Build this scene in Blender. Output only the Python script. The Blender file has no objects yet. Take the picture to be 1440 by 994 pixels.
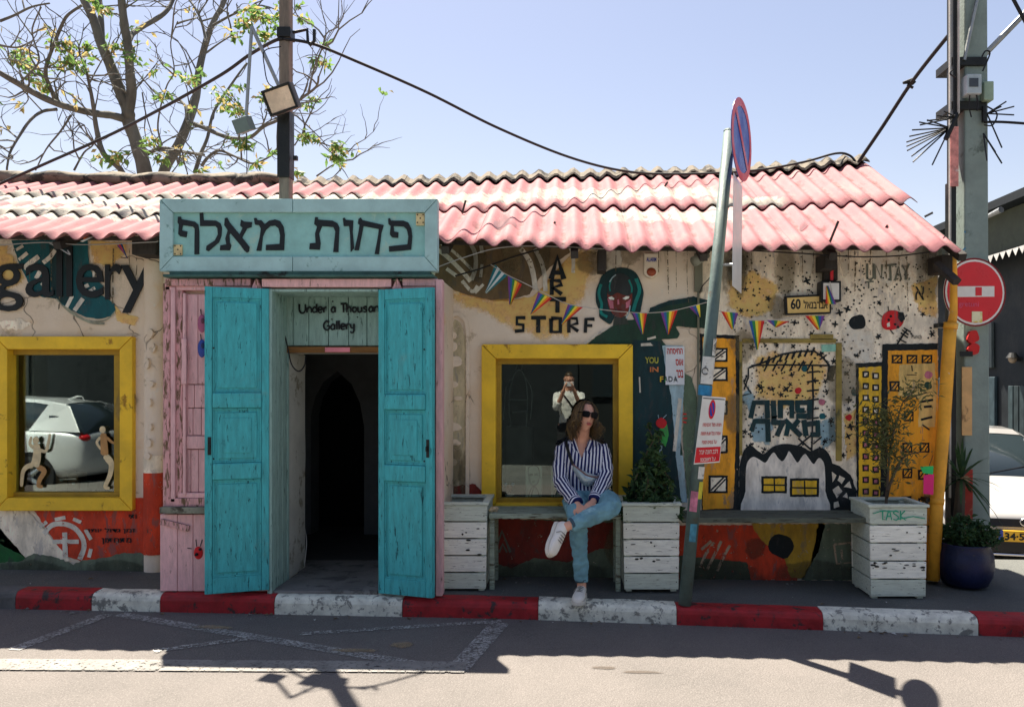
import bpy, bmesh, math, random
import numpy as np
from mathutils import Vector, Matrix, noise as mnoise
random.seed(7)
scene = bpy.context.scene
COL = scene.collection

# ------------------------------------------------------------------ camera
F, CX, CY, EYE = 1130.0, 800.0, 540.0, 1.58      # measured from the photograph (1440 px wide)
cam_data = bpy.data.cameras.new("camera")
cam = bpy.data.objects.new("camera", cam_data); COL.objects.link(cam)
cam.location = (0, 0, EYE); cam.rotation_euler = (math.radians(90), 0, 0)
cam_data.sensor_width = 36; cam_data.lens = 36 * F / 1440
cam_data.shift_x = -(CX - 720) / 1440; cam_data.shift_y = (CY - 497) / 1440
cam_data.clip_start = 0.02; cam_data.clip_end = 2000
scene.camera = cam

# ------------------------------------------------------------------ sky and sun
SUN_DIR = Vector((-0.20, 0.385, 1.0)).normalized()        # towards the sun, behind the building on the left
elev = math.asin(SUN_DIR.z); azim = math.atan2(SUN_DIR.x, SUN_DIR.y)
world = bpy.data.worlds.new("World"); scene.world = world; world.use_nodes = True
wn = world.node_tree.nodes; wl = world.node_tree.links
sky = wn.new('ShaderNodeTexSky'); sky.sky_type = 'NISHITA'; sky.sun_disc = False
sky.sun_elevation = elev; sky.sun_rotation = azim
sky.air_density = 1.2; sky.dust_density = 0.9; sky.ozone_density = 2.0; sky.altitude = 30
hs = wn.new('ShaderNodeMix'); hs.data_type = 'RGBA'; hs.blend_type = 'MULTIPLY'
hs.inputs[0].default_value = 1.0; hs.inputs[7].default_value = (1.21, 0.975, 0.885, 1)
wl.new(sky.outputs[0], hs.inputs[6]); wl.new(hs.outputs[2], wn['Background'].inputs[0])
wn['Background'].inputs[1].default_value = 0.0515
sun_data = bpy.data.lights.new("sun", 'SUN'); sun_data.energy = 5.0; sun_data.angle = math.radians(0.5)
sun_data.color = (1.0, 0.90, 0.77)
sun = bpy.data.objects.new("sun", sun_data); COL.objects.link(sun)
sun.rotation_euler = SUN_DIR.to_track_quat('Z', 'Y').to_euler(); sun.location = SUN_DIR * 30
vs = scene.view_settings
vs.view_transform = 'Standard'; vs.look = 'None'; vs.gamma = 1.0; vs.use_curve_mapping = False
vs.exposure = 1.8
scene.render.engine = 'CYCLES'
scene.cycles.use_denoising = True
scene.cycles.max_bounces = 8; scene.cycles.diffuse_bounces = 5; scene.cycles.transparent_max_bounces = 16
scene.cycles.sample_clamp_indirect = 8

# ------------------------------------------------------------------ helpers
def lin(c):
    c = c / 255.0
    return c / 12.92 if c <= 0.04045 else ((c + 0.055) / 1.055) ** 2.4
def C(r, g, b, k=1.0):
    return tuple(min(0.9, lin(x) * k) for x in (r, g, b)) + (1,)
def P(px, py, d):
    return Vector(((px - CX) * d / F, d, EYE - (py - CY) * d / F))
def smooth(a, b, t):
    t = max(0.0, min(1.0, (t - a) / (b - a))); return t * t * (3 - 2 * t)
def gz(x, y=5.0):
    z = -0.014 * max(-6, min(6, x))
    z -= 0.42 * smooth(2.85, 4.3, x) * smooth(5.9, 8.2, y)
    z -= 0.20 * (1 - smooth(-1.5, -0.1, y))
    return z
def interp(x, xs, ys):
    return float(np.interp(x, xs, ys))

MATS = {}
def nd(nt, typ, **kw):
    n = nt.nodes.new(typ)
    for k, v in kw.items(): setattr(n, k, v)
    return n
def math_n(nt, op, a, b=None, clamp=False):
    n = nd(nt, 'ShaderNodeMath', operation=op, use_clamp=clamp)
    for i, v in enumerate((a, b)):
        if v is None: continue
        if isinstance(v, (int, float)): n.inputs[i].default_value = v
        else: nt.links.new(v, n.inputs[i])
    return n.outputs[0]
def noise_n(nt, vec, scale, detail=4, rough=0.6, dist=0.0):
    n = nd(nt, 'ShaderNodeTexNoise'); n.inputs['Scale'].default_value = scale
    n.inputs['Detail'].default_value = detail; n.inputs['Roughness'].default_value = rough
    n.inputs['Distortion'].default_value = dist
    nt.links.new(vec, n.inputs['Vector']); return n.outputs[0]
def map_n(nt, vec, scale):
    m = nd(nt, 'ShaderNodeVectorMath', operation='MULTIPLY'); nt.links.new(vec, m.inputs[0]); m.inputs[1].default_value = scale
    return m.outputs[0]
def ramp_n(nt, fac, a, b, lo=0.0, hi=1.0):
    m = nd(nt, 'ShaderNodeMapRange', interpolation_type='SMOOTHSTEP'); nt.links.new(fac, m.inputs[0])
    for i, v in enumerate((a, b, lo, hi)): m.inputs[i + 1].default_value = v
    return m.outputs[0]
def mix_n(nt, fac, a, b, blend='MIX'):
    m = nd(nt, 'ShaderNodeMix', data_type='RGBA', blend_type=blend)
    for i, v in ((0, fac), (6, a), (7, b)):
        if isinstance(v, (int, float, tuple)): m.inputs[i].default_value = v
        else: nt.links.new(v, m.inputs[i])
    return m.outputs[2]
def base_mat(name):
    m = bpy.data.materials.new(name); m.use_nodes = True
    nt = m.node_tree; b = nt.nodes['Principled BSDF']
    pos = nd(nt, 'ShaderNodeNewGeometry').outputs['Position']
    return m, nt, b, pos
def bump_n(nt, b, h, strength, dist=0.01):
    n = nd(nt, 'ShaderNodeBump'); n.inputs['Strength'].default_value = strength; n.inputs['Distance'].default_value = dist
    nt.links.new(h, n.inputs['Height']); nt.links.new(n.outputs[0], b.inputs['Normal'])

def M(name, col, rough=0.8, var=0.18, scale=6.0, bump=0.25, bscale=70.0, metal=0.0, spec=0.35,
      stain=None, samt=0.5, sscale=5.0, chip=0.0, chipscale=22.0, grain=None, ovar=0.0, stain2=None, s2amt=0.4, s2scale=2.5):
    """General painted / plain surface: tone variation, stains with edges, grain, fine relief, chips through to what lies below."""
    if name in MATS: return MATS[name]
    m, nt, b, pos = base_mat(name)
    col = tuple(col[:3]) + (1,)
    vec = map_n(nt, pos, grain) if grain else pos
    n1 = noise_n(nt, vec, scale, 5, 0.65)
    f1 = ramp_n(nt, n1, 0.25, 0.75, 1 - var, 1 + var)
    c = mix_n(nt, 1.0, col, (1, 1, 1, 1), 'MULTIPLY')
    g = nd(nt, 'ShaderNodeVectorMath', operation='SCALE'); nt.links.new(c, g.inputs[0]); nt.links.new(f1, g.inputs[3])
    c = g.outputs[0]
    if ovar:
        oi = nd(nt, 'ShaderNodeObjectInfo').outputs['Random']
        g = nd(nt, 'ShaderNodeVectorMath', operation='SCALE'); nt.links.new(c, g.inputs[0])
        nt.links.new(ramp_n(nt, oi, 0, 1, 1 - ovar, 1 + ovar), g.inputs[3]); c = g.outputs[0]
    if stain:
        n2 = noise_n(nt, vec, sscale, 6, 0.7, 0.4)
        lo = 0.66 - 0.26 * samt
        c = mix_n(nt, ramp_n(nt, n2, lo, lo + 0.09), c, tuple(stain[:3]) + (1,))
    if stain2:
        n4 = noise_n(nt, pos, s2scale, 8, 0.72, 0.6)
        lo = 0.68 - 0.26 * s2amt
        c = mix_n(nt, ramp_n(nt, n4, lo, lo + 0.22, 0, 0.7), c, tuple(stain2[:3]) + (1,))
    nt.links.new(c, b.inputs['Base Color'])
    b.inputs['Metallic'].default_value = metal; b.inputs['Specular IOR Level'].default_value = spec
    r = ramp_n(nt, n1, 0.3, 0.7, max(0.05, rough - 0.1), min(1, rough + 0.1)); nt.links.new(r, b.inputs['Roughness'])
    if bump:
        bump_n(nt, b, noise_n(nt, vec, bscale, 3, 0.6), bump, 0.006)
    if chip:
        n3 = noise_n(nt, pos, chipscale, 8, 0.75, 0.3)
        lo = 0.72 - 0.3 * chip
        nt.links.new(ramp_n(nt, n3, lo, lo + 0.03, 1, 0), b.inputs['Alpha'])
    MATS[name] = m
    return m
def paint(name, rgb, k=1.45, chip=0.35, **kw):
    g = sum(lin(x) for x in rgb)/3
    dirt = tuple(0.45*lin(x)*k + 0.30*g + 0.02 for x in rgb)
    return M('paint_' + name, C(*rgb, k), chip=chip, rough=0.8, bump=0.45, bscale=40, var=kw.pop('var', 0.34), scale=5, grain=(2.2, 1, 0.8), stain=kw.pop('stain', dirt), samt=kw.pop('samt', 0.42), sscale=kw.pop('sscale', 6.5), **kw)
def wash(name, rgb, k=1.3, amt=0.8, sc=5.0):
    '''thin uneven colour wash: soft blotches that let the plaster through'''
    m, nt, b, pos = base_mat('wash_' + name)
    n1 = noise_n(nt, pos, sc, 7, 0.68, 0.5); n2 = noise_n(nt, pos, 14, 5, 0.7)
    nt.links.new(mix_n(nt, ramp_n(nt, n2, 0.3, 0.7), C(*rgb, k), C(*[min(255, x*1.12) for x in rgb], k)), b.inputs['Base Color'])
    b.inputs['Roughness'].default_value = 0.92; b.inputs['Specular IOR Level'].default_value = 0.2
    fd = nd(nt, 'ShaderNodeAttribute'); fd.attribute_name = 'fade'
    e = math_n(nt, 'ADD', math_n(nt, 'MULTIPLY', fd.outputs['Fac'], 0.55), math_n(nt, 'SUBTRACT', n1, 0.5))
    nt.links.new(math_n(nt, 'MULTIPLY', ramp_n(nt, e, 0.10, 0.42, 0, amt), ramp_n(nt, n2, 0.25, 0.5, 0.5, 1)), b.inputs['Alpha'])
    return m

LOC = {}
def wloc(o):
    return LOC.get(o.name, Vector((0, 0, 0))) if o else Vector((0, 0, 0))
def tag(o, label=None, cat=None, group=None, kind=None):
    if label: o['label'] = label
    if cat: o['category'] = cat
    if group: o['group'] = group
    if kind: o['kind'] = kind
    return o
def empty(name, loc, label=None, cat=None, group=None, kind=None, parent=None):
    o = bpy.data.objects.new(name, None); COL.objects.link(o); o.empty_display_size = 0.1
    loc = Vector(loc)
    if parent: o.parent = parent; o.location = loc - wloc(parent)
    else: o.location = loc
    LOC[o.name] = loc
    return tag(o, label, cat, group, kind)
def link_mesh(name, me, mats, parent=None, smooth_=False, bevel=0.0, loc=None):
    """Mesh coordinates are world coordinates; the object's origin goes to its parent's origin (or to loc)."""
    o = bpy.data.objects.new(name, me); COL.objects.link(o)
    base = Vector(loc) if loc is not None else wloc(parent)
    if base.length > 0: me.transform(Matrix.Translation(-base))
    if parent: o.parent = parent; o.location = base - wloc(parent)
    else: o.location = base
    LOC[o.name] = base
    if not isinstance(mats, (list, tuple)): mats = [mats]
    for m in mats: me.materials.append(m)
    if smooth_:
        me.polygons.foreach_set('use_smooth', [True] * len(me.polygons))
    if bevel:
        bv = o.modifiers.new('bevel', 'BEVEL'); bv.width = bevel; bv.segments = 2; bv.limit_method = 'ANGLE'; bv.angle_limit = math.radians(40)
    return o

class MB:
    def __init__(s): s.v = []; s.f = []; s.m = []
    def add(s, vs_, fs, mi=0):
        k = len(s.v); s.v += [tuple(p) for p in vs_]; s.f += [tuple(i + k for i in f) for f in fs]; s.m += [mi] * len(fs); return s
    def box(s, a, b, mi=0):
        x0, y0, z0 = a; x1, y1, z1 = b
        return s.add([(x0,y0,z0),(x1,y0,z0),(x1,y1,z0),(x0,y1,z0),(x0,y0,z1),(x1,y0,z1),(x1,y1,z1),(x0,y1,z1)],
              [(0,3,2,1),(4,5,6,7),(0,1,5,4),(1,2,6,5),(2,3,7,6),(3,0,4,7)], mi)
    def obox(s, c, half, rot, mi=0):
        c = Vector(c); R = rot if isinstance(rot, Matrix) else Matrix.Rotation(rot, 3, 'Z')
        k = len(s.v); s.box([-h for h in half], half, mi)
        for i in range(k, len(s.v)): s.v[i] = tuple(c + R @ Vector(s.v[i]))
        return s
    def bx(s, px0, py0, px1, py1, d0, d1, mi=0):
        a = P(px0, py1, d0); b = P(px1, py0, d0)
        return s.box((a.x, d0, a.z), (b.x, d1, b.z), mi)
    def prism(s, pts, t, mi=0):
        """front outline (world points, any winding) pushed back along +y by t"""
        n = len(pts); pts = [Vector(p) for p in pts]
        area = sum(pts[i].x * pts[(i+1) % n].z - pts[(i+1) % n].x * pts[i].z for i in range(n))
        if area < 0: pts = pts[::-1]
        if t <= 0: return s.add(pts, [tuple(range(n))], mi)
        vs_ = pts + [p + Vector((0, t, 0)) for p in pts]
        fs = [tuple(range(n)), tuple(range(2*n-1, n-1, -1))] + [(i, i+n, (i+1) % n + n, (i+1) % n) for i in range(n)]
        return s.add(vs_, fs, mi)
    def tube(s, pts, r, n=8, mi=0, cap=True, flat=1.0):
        pts = [Vector(p) for p in pts]; m = len(pts)
        if isinstance(r, (int, float)): r = [r] * m
        ref = None; rings = []
        for i in range(m):
            t = (pts[min(i+1, m-1)] - pts[max(i-1, 0)])
            if t.length < 1e-9: t = Vector((0, 0, 1))
            t.normalize()
            if ref is None:
                ref = t.orthogonal().normalized()
            ref = (ref - t * ref.dot(t))
            ref = ref.normalized() if ref.length > 1e-6 else t.orthogonal().normalized()
            u = t.cross(ref)
            rings.append([pts[i] + (ref * math.cos(a) + u * math.sin(a) * flat) * r[i] for a in [2*math.pi*j/n for j in range(n)]])
        vs_ = [p for rg in rings for p in rg]
        fs = [(i*n+j, i*n+(j+1) % n, (i+1)*n+(j+1) % n, (i+1)*n+j) for i in range(m-1) for j in range(n)]
        if cap: fs += [tuple(range(n-1, -1, -1)), tuple((m-1)*n+j for j in range(n))]
        return s.add(vs_, fs, mi)
    def loft(s, rings, mi=0, cap=True):
        n = len(rings[0]); m = len(rings)
        fs = [(i*n+j, i*n+(j+1) % n, (i+1)*n+(j+1) % n, (i+1)*n+j) for i in range(m-1) for j in range(n)]
        if cap: fs += [tuple(range(n-1, -1, -1)), tuple((m-1)*n+j for j in range(n))]
        return s.add([p for rg in rings for p in rg], fs, mi)
    def lathe(s, prof, c, n=24, mi=0):
        c = Vector(c)
        return s.loft([[c + Vector((r*math.cos(2*math.pi*j/n), r*math.sin(2*math.pi*j/n), z)) for j in range(n)] for r, z in prof], mi)
    def ellipsoid(s, c, r, n=12, m=8, mi=0, rot=None):
        c = Vector(c); rings = []
        for i in range(m+1):
            a = math.pi * min(max(i / m, 0.02), 0.98)
            ring = []
            for j in range(n):
                t = 2*math.pi*j/n
                p = Vector((r[0]*math.sin(a)*math.cos(t), r[1]*math.sin(a)*math.sin(t), -r[2]*math.cos(a)))
                ring.append(c + (rot @ p if rot else p))
            rings.append(ring)
        return s.loft(rings, mi)
    def stroke(s, pts, w, d, t=0.0, mi=0, px=True, closed=False):
        """ribbon of width w (photo pixels) along a polyline on the plane y = d"""
        pp = [Vector((p[0], p[1])) for p in pts]; n = len(pp); L = []; R = []
        ws = w if isinstance(w, (list, tuple)) else [w] * n
        for i in range(n):
            a = pp[(i-1) % n] if (closed or i > 0) else pp[i]; b = pp[(i+1) % n] if (closed or i < n-1) else pp[i]
            tdir = (b - a); tdir = tdir.normalized() if tdir.length > 1e-9 else Vector((1, 0))
            nn = Vector((-tdir.y, tdir.x)) * ws[i] / 2
            L.append(pp[i] + nn); R.append(pp[i] - nn)
        f = (lambda q: P(q.x, q.y, d))
        vs_ = [f(q) for q in L] + [f(q) for q in R]
        rng = range(n if closed else n-1)
        fs = [(i, (i+1) % n, n+(i+1) % n, n+i) for i in rng]
        if t > 0:
            k = len(vs_); vs_ += [v + Vector((0, t, 0)) for v in vs_]
            fs += [tuple(k+j for j in reversed(q)) for q in fs]
            fs += [(i, k+i, k+(i+1) % n, (i+1) % n) for i in rng] + [(n+i, n+(i+1) % n, k+n+(i+1) % n, k+n+i) for i in rng]
            if not closed: fs += [(0, n, k+n, k), (n-1, k+n-1, k+2*n-1, 2*n-1)]
        return s.add(vs_, fs, mi)
    def mesh(s, name='m'):
        me = bpy.data.meshes.new(name); me.from_pydata(s.v, [], s.f)
        if any(s.m): me.polygons.foreach_set('material_index', s.m)
        me.validate(); me.update()
        return me
    def build(s, name, mats, parent=None, smooth_=False, bevel=0.0, loc=None, fixn=True):
        me = s.mesh(name)
        if fixn:
            bm = bmesh.new(); bm.from_mesh(me); bmesh.ops.recalc_face_normals(bm, faces=bm.faces); bm.to_mesh(me); bm.free()
        return link_mesh(name, me, mats, parent, smooth_, bevel, loc)

def catmull(pts, k=6, closed=False):
    pts = [Vector(p) for p in pts]; n = len(pts); out = []
    rng = range(n if closed else n-1)
    for i in rng:
        p0 = pts[(i-1) % n] if closed or i > 0 else pts[i]; p1 = pts[i]; p2 = pts[(i+1) % n]
        p3 = pts[(i+2) % n] if closed or i+2 < n else p2
        for j in range(k):
            t = j / k
            out.append(0.5*((2*p1) + (p2-p0)*t + (2*p0-5*p1+4*p2-p3)*t*t + (3*p1-p0-3*p2+p3)*t**3))
    if not closed: out.append(pts[-1])
    return out
def wob(pts, amp=0.6, step=3.5, rnd=random):
    """hand-painted edge: split the outline and shake it a little"""
    out = []; n = len(pts)
    for i in range(n):
        a = Vector((pts[i][0], pts[i][1])); b = Vector((pts[(i+1) % n][0], pts[(i+1) % n][1]))
        k = max(1, int((b-a).length / step))
        for j in range(k):
            q = a + (b-a)*j/k
            out.append((q.x + rnd.uniform(-amp, amp), q.y + rnd.uniform(-amp, amp)))
    return out
def text_obj(name, body, rect, d, mat, parent, bold=0.0, extrude=0.0, shear=0.0, fit=True, rot=0.0, to3=None):
    """built-in font text as a mesh; rect = photo pixels (x0,y0,x1,y1) on the plane y = d, or to3 maps (u,v in 0..1) to a point"""
    cu = bpy.data.curves.new('t', 'FONT'); cu.body = body; cu.offset = bold; cu.shear = shear; cu.resolution_u = 3
    o = bpy.data.objects.new('t', cu); COL.objects.link(o)
    bpy.context.view_layer.update()
    ev = o.evaluated_get(bpy.context.evaluated_depsgraph_get()); me0 = ev.to_mesh()
    co = np.array([v.co[:] for v in me0.vertices]); faces = [tuple(p.vertices) for p in me0.polygons]
    ev.to_mesh_clear(); bpy.data.objects.remove(o); bpy.data.curves.remove(cu)
    if not len(co): return None
    mn = co.min(0); mx = co.max(0); u = (co[:, 0]-mn[0])/max(1e-6, mx[0]-mn[0]); v = (co[:, 1]-mn[1])/max(1e-6, mx[1]-mn[1])
    mb = MB()
    if to3: pts = [to3(a, b) for a, b in zip(u, v)]
    else:
        x0, y0, x1, y1 = rect; cx, cy = (x0+x1)/2, (y0+y1)/2; cr, sr = math.cos(rot), math.sin(rot); pts = []
        for a, b in zip(u, v):
            qx = x0+(x1-x0)*a-cx; qy = y1-(y1-y0)*b-cy
            pts.append(P(cx+qx*cr-qy*sr, cy+qx*sr+qy*cr, d))
    mb.add(pts, faces)
    o = mb.build(name, mat, parent, fixn=False)
    if extrude:
        so = o.modifiers.new('solid', 'SOLIDIFY'); so.thickness = extrude; so.offset = 0
    return o
def evaluated_mesh(me, mods):
    """apply modifiers [(type, {settings})] to a mesh and give back the plain mesh"""
    o = bpy.data.objects.new('tmp', me); COL.objects.link(o)
    for t, kw in mods:
        md = o.modifiers.new(t, t)
        for k, v in kw.items(): setattr(md, k, v)
    bpy.context.view_layer.update()
    dg = bpy.context.evaluated_depsgraph_get()
    out = bpy.data.meshes.new_from_object(o.evaluated_get(dg)); out.materials.clear()
    bpy.data.objects.remove(o)
    return out
def copy_tree(o, parent=None):
    c = o.copy(); COL.objects.link(c); c.parent = parent
    for ch in list(o.children): copy_tree(ch, c)
    return c
# ================================================================== ground, road, pavement, kerb
def asphalt(name, c0, c1, agg=0.5, spots=None):
    m, nt, b, pos = base_mat(name)
    n1 = noise_n(nt, pos, 1.3, 6, 0.6); n2 = noise_n(nt, pos, 160, 2, 0.8); n3 = noise_n(nt, pos, 9, 6, 0.7)
    c = mix_n(nt, ramp_n(nt, n1, 0.3, 0.7), c0, c1)
    vor = nd(nt, 'ShaderNodeTexVoronoi'); vor.inputs['Scale'].default_value = 95; nt.links.new(pos, vor.inputs['Vector'])
    c = mix_n(nt, ramp_n(nt, vor.outputs['Distance'], 0.12, 0.5, agg, 0.0), c, tuple(min(1, x * 1.6) for x in c0[:3]) + (1,))
    c = mix_n(nt, ramp_n(nt, n2, 0.48, 0.70, 0, 0.6), c, tuple(x * 0.40 for x in c0[:3]) + (1,))
    c = mix_n(nt, ramp_n(nt, n3, 0.6, 0.75, 0, 0.35), c, tuple(x * 0.6 for x in c0[:3]) + (1,))
    cr = nd(nt, 'ShaderNodeTexVoronoi', feature='DISTANCE_TO_EDGE'); cr.inputs['Scale'].default_value = 0.8
    wv = nd(nt, 'ShaderNodeVectorMath', operation='ADD'); nt.links.new(pos, wv.inputs[0])
    tn_ = nd(nt, "ShaderNodeTexNoise"); tn_.inputs["Scale"].default_value = 2.5; nt.links.new(pos, tn_.inputs["Vector"]); w2 = map_n(nt, tn_.outputs["Color"], (1.1, 1.1, 1.1)); nt.links.new(w2, wv.inputs[1])
    nt.links.new(wv.outputs[0], cr.inputs['Vector'])
    ck = math_n(nt, "MULTIPLY", ramp_n(nt, cr.outputs["Distance"], 0.0, 0.004, 0.35, 0.0), ramp_n(nt, n1, 0.5, 0.62))
    c = mix_n(nt, ck, c, (0.02, 0.02, 0.02, 1))
    nt.links.new(c, b.inputs['Base Color']); b.inputs['Roughness'].default_value = 0.9; b.inputs['Specular IOR Level'].default_value = 0.25
    h = math_n(nt, 'ADD', vor.outputs['Distance'], n2)
    bump_n(nt, b, h, 0.55, 0.006)
    return m
M_ROAD = asphalt('road_asphalt', (0.158, 0.146, 0.136, 1), (0.130, 0.122, 0.114, 1))
M_PAVE = asphalt('pavement_asphalt', (0.13, 0.135, 0.125, 1), (0.085, 0.092, 0.088, 1), 0.4)
M_EARTH = asphalt('dusty_ground', (0.16, 0.15, 0.135, 1), (0.12, 0.115, 0.105, 1), 0.3)

def sheet(name, xs, ys, zf, mat, kind='structure', parent=None):
    mb = MB(); n = len(xs)
    vs_ = [(x, y, zf(x, y)) for y in ys for x in xs]
    fs = [(j*n+i, j*n+i+1, (j+1)*n+i+1, (j+1)*n+i) for j in range(len(ys)-1) for i in range(n-1)]
    mb.add(vs_, fs)
    o = mb.build(name, mat, parent, smooth_=True)
    return tag(o, kind=kind)
xs = [-400, -150, -60, -25, -14] + [x*0.5 for x in range(-24, 25)] + [14, 25, 60, 150, 400]
ys = [-300, -100, -40, -20] + [y*0.5 for y in range(-24, 33)] + [20, 40, 100, 300, 600]
sheet('ground', xs, ys, lambda x, y: gz(x, y) - 0.012, M_EARTH)
def yk(x): return interp(x, [-9, -3.84, -0.38, 2.6, 9], [5.50, 5.46, 5.39, 5.17, 4.75])
mb = MB(); rx = [x*0.5 for x in range(-28, 29)]; ry = [-7.5 + 0.5*k for k in range(24)]
vs_ = []
for j in range(25):
    for x in rx:
        y = -0.9 + (yk(x) + 0.05 + 0.9) * j / 24
        vs_.append((x, y, gz(x, y)))
n = len(rx)
mb.add(vs_, [(j*n+i, j*n+i+1, (j+1)*n+i+1, (j+1)*n+i) for j in range(24) for i in range(n-1)])
road = tag(mb.build('road', M_ROAD, smooth_=True), kind='structure')

def GD(px, py):          # point on the road under a photo pixel
    d = EYE * F / ((py - CY) - 0.014 * (px - CX))
    return Vector(((px - CX) * d / F, d, 0))
M_LINE = M('road_line_paint', (0.33, 0.33, 0.315), rough=0.85, var=0.35, scale=8, chip=0.76, chipscale=55, bump=0.4, bscale=120)
M_LINE_OLD = M('worn_line_paint', (0.40, 0.40, 0.38), rough=0.85, var=0.3, scale=8, chip=0.85, chipscale=50, bump=0.4, bscale=120)
def road_line(pts, w, mat=M_LINE, z=0.004):
    q = [GD(*p) for p in pts]; mb = MB()
    for a, b in zip(q[:-1], q[1:]):
        k = max(2, int((b-a).length / 0.4)); t = (b-a).normalized(); nn = Vector((-t.y, t.x, 0)) * w / 2
        vs_ = []
        for i in range(k+1):
            c = a + (b-a)*i/k
            for s_ in (1, -1):
                r = c + nn*s_; vs_.append((r.x, r.y, gz(r.x, r.y) + z))
        mb.add(vs_, [(2*i, 2*i+1, 2*i+3, 2*i+2) for i in range(k)])
    return mb.build('painted_line', mat, road, fixn=True)
road_line([(18, 914), (152, 864)], 0.09)
road_line([(168, 864), (585, 934)], 0.09)
road_line([(215, 916), (360, 897)], 0.07, M_LINE_OLD, 0.006)
road_line([(420, 892), (705, 874)], 0.06, M_LINE_OLD, 0.006)
road_line([(640, 945), (703, 876)], 0.13)
M_LINE_WIDE = M('faded_broad_line', (0.225, 0.22, 0.205), rough=0.9, var=0.25, scale=6, chip=0.55, chipscale=40, bump=0.4, bscale=120)
road_line([(-200, 934), (655, 939)], 0.17, M_LINE_WIDE, 0.008)
def patch(name, px, py, rx_, ry_, mat, z):
    c = GD(px, py); mb = MB(); n = 26; vs_ = []
    for i in range(n):
        a = 2*math.pi*i/n; r = 1 + 0.35*mnoise.noise(Vector((math.cos(a)*1.3 + px, math.sin(a)*1.3, 0)))
        x = c.x + math.cos(a)*rx_*r; y = c.y + math.sin(a)*ry_*r; vs_.append((x, y, gz(x, y) + z))
    cc = Vector((c.x, c.y, gz(c.x, c.y) + z)); ins = [Vector(v).lerp(cc, 0.5) for v in vs_]
    mb.add(vs_ + ins, [(i, (i+1) % n, n+(i+1) % n, n+i) for i in range(n)] + [tuple(range(n, 2*n))])
    o = mb.build(name, mat, road); at = o.data.attributes.new('fade', 'FLOAT', 'POINT'); at.data.foreach_set('value', [0.0]*n + [1.0]*n); return o
M_OIL = wash('oil', (96, 88, 80), 0.8, 0.6, 9.0)
M_DUST = wash('sand', (170, 150, 120), 0.7, 0.55, 9.0)
patch('oil_stain', 850, 939, 0.09, 0.03, M_OIL, 0.004); patch('oil_stain', 900, 945, 0.13, 0.03, M_OIL, 0.004)
patch('sand_stain', 565, 907, 0.10, 0.07, M_DUST, 0.0045); patch('sand_stain', 300, 883, 0.16, 0.05, M_DUST, 0.009)
patch('sand_stain', 500, 915, 0.16, 0.04, M_DUST, 0.0045)

# pavement with a real edge at the back of the kerb
px_ = [x*0.4 for x in range(-24, 12)]
mb = MB(); vs_ = []
for x in px_:
    yb = 6.14 if x < 2.6 else 6.95
    for j in range(6):
        y = yk(x) + 0.128 + (yb - yk(x) - 0.128) * j / 5
        vs_.append((x, y, -0.014*x + 0.118 + 0.006*mnoise.noise(Vector((x*2, y*3, 0)))))
n = 6
mb.add(vs_, [(i*n+j, (i+1)*n+j, (i+1)*n+j+1, i*n+j+1) for i in range(len(px_)-1) for j in range(5)])
me = mb.mesh('pavement')
bm = bmesh.new(); bm.from_mesh(me)
ex = bmesh.ops.extrude_face_region(bm, geom=bm.faces[:])
for v in ex['geom']:
    if isinstance(v, bmesh.types.BMVert): v.co.z -= 0.7
bmesh.ops.recalc_face_normals(bm, faces=bm.faces); bm.to_mesh(me); bm.free()
pavement = tag(link_mesh('pavement', me, M_PAVE), kind='structure')

M_KRED = M('kerb_red_paint', C(132, 30, 34, 1.5), rough=0.65, var=0.3, scale=10, bump=0.5, bscale=60, stain=(0.045, 0.03, 0.03), samt=0.45, sscale=11)
M_KWHITE = M('kerb_white_paint', C(205, 205, 190, 1.2), rough=0.7, var=0.22, scale=10, bump=0.5, bscale=60, stain=(0.24, 0.24, 0.21), samt=0.55, sscale=17)
M_KGREY = M('kerb_concrete', (0.13, 0.13, 0.125), rough=0.9, var=0.3, scale=8, bump=0.6, bscale=50)
kerb = empty('kerb', (0, 5.4, 0.0), kind='structure')
marks = [(-1500, 'g'), (-1300, 'g'), (-1110, 'g'), (-920, 'g'), (-730, 'g'), (-540, 'g'), (-350, 'g'), (-165, 'g'), (25, 'r'), (132, 'w'), (228, 'r'), (388, 'w'), (567, 'r'), (757, 'w'), (951, 'r'), (1156, 'w'), (1374, 'r'), (1590, 'w'), (1800, 'r'), (2020, 'g'), (2240, 'g'), (2500, 'e')]
rk = random.Random(3)
for (a, c), (b, _) in zip(marks[:-1], marks[1:]):
    xa = (a - CX) * 5.42 / F; xb = (b - CX) * 5.42 / F
    xa = (a - CX) * (yk(xa) + 0.03) / F + 0.002; xb = (b - CX) * (yk(xb) + 0.03) / F - 0.002
    if xa < -9.5 or xb > 8.8: continue
    prof = [(0.0, -0.25), (0.0, 0.075), (0.008, 0.098), (0.022, 0.112), (0.045, 0.119), (0.132, 0.122), (0.132, -0.25)]
    rings = []; k = 9; jy = rk.uniform(-0.005, 0.005); jz = rk.uniform(-0.004, 0.003)
    for i in range(k):
        x = xa + (xb-xa)*i/(k-1); rings.append([])
        for q, (yy, zz) in enumerate(prof):
            nz = mnoise.noise(Vector((x*5, q*0.7, 1.7))) * 0.005 if 0 < q < 6 else 0
            rings[-1].append(Vector((x, yk(x) + yy + jy + nz, -0.014*x + zz + jz + nz*0.6)))
    MB().loft(rings).build('kerb_stone', {'r': M_KRED, 'w': M_KWHITE, 'g': M_KGREY}[c], kerb, smooth_=False)
    # (each painted length is its own stone)

# ================================================================== the gallery building
WY = 6.10
bld = empty('gallery_building', (0, WY, 0.1), 'low plastered gallery building with mural walls and pink corrugated roof', 'building')

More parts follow.
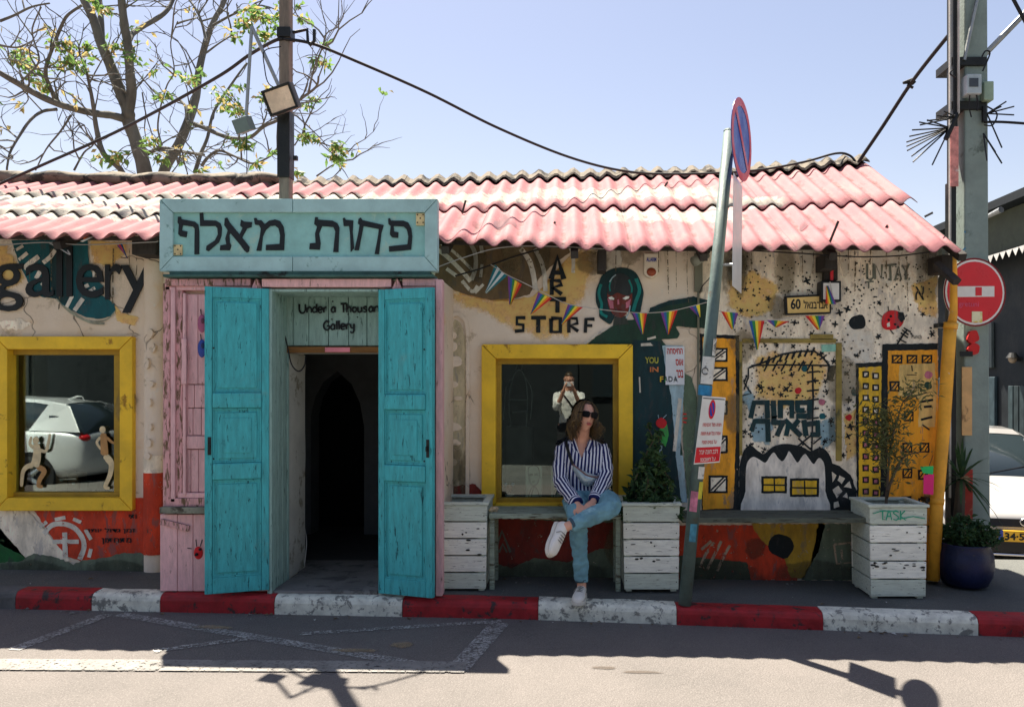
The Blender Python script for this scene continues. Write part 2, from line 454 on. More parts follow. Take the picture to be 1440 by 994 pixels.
def wall_material():
    m, nt, b, pos = base_mat('old_plaster')
    n1 = noise_n(nt, pos, 1.1, 6, 0.62); n2 = noise_n(nt, map_n(nt, pos, (3.2, 3.2, 1.1)), 1.6, 6, 0.7, 0.5)
    n3 = noise_n(nt, pos, 5.5, 7, 0.7, 0.3); n4 = noise_n(nt, pos, 2.3, 5, 0.6, 0.8)
    c = mix_n(nt, ramp_n(nt, n1, 0.32, 0.68), C(232, 220, 202, 1.05), C(222, 204, 178, 1.05))
    c = mix_n(nt, ramp_n(nt, n4, 0.56, 0.74, 0, 0.5), c, C(214, 170, 104, 1.1))       # old ochre wash
    c = mix_n(nt, ramp_n(nt, n2, 0.58, 0.72, 0, 0.6), c, C(176, 166, 136, 1.0))        # runs of dirt
    c = mix_n(nt, ramp_n(nt, n3, 0.62, 0.70, 0, 0.75), c, C(228, 222, 208, 1.0))      # patched filler
    c = mix_n(nt, ramp_n(nt, n3, 0.40, 0.31, 0, 0.6), c, C(170, 152, 120, 1.0))
    cr = nd(nt, 'ShaderNodeTexVoronoi', feature='DISTANCE_TO_EDGE'); cr.inputs['Scale'].default_value = 2.1
    wv = nd(nt, 'ShaderNodeVectorMath', operation='ADD'); nt.links.new(pos, wv.inputs[0])
    tn = nd(nt, 'ShaderNodeTexNoise'); tn.inputs['Scale'].default_value = 4.0; nt.links.new(pos, tn.inputs['Vector'])
    nt.links.new(map_n(nt, tn.outputs['Color'], (0.35, 0.35, 0.35)), wv.inputs[1]); nt.links.new(wv.outputs[0], cr.inputs['Vector'])
    ck = math_n(nt, 'MULTIPLY', ramp_n(nt, cr.outputs['Distance'], 0.0, 0.012, 0.8, 0.0), ramp_n(nt, n1, 0.5, 0.6))
    c = mix_n(nt, ck, c, C(70, 60, 48, 1))
    nt.links.new(c, b.inputs['Base Color']); b.inputs['Roughness'].default_value = 0.92; b.inputs['Specular IOR Level'].default_value = 0.2
    h = math_n(nt, 'ADD', n3, math_n(nt, 'MULTIPLY', noise_n(nt, pos, 40, 4, 0.7), 0.5))
    h = math_n(nt, 'SUBTRACT', h, ck)
    bump_n(nt, b, h, 0.7, 0.012)
    return m
M_WALL = wall_material()
M_PALEWALL = M('white_plaster', C(200, 200, 190, 1.1), rough=0.9, var=0.12, scale=3, bump=0.5, bscale=30, stain=C(150, 145, 125, 1), samt=0.4, sscale=4)
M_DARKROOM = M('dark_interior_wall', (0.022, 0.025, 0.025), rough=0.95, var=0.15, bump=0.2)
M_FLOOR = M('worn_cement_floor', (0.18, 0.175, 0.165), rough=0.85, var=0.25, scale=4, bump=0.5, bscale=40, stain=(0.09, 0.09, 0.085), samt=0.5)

def holed_wall(name, x0, x1, z0, z1, holes, y0, y1, mat, parent, axis='y'):
    """a wall slab with rectangular openings: one closed mesh"""
    xs_ = sorted({x0, x1, *[h[0] for h in holes], *[h[1] for h in holes]}); zs_ = sorted({z0, z1, *[h[2] for h in holes], *[h[3] for h in holes]})
    mb = MB()
    inh = lambda x, z: any(h[0] < x < h[1] and h[2] < z < h[3] for h in holes)
    cells = {(i, j): not inh((xs_[i]+xs_[i+1])/2, (zs_[j]+zs_[j+1])/2) for i in range(len(xs_)-1) for j in range(len(zs_)-1)}
    for (i, j), on in cells.items():
        if not on: continue
        a, b_, c, d = xs_[i], xs_[i+1], zs_[j], zs_[j+1]
        mb.add([(a,y0,c),(b_,y0,c),(b_,y0,d),(a,y0,d)], [(0,1,2,3)]); mb.add([(a,y1,c),(b_,y1,c),(b_,y1,d),(a,y1,d)], [(3,2,1,0)])
        for (di, dj, p, q) in ((-1,0,(a,c),(a,d)), (1,0,(b_,d),(b_,c)), (0,-1,(b_,c),(a,c)), (0,1,(a,d),(b_,d))):
            if not cells.get((i+di, j+dj), False):
                mb.add([(p[0],y0,p[1]),(p[0],y1,p[1]),(q[0],y1,q[1]),(q[0],y0,q[1])], [(0,1,2,3)])
    me = mb.mesh(name); bm = bmesh.new(); bm.from_mesh(me); bmesh.ops.remove_doubles(bm, verts=bm.verts, dist=0.0005)
    bmesh.ops.recalc_face_normals(bm, faces=bm.faces); bm.to_mesh(me); bm.free()
    return link_mesh(name, me, mat, parent)
def wx(px): return (px - CX) * WY / F
def wz(py): return EYE - (py - CY) * WY / F
XL, XR = -6.6, wx(1319)
LW = (wx(-2), wx(178), wz(712), wz(478)); CW = (wx(684), wx(884), wz(722), wz(490)); DO = (wx(403), wx(559), 0.10, wz(492))
wall = holed_wall('wall', XL, XR, -0.25, 2.72, [LW, CW, DO], WY, WY + 0.40, M_WALL, bld)
# gable end, left end, back wall
def gable(name, x0, x1, mat):
    mb = MB(); pts = [(6.50, -0.45), (9.50, -0.45), (9.50, 2.66), (7.83, 3.56), (6.50, 2.82)]
    n = len(pts)
    mb.add([(x0, y, z) for y, z in pts] + [(x1, y, z) for y, z in pts], [tuple(range(n)), tuple(range(2*n-1, n-1, -1))] + [(i, (i+1) % n, (i+1) % n+n, i+n) for i in range(n)])
    return mb.build(name, mat, bld)
gable('gable_wall', XR - 0.3, XR, M_WALL); gable('gable_wall', XL, XL + 0.3, M_WALL)
MB().box((XL + 0.3, 9.2, -0.4), (XR - 0.3, 9.5, 2.66)).build('back_wall', M_WALL, bld)
# inside: floor, ceiling, partition with a pointed arch
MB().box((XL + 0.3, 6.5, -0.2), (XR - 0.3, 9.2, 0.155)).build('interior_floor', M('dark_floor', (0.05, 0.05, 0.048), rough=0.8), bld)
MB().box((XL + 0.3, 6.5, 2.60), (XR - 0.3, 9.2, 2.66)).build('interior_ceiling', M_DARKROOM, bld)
ax0, ax1 = (437 - CX)*7.6/F, (512 - CX)*7.6/F; azt = EYE - (522 - CY)*7.6/F
arch = [(ax0, 0.16), (ax0, azt - 0.42), (ax0 + 0.04, azt - 0.25), (ax0 + 0.12, azt - 0.10), ((ax0+ax1)/2, azt), (ax1 - 0.12, azt - 0.12), (ax1 - 0.04, azt - 0.30), (ax1, azt - 0.52), (ax1, 0.16)]
mb = MB()
for y in (7.6, 7.85):
    top = 2.6
    pts = [Vector((x, y, z)) for x, z in arch]
    L = Vector((ax0 - 0.75, y, 0.16)); R = Vector((ax1 + 0.75, y, 0.16)); LT = Vector((L.x, y, top)); RT = Vector((R.x, y, top))
    mb.add([L, LT, RT, R] + pts[::-1], [tuple(range(13))])
k = len(arch)
mb.add([(x, 7.6, z) for x, z in arch] + [(x, 7.85, z) for x, z in arch], [(i, i+1, k+i+1, k+i) for i in range(k-1)])
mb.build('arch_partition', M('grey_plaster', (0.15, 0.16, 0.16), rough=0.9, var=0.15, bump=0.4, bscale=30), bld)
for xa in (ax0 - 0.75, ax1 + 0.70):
    MB().box((xa - 0.12, 6.51, 0.157), (xa, 7.59, 2.598)).build('partition_or_backing', M_DARKROOM, bld)
MB().box((XL + 0.31, 7.9, 0.157), (ax0 - 0.9, 8.0, 2.598)).build('partition_or_backing', M_DARKROOM, bld)
MB().box((ax1 + 0.72, 7.9, 0.157), (XR - 0.31, 8.0, 2.598)).build('partition_or_backing', M_DARKROOM, bld)

MB().box((ax0 - 0.3, 8.05, 0.157), (ax1 + 0.3, 8.12, 2.598)).build('partition_or_backing', M('black_shade_panel', (0.006, 0.007, 0.007), rough=1, bump=0), bld)  # black sheet added behind the arch; its colour stands in for deep shade
# ---------------------------------------------------------------- roof of corrugated sheets
def ze(x): return interp(x, [-7, -4, -0.9, 0.4, 2.9], [2.66, 2.63, 2.59, 2.535, 2.53])
def zr(x): return interp(x, [-7, -5.5, -2.76, -1.38, 0, 1.03, 2.07, 2.73, 3.0], [3.53, 3.53, 3.51, 3.53, 3.59, 3.61, 3.66, 3.725, 3.74])
YE, YR = 5.65, 7.80
PITCH, AMP = 0.163, 0.025
def roof_pt(x, v, lift=0.0):
    s_ = 0.012*mnoise.noise(Vector((x*0.9, v*3, 4)))
    return Vector((x, YE + (YR-YE)*v, ze(x) + (zr(x)-ze(x))*v + lift + s_))
def roof_material():
    m, nt, b, pos = base_mat('pink_roof_paint')
    sep = nd(nt, 'ShaderNodeSeparateXYZ'); nt.links.new(pos, sep.inputs[0])
    n1 = noise_n(nt, pos, 2.2, 6, 0.65); n2 = noise_n(nt, pos, 7, 7, 0.7, 0.4); n3 = noise_n(nt, map_n(nt, pos, (1, 0.35, 0.35)), 9, 6, 0.7)
    oi = nd(nt, 'ShaderNodeObjectInfo').outputs['Random']
    pink = mix_n(nt, ramp_n(nt, n1, 0.3, 0.7), C(230, 146, 152, 0.41), C(236, 166, 168, 0.42))
    pink = mix_n(nt, ramp_n(nt, oi, 0, 1, 0, 0.35), pink, C(226, 138, 146, 0.40))
    v = math_n(nt, 'MULTIPLY', math_n(nt, 'SUBTRACT', sep.outputs[1], YE), 1 / (YR-YE))
    vn = math_n(nt, 'ADD', v, math_n(nt, 'MULTIPLY', math_n(nt, 'SUBTRACT', n2, 0.5), 0.22))
    zig = math_n(nt, 'MULTIPLY', math_n(nt, 'SINE', math_n(nt, 'MULTIPLY', sep.outputs[0], 2*math.pi/PITCH)), 0.022)
    vn = math_n(nt, 'ADD', vn, zig)
    def band(c0, hw, xa, xb):
        d = math_n(nt, 'ABSOLUTE', math_n(nt, 'SUBTRACT', vn, c0))
        f = ramp_n(nt, d, hw*0.75, hw, 1, 0)
        gx = math_n(nt, 'MULTIPLY', ramp_n(nt, sep.outputs[0], xa-0.1, xa), ramp_n(nt, sep.outputs[0], xb, xb+0.1, 1, 0))
        return math_n(nt, 'MULTIPLY', f, gx)
    w = band(0.60, 0.10, -7, -0.4)
    for a in ((0.66, 0.09, -0.25, 1.25), (0.36, 0.075, 0.30, 1.35), (0.50, 0.06, 1.2, 1.75), (0.33, 0.09, -7.0, -2.5), (0.55, 0.12, -4.4, -3.1)):
        w = math_n(nt, 'MAXIMUM', w, band(*a))
    w = math_n(nt, 'MULTIPLY', w, ramp_n(nt, n2, 0.34, 0.44))
    c = mix_n(nt, w, pink, C(232, 226, 210, 0.45))
    gry = math_n(nt, 'MULTIPLY', ramp_n(nt, n3, 0.55, 0.66), math_n(nt, 'ADD', math_n(nt, 'MULTIPLY', w, 0.75), ramp_n(nt, sep.outputs[0], -3.0, -4.2, 0.0, 0.55)))
    c = mix_n(nt, gry, c, C(120, 120, 124, 0.5))
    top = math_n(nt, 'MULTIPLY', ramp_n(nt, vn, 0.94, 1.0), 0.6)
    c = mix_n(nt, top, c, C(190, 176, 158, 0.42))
    c = mix_n(nt, ramp_n(nt, noise_n(nt, pos, 22, 5, 0.7), 0.68, 0.74, 0, 0.6), c, C(120, 70, 60, 0.5))
    st_ = noise_n(nt, map_n(nt, pos, (6, 1.0, 1.0)), 2.2, 7, 0.7, 0.3)                 # streaks running down the slope
    c = mix_n(nt, ramp_n(nt, st_, 0.52, 0.66, 0, 0.55), c, C(214, 186, 178, 0.42))
    c = mix_n(nt, ramp_n(nt, st_, 0.42, 0.30, 0, 0.6), c, C(196, 110, 116, 0.34))
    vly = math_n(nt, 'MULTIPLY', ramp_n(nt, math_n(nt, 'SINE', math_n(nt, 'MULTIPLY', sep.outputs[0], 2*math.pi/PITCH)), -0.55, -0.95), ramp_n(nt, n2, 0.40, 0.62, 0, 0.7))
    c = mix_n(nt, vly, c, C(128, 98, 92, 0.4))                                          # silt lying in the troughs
    nt.links.new(c, b.inputs['Base Color']); b.inputs['Roughness'].default_value = 0.8; b.inputs['Specular IOR Level'].default_value = 0.25
    bump_n(nt, b, math_n(nt, 'ADD', n2, noise_n(nt, pos, 60, 3, 0.6)), 0.35, 0.006)
    return m
M_ROOF = roof_material()
M_RIDGE = M('weathered_ridge', C(176, 166, 148, 0.42), rough=0.95, var=0.3, scale=7, bump=0.6, bscale=35, stain=C(70, 70, 66, 0.6), samt=0.6, sscale=6)
M_TIMBER = M('dark_timber', (0.045, 0.04, 0.035), rough=0.9, var=0.35, scale=5, grain=(6, 6, 1), bump=0.5, bscale=40)
roof = MB()
for x in np.arange(XL + 0.2, XR, 0.92):          # rafters carry the sheets, tips show under the eave
    a = roof_pt(x, 0.03, -0.085); b = roof_pt(x, 0.98, -0.085)
    roof.tube([a, b], 0.038, 4)
    c = Vector((x, 9.85, a.z)); roof.tube([b, c], 0.038, 4)
for v in (0.06, 0.5, 0.96):
    roof.tube([roof_pt(x, v, -0.045) for x in np.arange(XL, XR + 0.05, 0.5)], 0.02, 4)
roof = roof.build('roof', M_TIMBER, bld)
def sheet_mesh(x0, x1, v0, v1, lift, tilt=0.0, back=False, ny=5, rag=0.0):
    nx = max(6, int((x1-x0)/PITCH*10)); rings = []
    rr = random.Random(int(x0*991 + v0*77))
    T = 0.007; top = []; bot = []
    for j in range(ny+1):
        for i in range(nx+1):
            x = x0 + (x1-x0)*i/nx
            v = v0 + (v1-v0)*j/ny
            if j == 0: v += rag*mnoise.noise(Vector((x*3, x0, v0)))
            w = AMP*math.sin(2*math.pi*x/PITCH) + lift*(1 if j < ny else 0.7) + tilt*(x-x0) + 0.010*(1-j/ny)*(1 if v0 > 0.1 else 0)
            p = roof_pt(x, v, w)
            if back: p = Vector((x, 2*YR - p.y, p.z))
            top.append(p); bot.append(p - Vector((0, 0, T)))
    n = nx+1; k = len(top)
    mb = MB(); fs = [(j*n+i, j*n+i+1, (j+1)*n+i+1, (j+1)*n+i) for j in range(ny) for i in range(nx)]
    if back: fs = [f[::-1] for f in fs]
    fb = [tuple(k+q for q in reversed(f)) for f in fs]
    ed = [(i+1, i, k+i, k+i+1) for i in range(nx)] + [(ny*n+i, ny*n+i+1, k+ny*n+i+1, k+ny*n+i) for i in range(nx)]
    ed += [(j*n, (j+1)*n, k+(j+1)*n, k+j*n) for j in range(ny)] + [((j+1)*n+nx, j*n+nx, k+j*n+nx, k+(j+1)*n+nx) for j in range(ny)]
    mb.add(top + bot, fs + fb + ed); return mb
rs = random.Random(11)
x = XL - 0.1; W_ = PITCH * 7; cols = []
right = 2.76
x = right
while x > XL - 0.3:
    cols.append((x - W_ - 0.04, x)); x -= W_
for ci, (a, b) in enumerate(cols):
    rows = [(0.0, 0.50), (0.45, 1.0)] if a > -2.6 else [(0.0, 0.36), (0.32, 0.68), (0.64, 1.0)]
    off = rs.uniform(-0.03, 0.03)
    for ri, (v0, v1) in enumerate(rows):
        aa, bb = a, b
        if ci == 0 and ri > 0: bb = 2.87
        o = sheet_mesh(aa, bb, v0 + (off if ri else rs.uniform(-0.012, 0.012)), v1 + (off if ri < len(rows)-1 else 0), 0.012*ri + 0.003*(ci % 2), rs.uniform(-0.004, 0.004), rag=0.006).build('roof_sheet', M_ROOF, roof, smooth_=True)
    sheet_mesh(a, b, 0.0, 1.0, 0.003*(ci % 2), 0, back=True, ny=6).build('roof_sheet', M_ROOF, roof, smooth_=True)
# ridge: lumpy mortar on the left, scalloped ridge tiles on the right
x = 2.86; i = 0
while x > -3.0:
    x1 = x - 0.34; rings = []
    for j in range(13):
        q = x + (x1-0.03-x)*j/12; zt = zr(q) + 0.02 + AMP*math.sin(2*math.pi*q/PITCH) + rs.uniform(-0.004, 0.004)
        rings.append([Vector((q, YR + yy, zt + zz)) for yy, zz in ((-0.17, -0.060 - 0.008*(i % 2)), (-0.16, -0.040), (-0.05, 0.030), (0.05, 0.032), (0.16, -0.040), (0.17, -0.06), (0, 0.0))])
    MB().loft(rings).build('ridge_tile', M_RIDGE, roof)
    x = x1; i += 1
x = -2.7
while x > XL - 0.2:
    x1 = x - rs.uniform(0.35, 0.6); rings = []
    for j in range(9):
        q = x + (x1-x)*j/8; e = 0.75 + 0.25*math.sin(math.pi*j/8)
        zc = zr(q) + 0.02; rings.append([])
        for t in range(10):
            an = 2*math.pi*t/10; r = e*(0.085 + 0.035*mnoise.noise(Vector((q*4, math.cos(an)*1.5, math.sin(an)*1.5))))
            rings[-1].append(Vector((q, YR - 0.03 + math.cos(an)*r*2.0, zc + math.sin(an)*r*0.95)))
    MB().loft(rings).build('ridge_mortar', M_RIDGE, roof, smooth_=True)
    x = x1 + 0.02
# broken clips and hooks standing up from the sheets
for px, py, dx, dy in ((1165, 345, 14, -34), (1300, 305, 12, -6), (1245, 322, 3, -5), (1028, 300, 10, 12), (935, 262, 4, -6), (650, 300, 5, -18), (775, 322, 6, -10)):
    d = 5.65 + (350 - py) / 122 * 2.15 if py < 350 else 5.65
    d = max(5.64, min(7.6, d)); a = P(px, py, d); b = P(px + dx, py + dy, d - 0.03)
    MB().tube([a, b], 0.009, 5).build('roof_hook', M_TIMBER, roof)
# rotten fascia ends under the eave
for px, py, w, h in ((841, 350, 12, 30), (1160, 356, 18, 22), (1324, 358, 16, 24), (185, 338, 34, 20)):
    MB().bx(px, py, px + w, py + h, 5.86, 6.09).build('eave_bracket', M_TIMBER, bld, bevel=0.006)
a = P(1318, 372, 5.8); b = P(1346, 396, 5.62)
MB().tube([a, b], 0.035, 5).build('eave_bracket', M_TIMBER, bld)
# dry leaves, grit and scraps lying along the gutter and the pavement
rl = random.Random(77); lit = MB()
for k in range(420):
    x = rl.uniform(-4.2, 3.2)
    if rl.random() < 0.6: y = yk(x) - abs(rl.gauss(0, 0.05)) - 0.004; z = gz(x, y) + 0.004
    else: y = rl.uniform(yk(x) + 0.15, 6.05); z = -0.014*x + 0.125
    r = rl.uniform(0.003, 0.010) if rl.random() < 0.85 else rl.uniform(0.012, 0.024); a = rl.uniform(0, 6.28)
    lit.add([(x + r*math.cos(a), y + r*math.sin(a), z), (x - r*0.5*math.sin(a), y + r*0.5*math.cos(a), z + r*0.5), (x - r*math.cos(a), y - r*math.sin(a), z + 0.002), (x + r*0.5*math.sin(a), y - r*0.5*math.cos(a), z + r*0.3)], [(0, 1, 2, 3)], 0 if rl.random() < 0.5 else (1 if rl.random() < 0.8 else 2))
lit = lit.build('gutter_litter', [M('dry_leaf', (0.16, 0.11, 0.06), bump=0), M('grit', (0.22, 0.21, 0.19), bump=0), M('paper_scrap', (0.5, 0.5, 0.47), bump=0)])
tag(lit, 'dry leaves, grit and paper scraps along the kerb and pavement', 'litter', kind='stuff')
# ================================================================== windows
M_YELLOW = M('yellow_frame_paint', C(210, 162, 40, 1.6), rough=0.55, var=0.14, scale=5, bump=0.35, bscale=50, stain=C(150, 110, 30, 1.2), samt=0.25, sscale=7, grain=(1, 1, 1))
M_YELLOW_IN = M('olive_inner_frame', C(150, 122, 38, 1.3), rough=0.6, var=0.2, scale=6, bump=0.35)
def glass_mat(name, ior=1.9, tint=(0.80, 0.88, 0.86, 1)):
    m = bpy.data.materials.new(name); m.use_nodes = True; nt = m.node_tree; nt.nodes.clear()
    out = nd(nt, 'ShaderNodeOutputMaterial'); mx = nd(nt, 'ShaderNodeMixShader'); tr = nd(nt, 'ShaderNodeBsdfTransparent'); gl = nd(nt, 'ShaderNodeBsdfGlossy')
    fr = nd(nt, 'ShaderNodeFresnel'); fr.inputs[0].default_value = ior
    tr.inputs[0].default_value = tint; gl.inputs['Roughness'].default_value = 0.01; gl.inputs[0].default_value = (0.95, 1, 0.98, 1)
    nt.links.new(fr.outputs[0], mx.inputs[0]); nt.links.new(tr.outputs[0], mx.inputs[1]); nt.links.new(gl.outputs[0], mx.inputs[2]); nt.links.new(mx.outputs[0], out.inputs[0])
    return m
M_GLASS = glass_mat('window_glass', 1.78)
def miter(pxo, pyo, pxi, pyi, qxo, qyo, qxi, qyi, d, t):
    """mitred frame board: outer edge o, inner edge i"""
    return MB().prism([P(pxo, pyo, d), P(qxo, qyo, d), P(qxi, qyi, d), P(pxi, pyi, d)], t)
def make_window(x0, y0, x1, y1, w, inner, hole, lab):
    d = 6.05
    win = MB()
    ix0, iy0, ix1, iy1 = x0+w, y0+w, x1-w, y1-w
    # inner frame, set back in the opening
    e = inner
    for a in ((ix0-3, iy0-3, ix1+3, iy0+e), (ix0-3, iy1-e, ix1+3, iy1+3), (ix0-3, iy0+e, ix0+e, iy1-e), (ix1-e, iy0+e, ix1+3, iy1-e)):
        win.bx(*a, 6.12, 6.20)
    win = win.build('window', M_YELLOW_IN, bld, bevel=0.004)
    if lab: win['label'] = lab
    g = 0.5
    for (o0, o1, i0, i1) in (((x0,y0),(x1,y0),(ix0,iy0),(ix1,iy0)), ((x1,y0),(x1,y1),(ix1,iy0),(ix1,iy1)), ((x1,y1),(x0,y1),(ix1,iy1),(ix0,iy1)), ((x0,y1),(x0,y0),(ix0,iy1),(ix0,iy0))):
        cx = (o0[0]+o1[0]+i0[0]+i1[0])/4; cy = (o0[1]+o1[1]+i0[1]+i1[1])/4
        s_ = 0.995
        q = [P(cx+(a-cx)*s_, cy+(b-cy)*(s_ if abs(o1[1]-o0[1]) > 1 else 1), d) for a, b in (o0, o1, i1, i0)]
        MB().prism(q, 0.13).build('frame_board', M_YELLOW, win, bevel=0.004)
    a = P(ix0, iy1, 6.15); b = P(ix1, iy0, 6.15)
    MB().box((a.x, 6.150, a.z), (b.x, 6.156, b.z)).build('pane', M_GLASS, win)
    return win
win_l = make_window(-8, 473, 186, 718, 18, 8, LW, None)
win_c = make_window(677, 484, 890, 728, 20, 8, CW, None)
# deep cills inside the windows
for nm, (h) in (('l', LW), ('c', CW)):
    MB().box((h[0], 6.25, h[2]-0.02), (h[1], 6.72, h[2]+0.02)).build('window_shelf', M('shelf_board', (0.16, 0.13, 0.09), var=0.3, grain=(1, 8, 8)), bld)

# ================================================================== painted walls
def decal(name, pts, mat, layer=1, wobble=0.6, d=WY, parent=None, label=None):
    y = d - 0.003 - 0.0022*layer
    pp = wob(pts, wobble) if wobble else pts
    if mat.name.startswith('wash_'):        # a thin wash: fades out towards its edge
        cx = sum(p[0] for p in pp)/len(pp); cy = sum(p[1] for p in pp)/len(pp); n = len(pp); g = lambda a, b: Vector((P(a, b, d).x, y, P(a, b, d).z))
        ks = (1.12, 0.8, 0.5); rg = [[g(cx + (a-cx)*k, cy + (b-cy)*k) for a, b in pp] for k in ks]
        mb = MB(); mb.add(rg[0] + rg[1] + rg[2], [(r*n+i, r*n+(i+1) % n, (r+1)*n+(i+1) % n, (r+1)*n+i) for r in (0, 1) for i in range(n)] + [tuple(range(2*n, 3*n))])
        o = mb.build(name, mat, parent or wall); at = o.data.attributes.new('fade', 'FLOAT', 'POINT'); at.data.foreach_set('value', [0.0]*n + [0.75]*n + [1.0]*n)
        return o
    o = MB().prism([Vector((P(a, b, d).x, y, P(a, b, d).z)) for a, b in pp], 0).build(name, mat, parent or wall, fixn=False)
    if label: o['label'] = label
    return o
def inkstroke(name, lines, mat, layer=2, d=WY, parent=None, curve=True, label=None):
    if name not in ('stencil_letter', 'painted_cross', 'sprayed_letters') and len(lines) > 1:
        for i, ln in enumerate(lines): o = inkstroke(name, [ln], mat, layer + 0.05*i/len(lines), d, parent, curve, label)
        return o
    mb = MB(); y = d - 0.003 - 0.0022*layer
    for i, (pts, w) in enumerate(lines):
        q = [Vector((p[0], p[1], 0)) for p in pts]
        if curve and len(q) > 2: q = catmull(q, 5)
        w0 = [w*(1+0.14*mnoise.noise(Vector((j*0.6, i*3.1, 0)))) for j in range(len(q))]
        k = len(mb.v); mb.stroke(q, w0, d)
        for t in range(k, len(mb.v)): v = mb.v[t]; mb.v[t] = (v[0], y - 0.00012*i, v[2])
    o = mb.build(name, mat, parent or wall, fixn=False)
    if label: o['label'] = label
    return o
BLACK = paint('black', (22, 30, 32), 1.2, chip=0.22); TEALBLK = paint('teal_black', (24, 52, 54), 1.3, chip=0.22)
TEAL = paint('teal', (22, 76, 82), 1.35, chip=0.25); OCHRE = wash('ochre', (222, 174, 104), 1.25, 0.75); GRIME = wash('grime', (124, 114, 88), 0.9, 0.45, 8.0); GRIMED = wash('grime_dark', (80, 80, 66), 0.8, 0.40, 8.0); PALEW = wash('pale_filler', (214, 206, 190), 1.2, 0.7, 8.0); BROWN = paint('brown', (100, 84, 60), 1.35, chip=0.25)
WHITE = paint('white', (196, 192, 178), 1.25, chip=0.45); REDW = paint('red', (176, 58, 34), 1.45, chip=0.35); GREY = paint('grey_green', (98, 110, 92), 1.2, chip=0.35)
YEL = paint('tower_yellow', (218, 168, 44), 1.4, chip=0.25); ORG = paint('tower_orange', (212, 144, 40), 1.4, chip=0.3); GREEN = paint('green', (30, 84, 44), 1.3, chip=0.25)
CREAM = paint('cream', (218, 206, 184), 1.3, chip=0.45); SKINP = paint('face_brown', (104, 48, 40), 1.4, chip=0.2); DKGREEN = paint('coat_green', (36, 62, 50), 1.3, chip=0.2)
BLUEP = paint('pale_blue', (150, 176, 184), 1.2, chip=0.35); BLUEW = wash('blue_haze', (130, 160, 170), 1.2, 0.8, 7.0); TURQ = paint('turquoise', (24, 110, 104), 1.4, chip=0.25); DKRED = paint('dark_red', (112, 42, 34), 1.35, chip=0.4)
PINKP = paint('pink', (176, 104, 120), 1.3, chip=0.3); GREYTXT = paint('grey_spray', (104, 110, 98), 1.0, chip=0.35); LADY = paint('ladybird_red', (176, 34, 38), 1.5, chip=0.25)

# left wall: ochre patches, big painted boot, lettering
decal('painted_patch', [(-60, 352), (12, 345), (28, 372), (34, 392), (20, 410), (-60, 415)], OCHRE, 1)
decal('painted_patch', [(126, 338), (180, 340), (182, 360), (164, 368), (160, 378), (132, 372)], OCHRE, 1)
decal('painted_patch', [(158, 425), (172, 440), (196, 446), (190, 458), (165, 452)], OCHRE, 1)
boot = [(17, 338), (26, 366), (38, 392), (46, 408), (60, 418), (78, 420), (90, 430), (104, 438), (122, 446), (140, 449), (156, 445), (163, 436), (162, 428), (152, 420), (140, 414), (146, 402), (132, 390), (126, 372), (124, 338)]
decal('painted_boot', boot, TEAL, 2, 0.4)
decal('painted_boot', [(70, 345), (100, 345), (104, 420), (92, 428), (74, 418)], TEALBLK, 3, 0.5)
inkstroke('boot_stripe', [([(24, 352), (34, 346)], 4), ([(28, 366), (40, 356)], 5), ([(35, 378), (44, 370), (56, 361)], 7), ([(62, 370), (72, 362), (79, 352)], 6), ([(52, 392), (60, 378)], 6), ([(60, 402), (66, 396)], 6), ([(95, 432), (103, 416)], 5), ([(106, 437), (118, 420)], 6), ([(115, 406), (126, 401)], 5), ([(115, 390), (117, 382)], 3), ([(133, 390), (133, 382)], 3), ([(125, 411), (135, 405)], 4)], WHITE, 4, curve=False)
inkstroke('boot_sole', [([(92, 431), (112, 446), (130, 454), (148, 455)], 3), ([(80, 420), (100, 440), (125, 451), (150, 450), (163, 438)], 1.6)], paint('sole_grey', (140, 142, 122), 1.2, chip=0.4), 3)
M_LETTER = M('black_cutout_letters', (0.010, 0.014, 0.016), rough=0.55, var=0.2, bump=0.1)
for ch, r in (('g', (-10, 371, 33, 438)), ('a', (36, 371, 76, 418)), ('l', (80, 346, 88, 417)), ('l', (94, 346, 102, 417)), ('e', (107, 371, 146, 419)), ('r', (148, 371, 171, 421)), ('y', (170, 373, 215, 440))):
    text_obj('wall_letter', ch, r, 6.085, M_LETTER, bld, bold=0.004, extrude=0.012)
# below the left window
decal('painted_panel', [(28, 700), (204, 700), (204, 662), (226, 668), (226, 786), (180, 788), (120, 790), (90, 780), (45, 712)], REDW, 1)
decal('painted_panel', [(-60, 716), (38, 716), (64, 745), (100, 788), (60, 792), (36, 782), (-60, 735)], CREAM, 2)
decal('painted_panel', [(-60, 738), (0, 742), (24, 768), (46, 796), (-60, 796)], GREEN, 2)
decal('bare_render', [(-60, 800), (-60, 795), (30, 788), (48, 778), (80, 782), (105, 793), (118, 786), (150, 784), (165, 778), (190, 776), (228, 782), (228, 830), (-60, 830)], GREY, 4, 1.2)
inkstroke('painted_cross', [([(92, 748), (93, 784)], 7), ([(75, 761), (112, 761)], 6)], WHITE, 3)
inkstroke('painted_circle', [([(63, 750), (74, 738), (90, 736), (106, 742), (117, 756), (119, 770), (113, 786)], 7)], WHITE, 3)
inkstroke('circle_dash', [([(57, 741), (67, 733)], 5), ([(78, 730), (93, 727)], 5), ([(104, 729), (115, 734)], 5), ([(121, 744), (129, 758)], 5), ([(129, 771), (126, 783)], 5)], WHITE, 3, curve=False)
text_obj('wall_writing', 'רתוי לודג ןמז', (120, 742, 190, 750), WY - 0.012, BLACK, wall, bold=0.02)
text_obj('wall_writing', 'ןותחתמ', (143, 756, 185, 765), WY - 0.012, BLACK, wall, bold=0.03)
text_obj('wall_writing', 'יתו', (181, 723, 192, 729), WY - 0.012, BLACK, wall, bold=0.03)
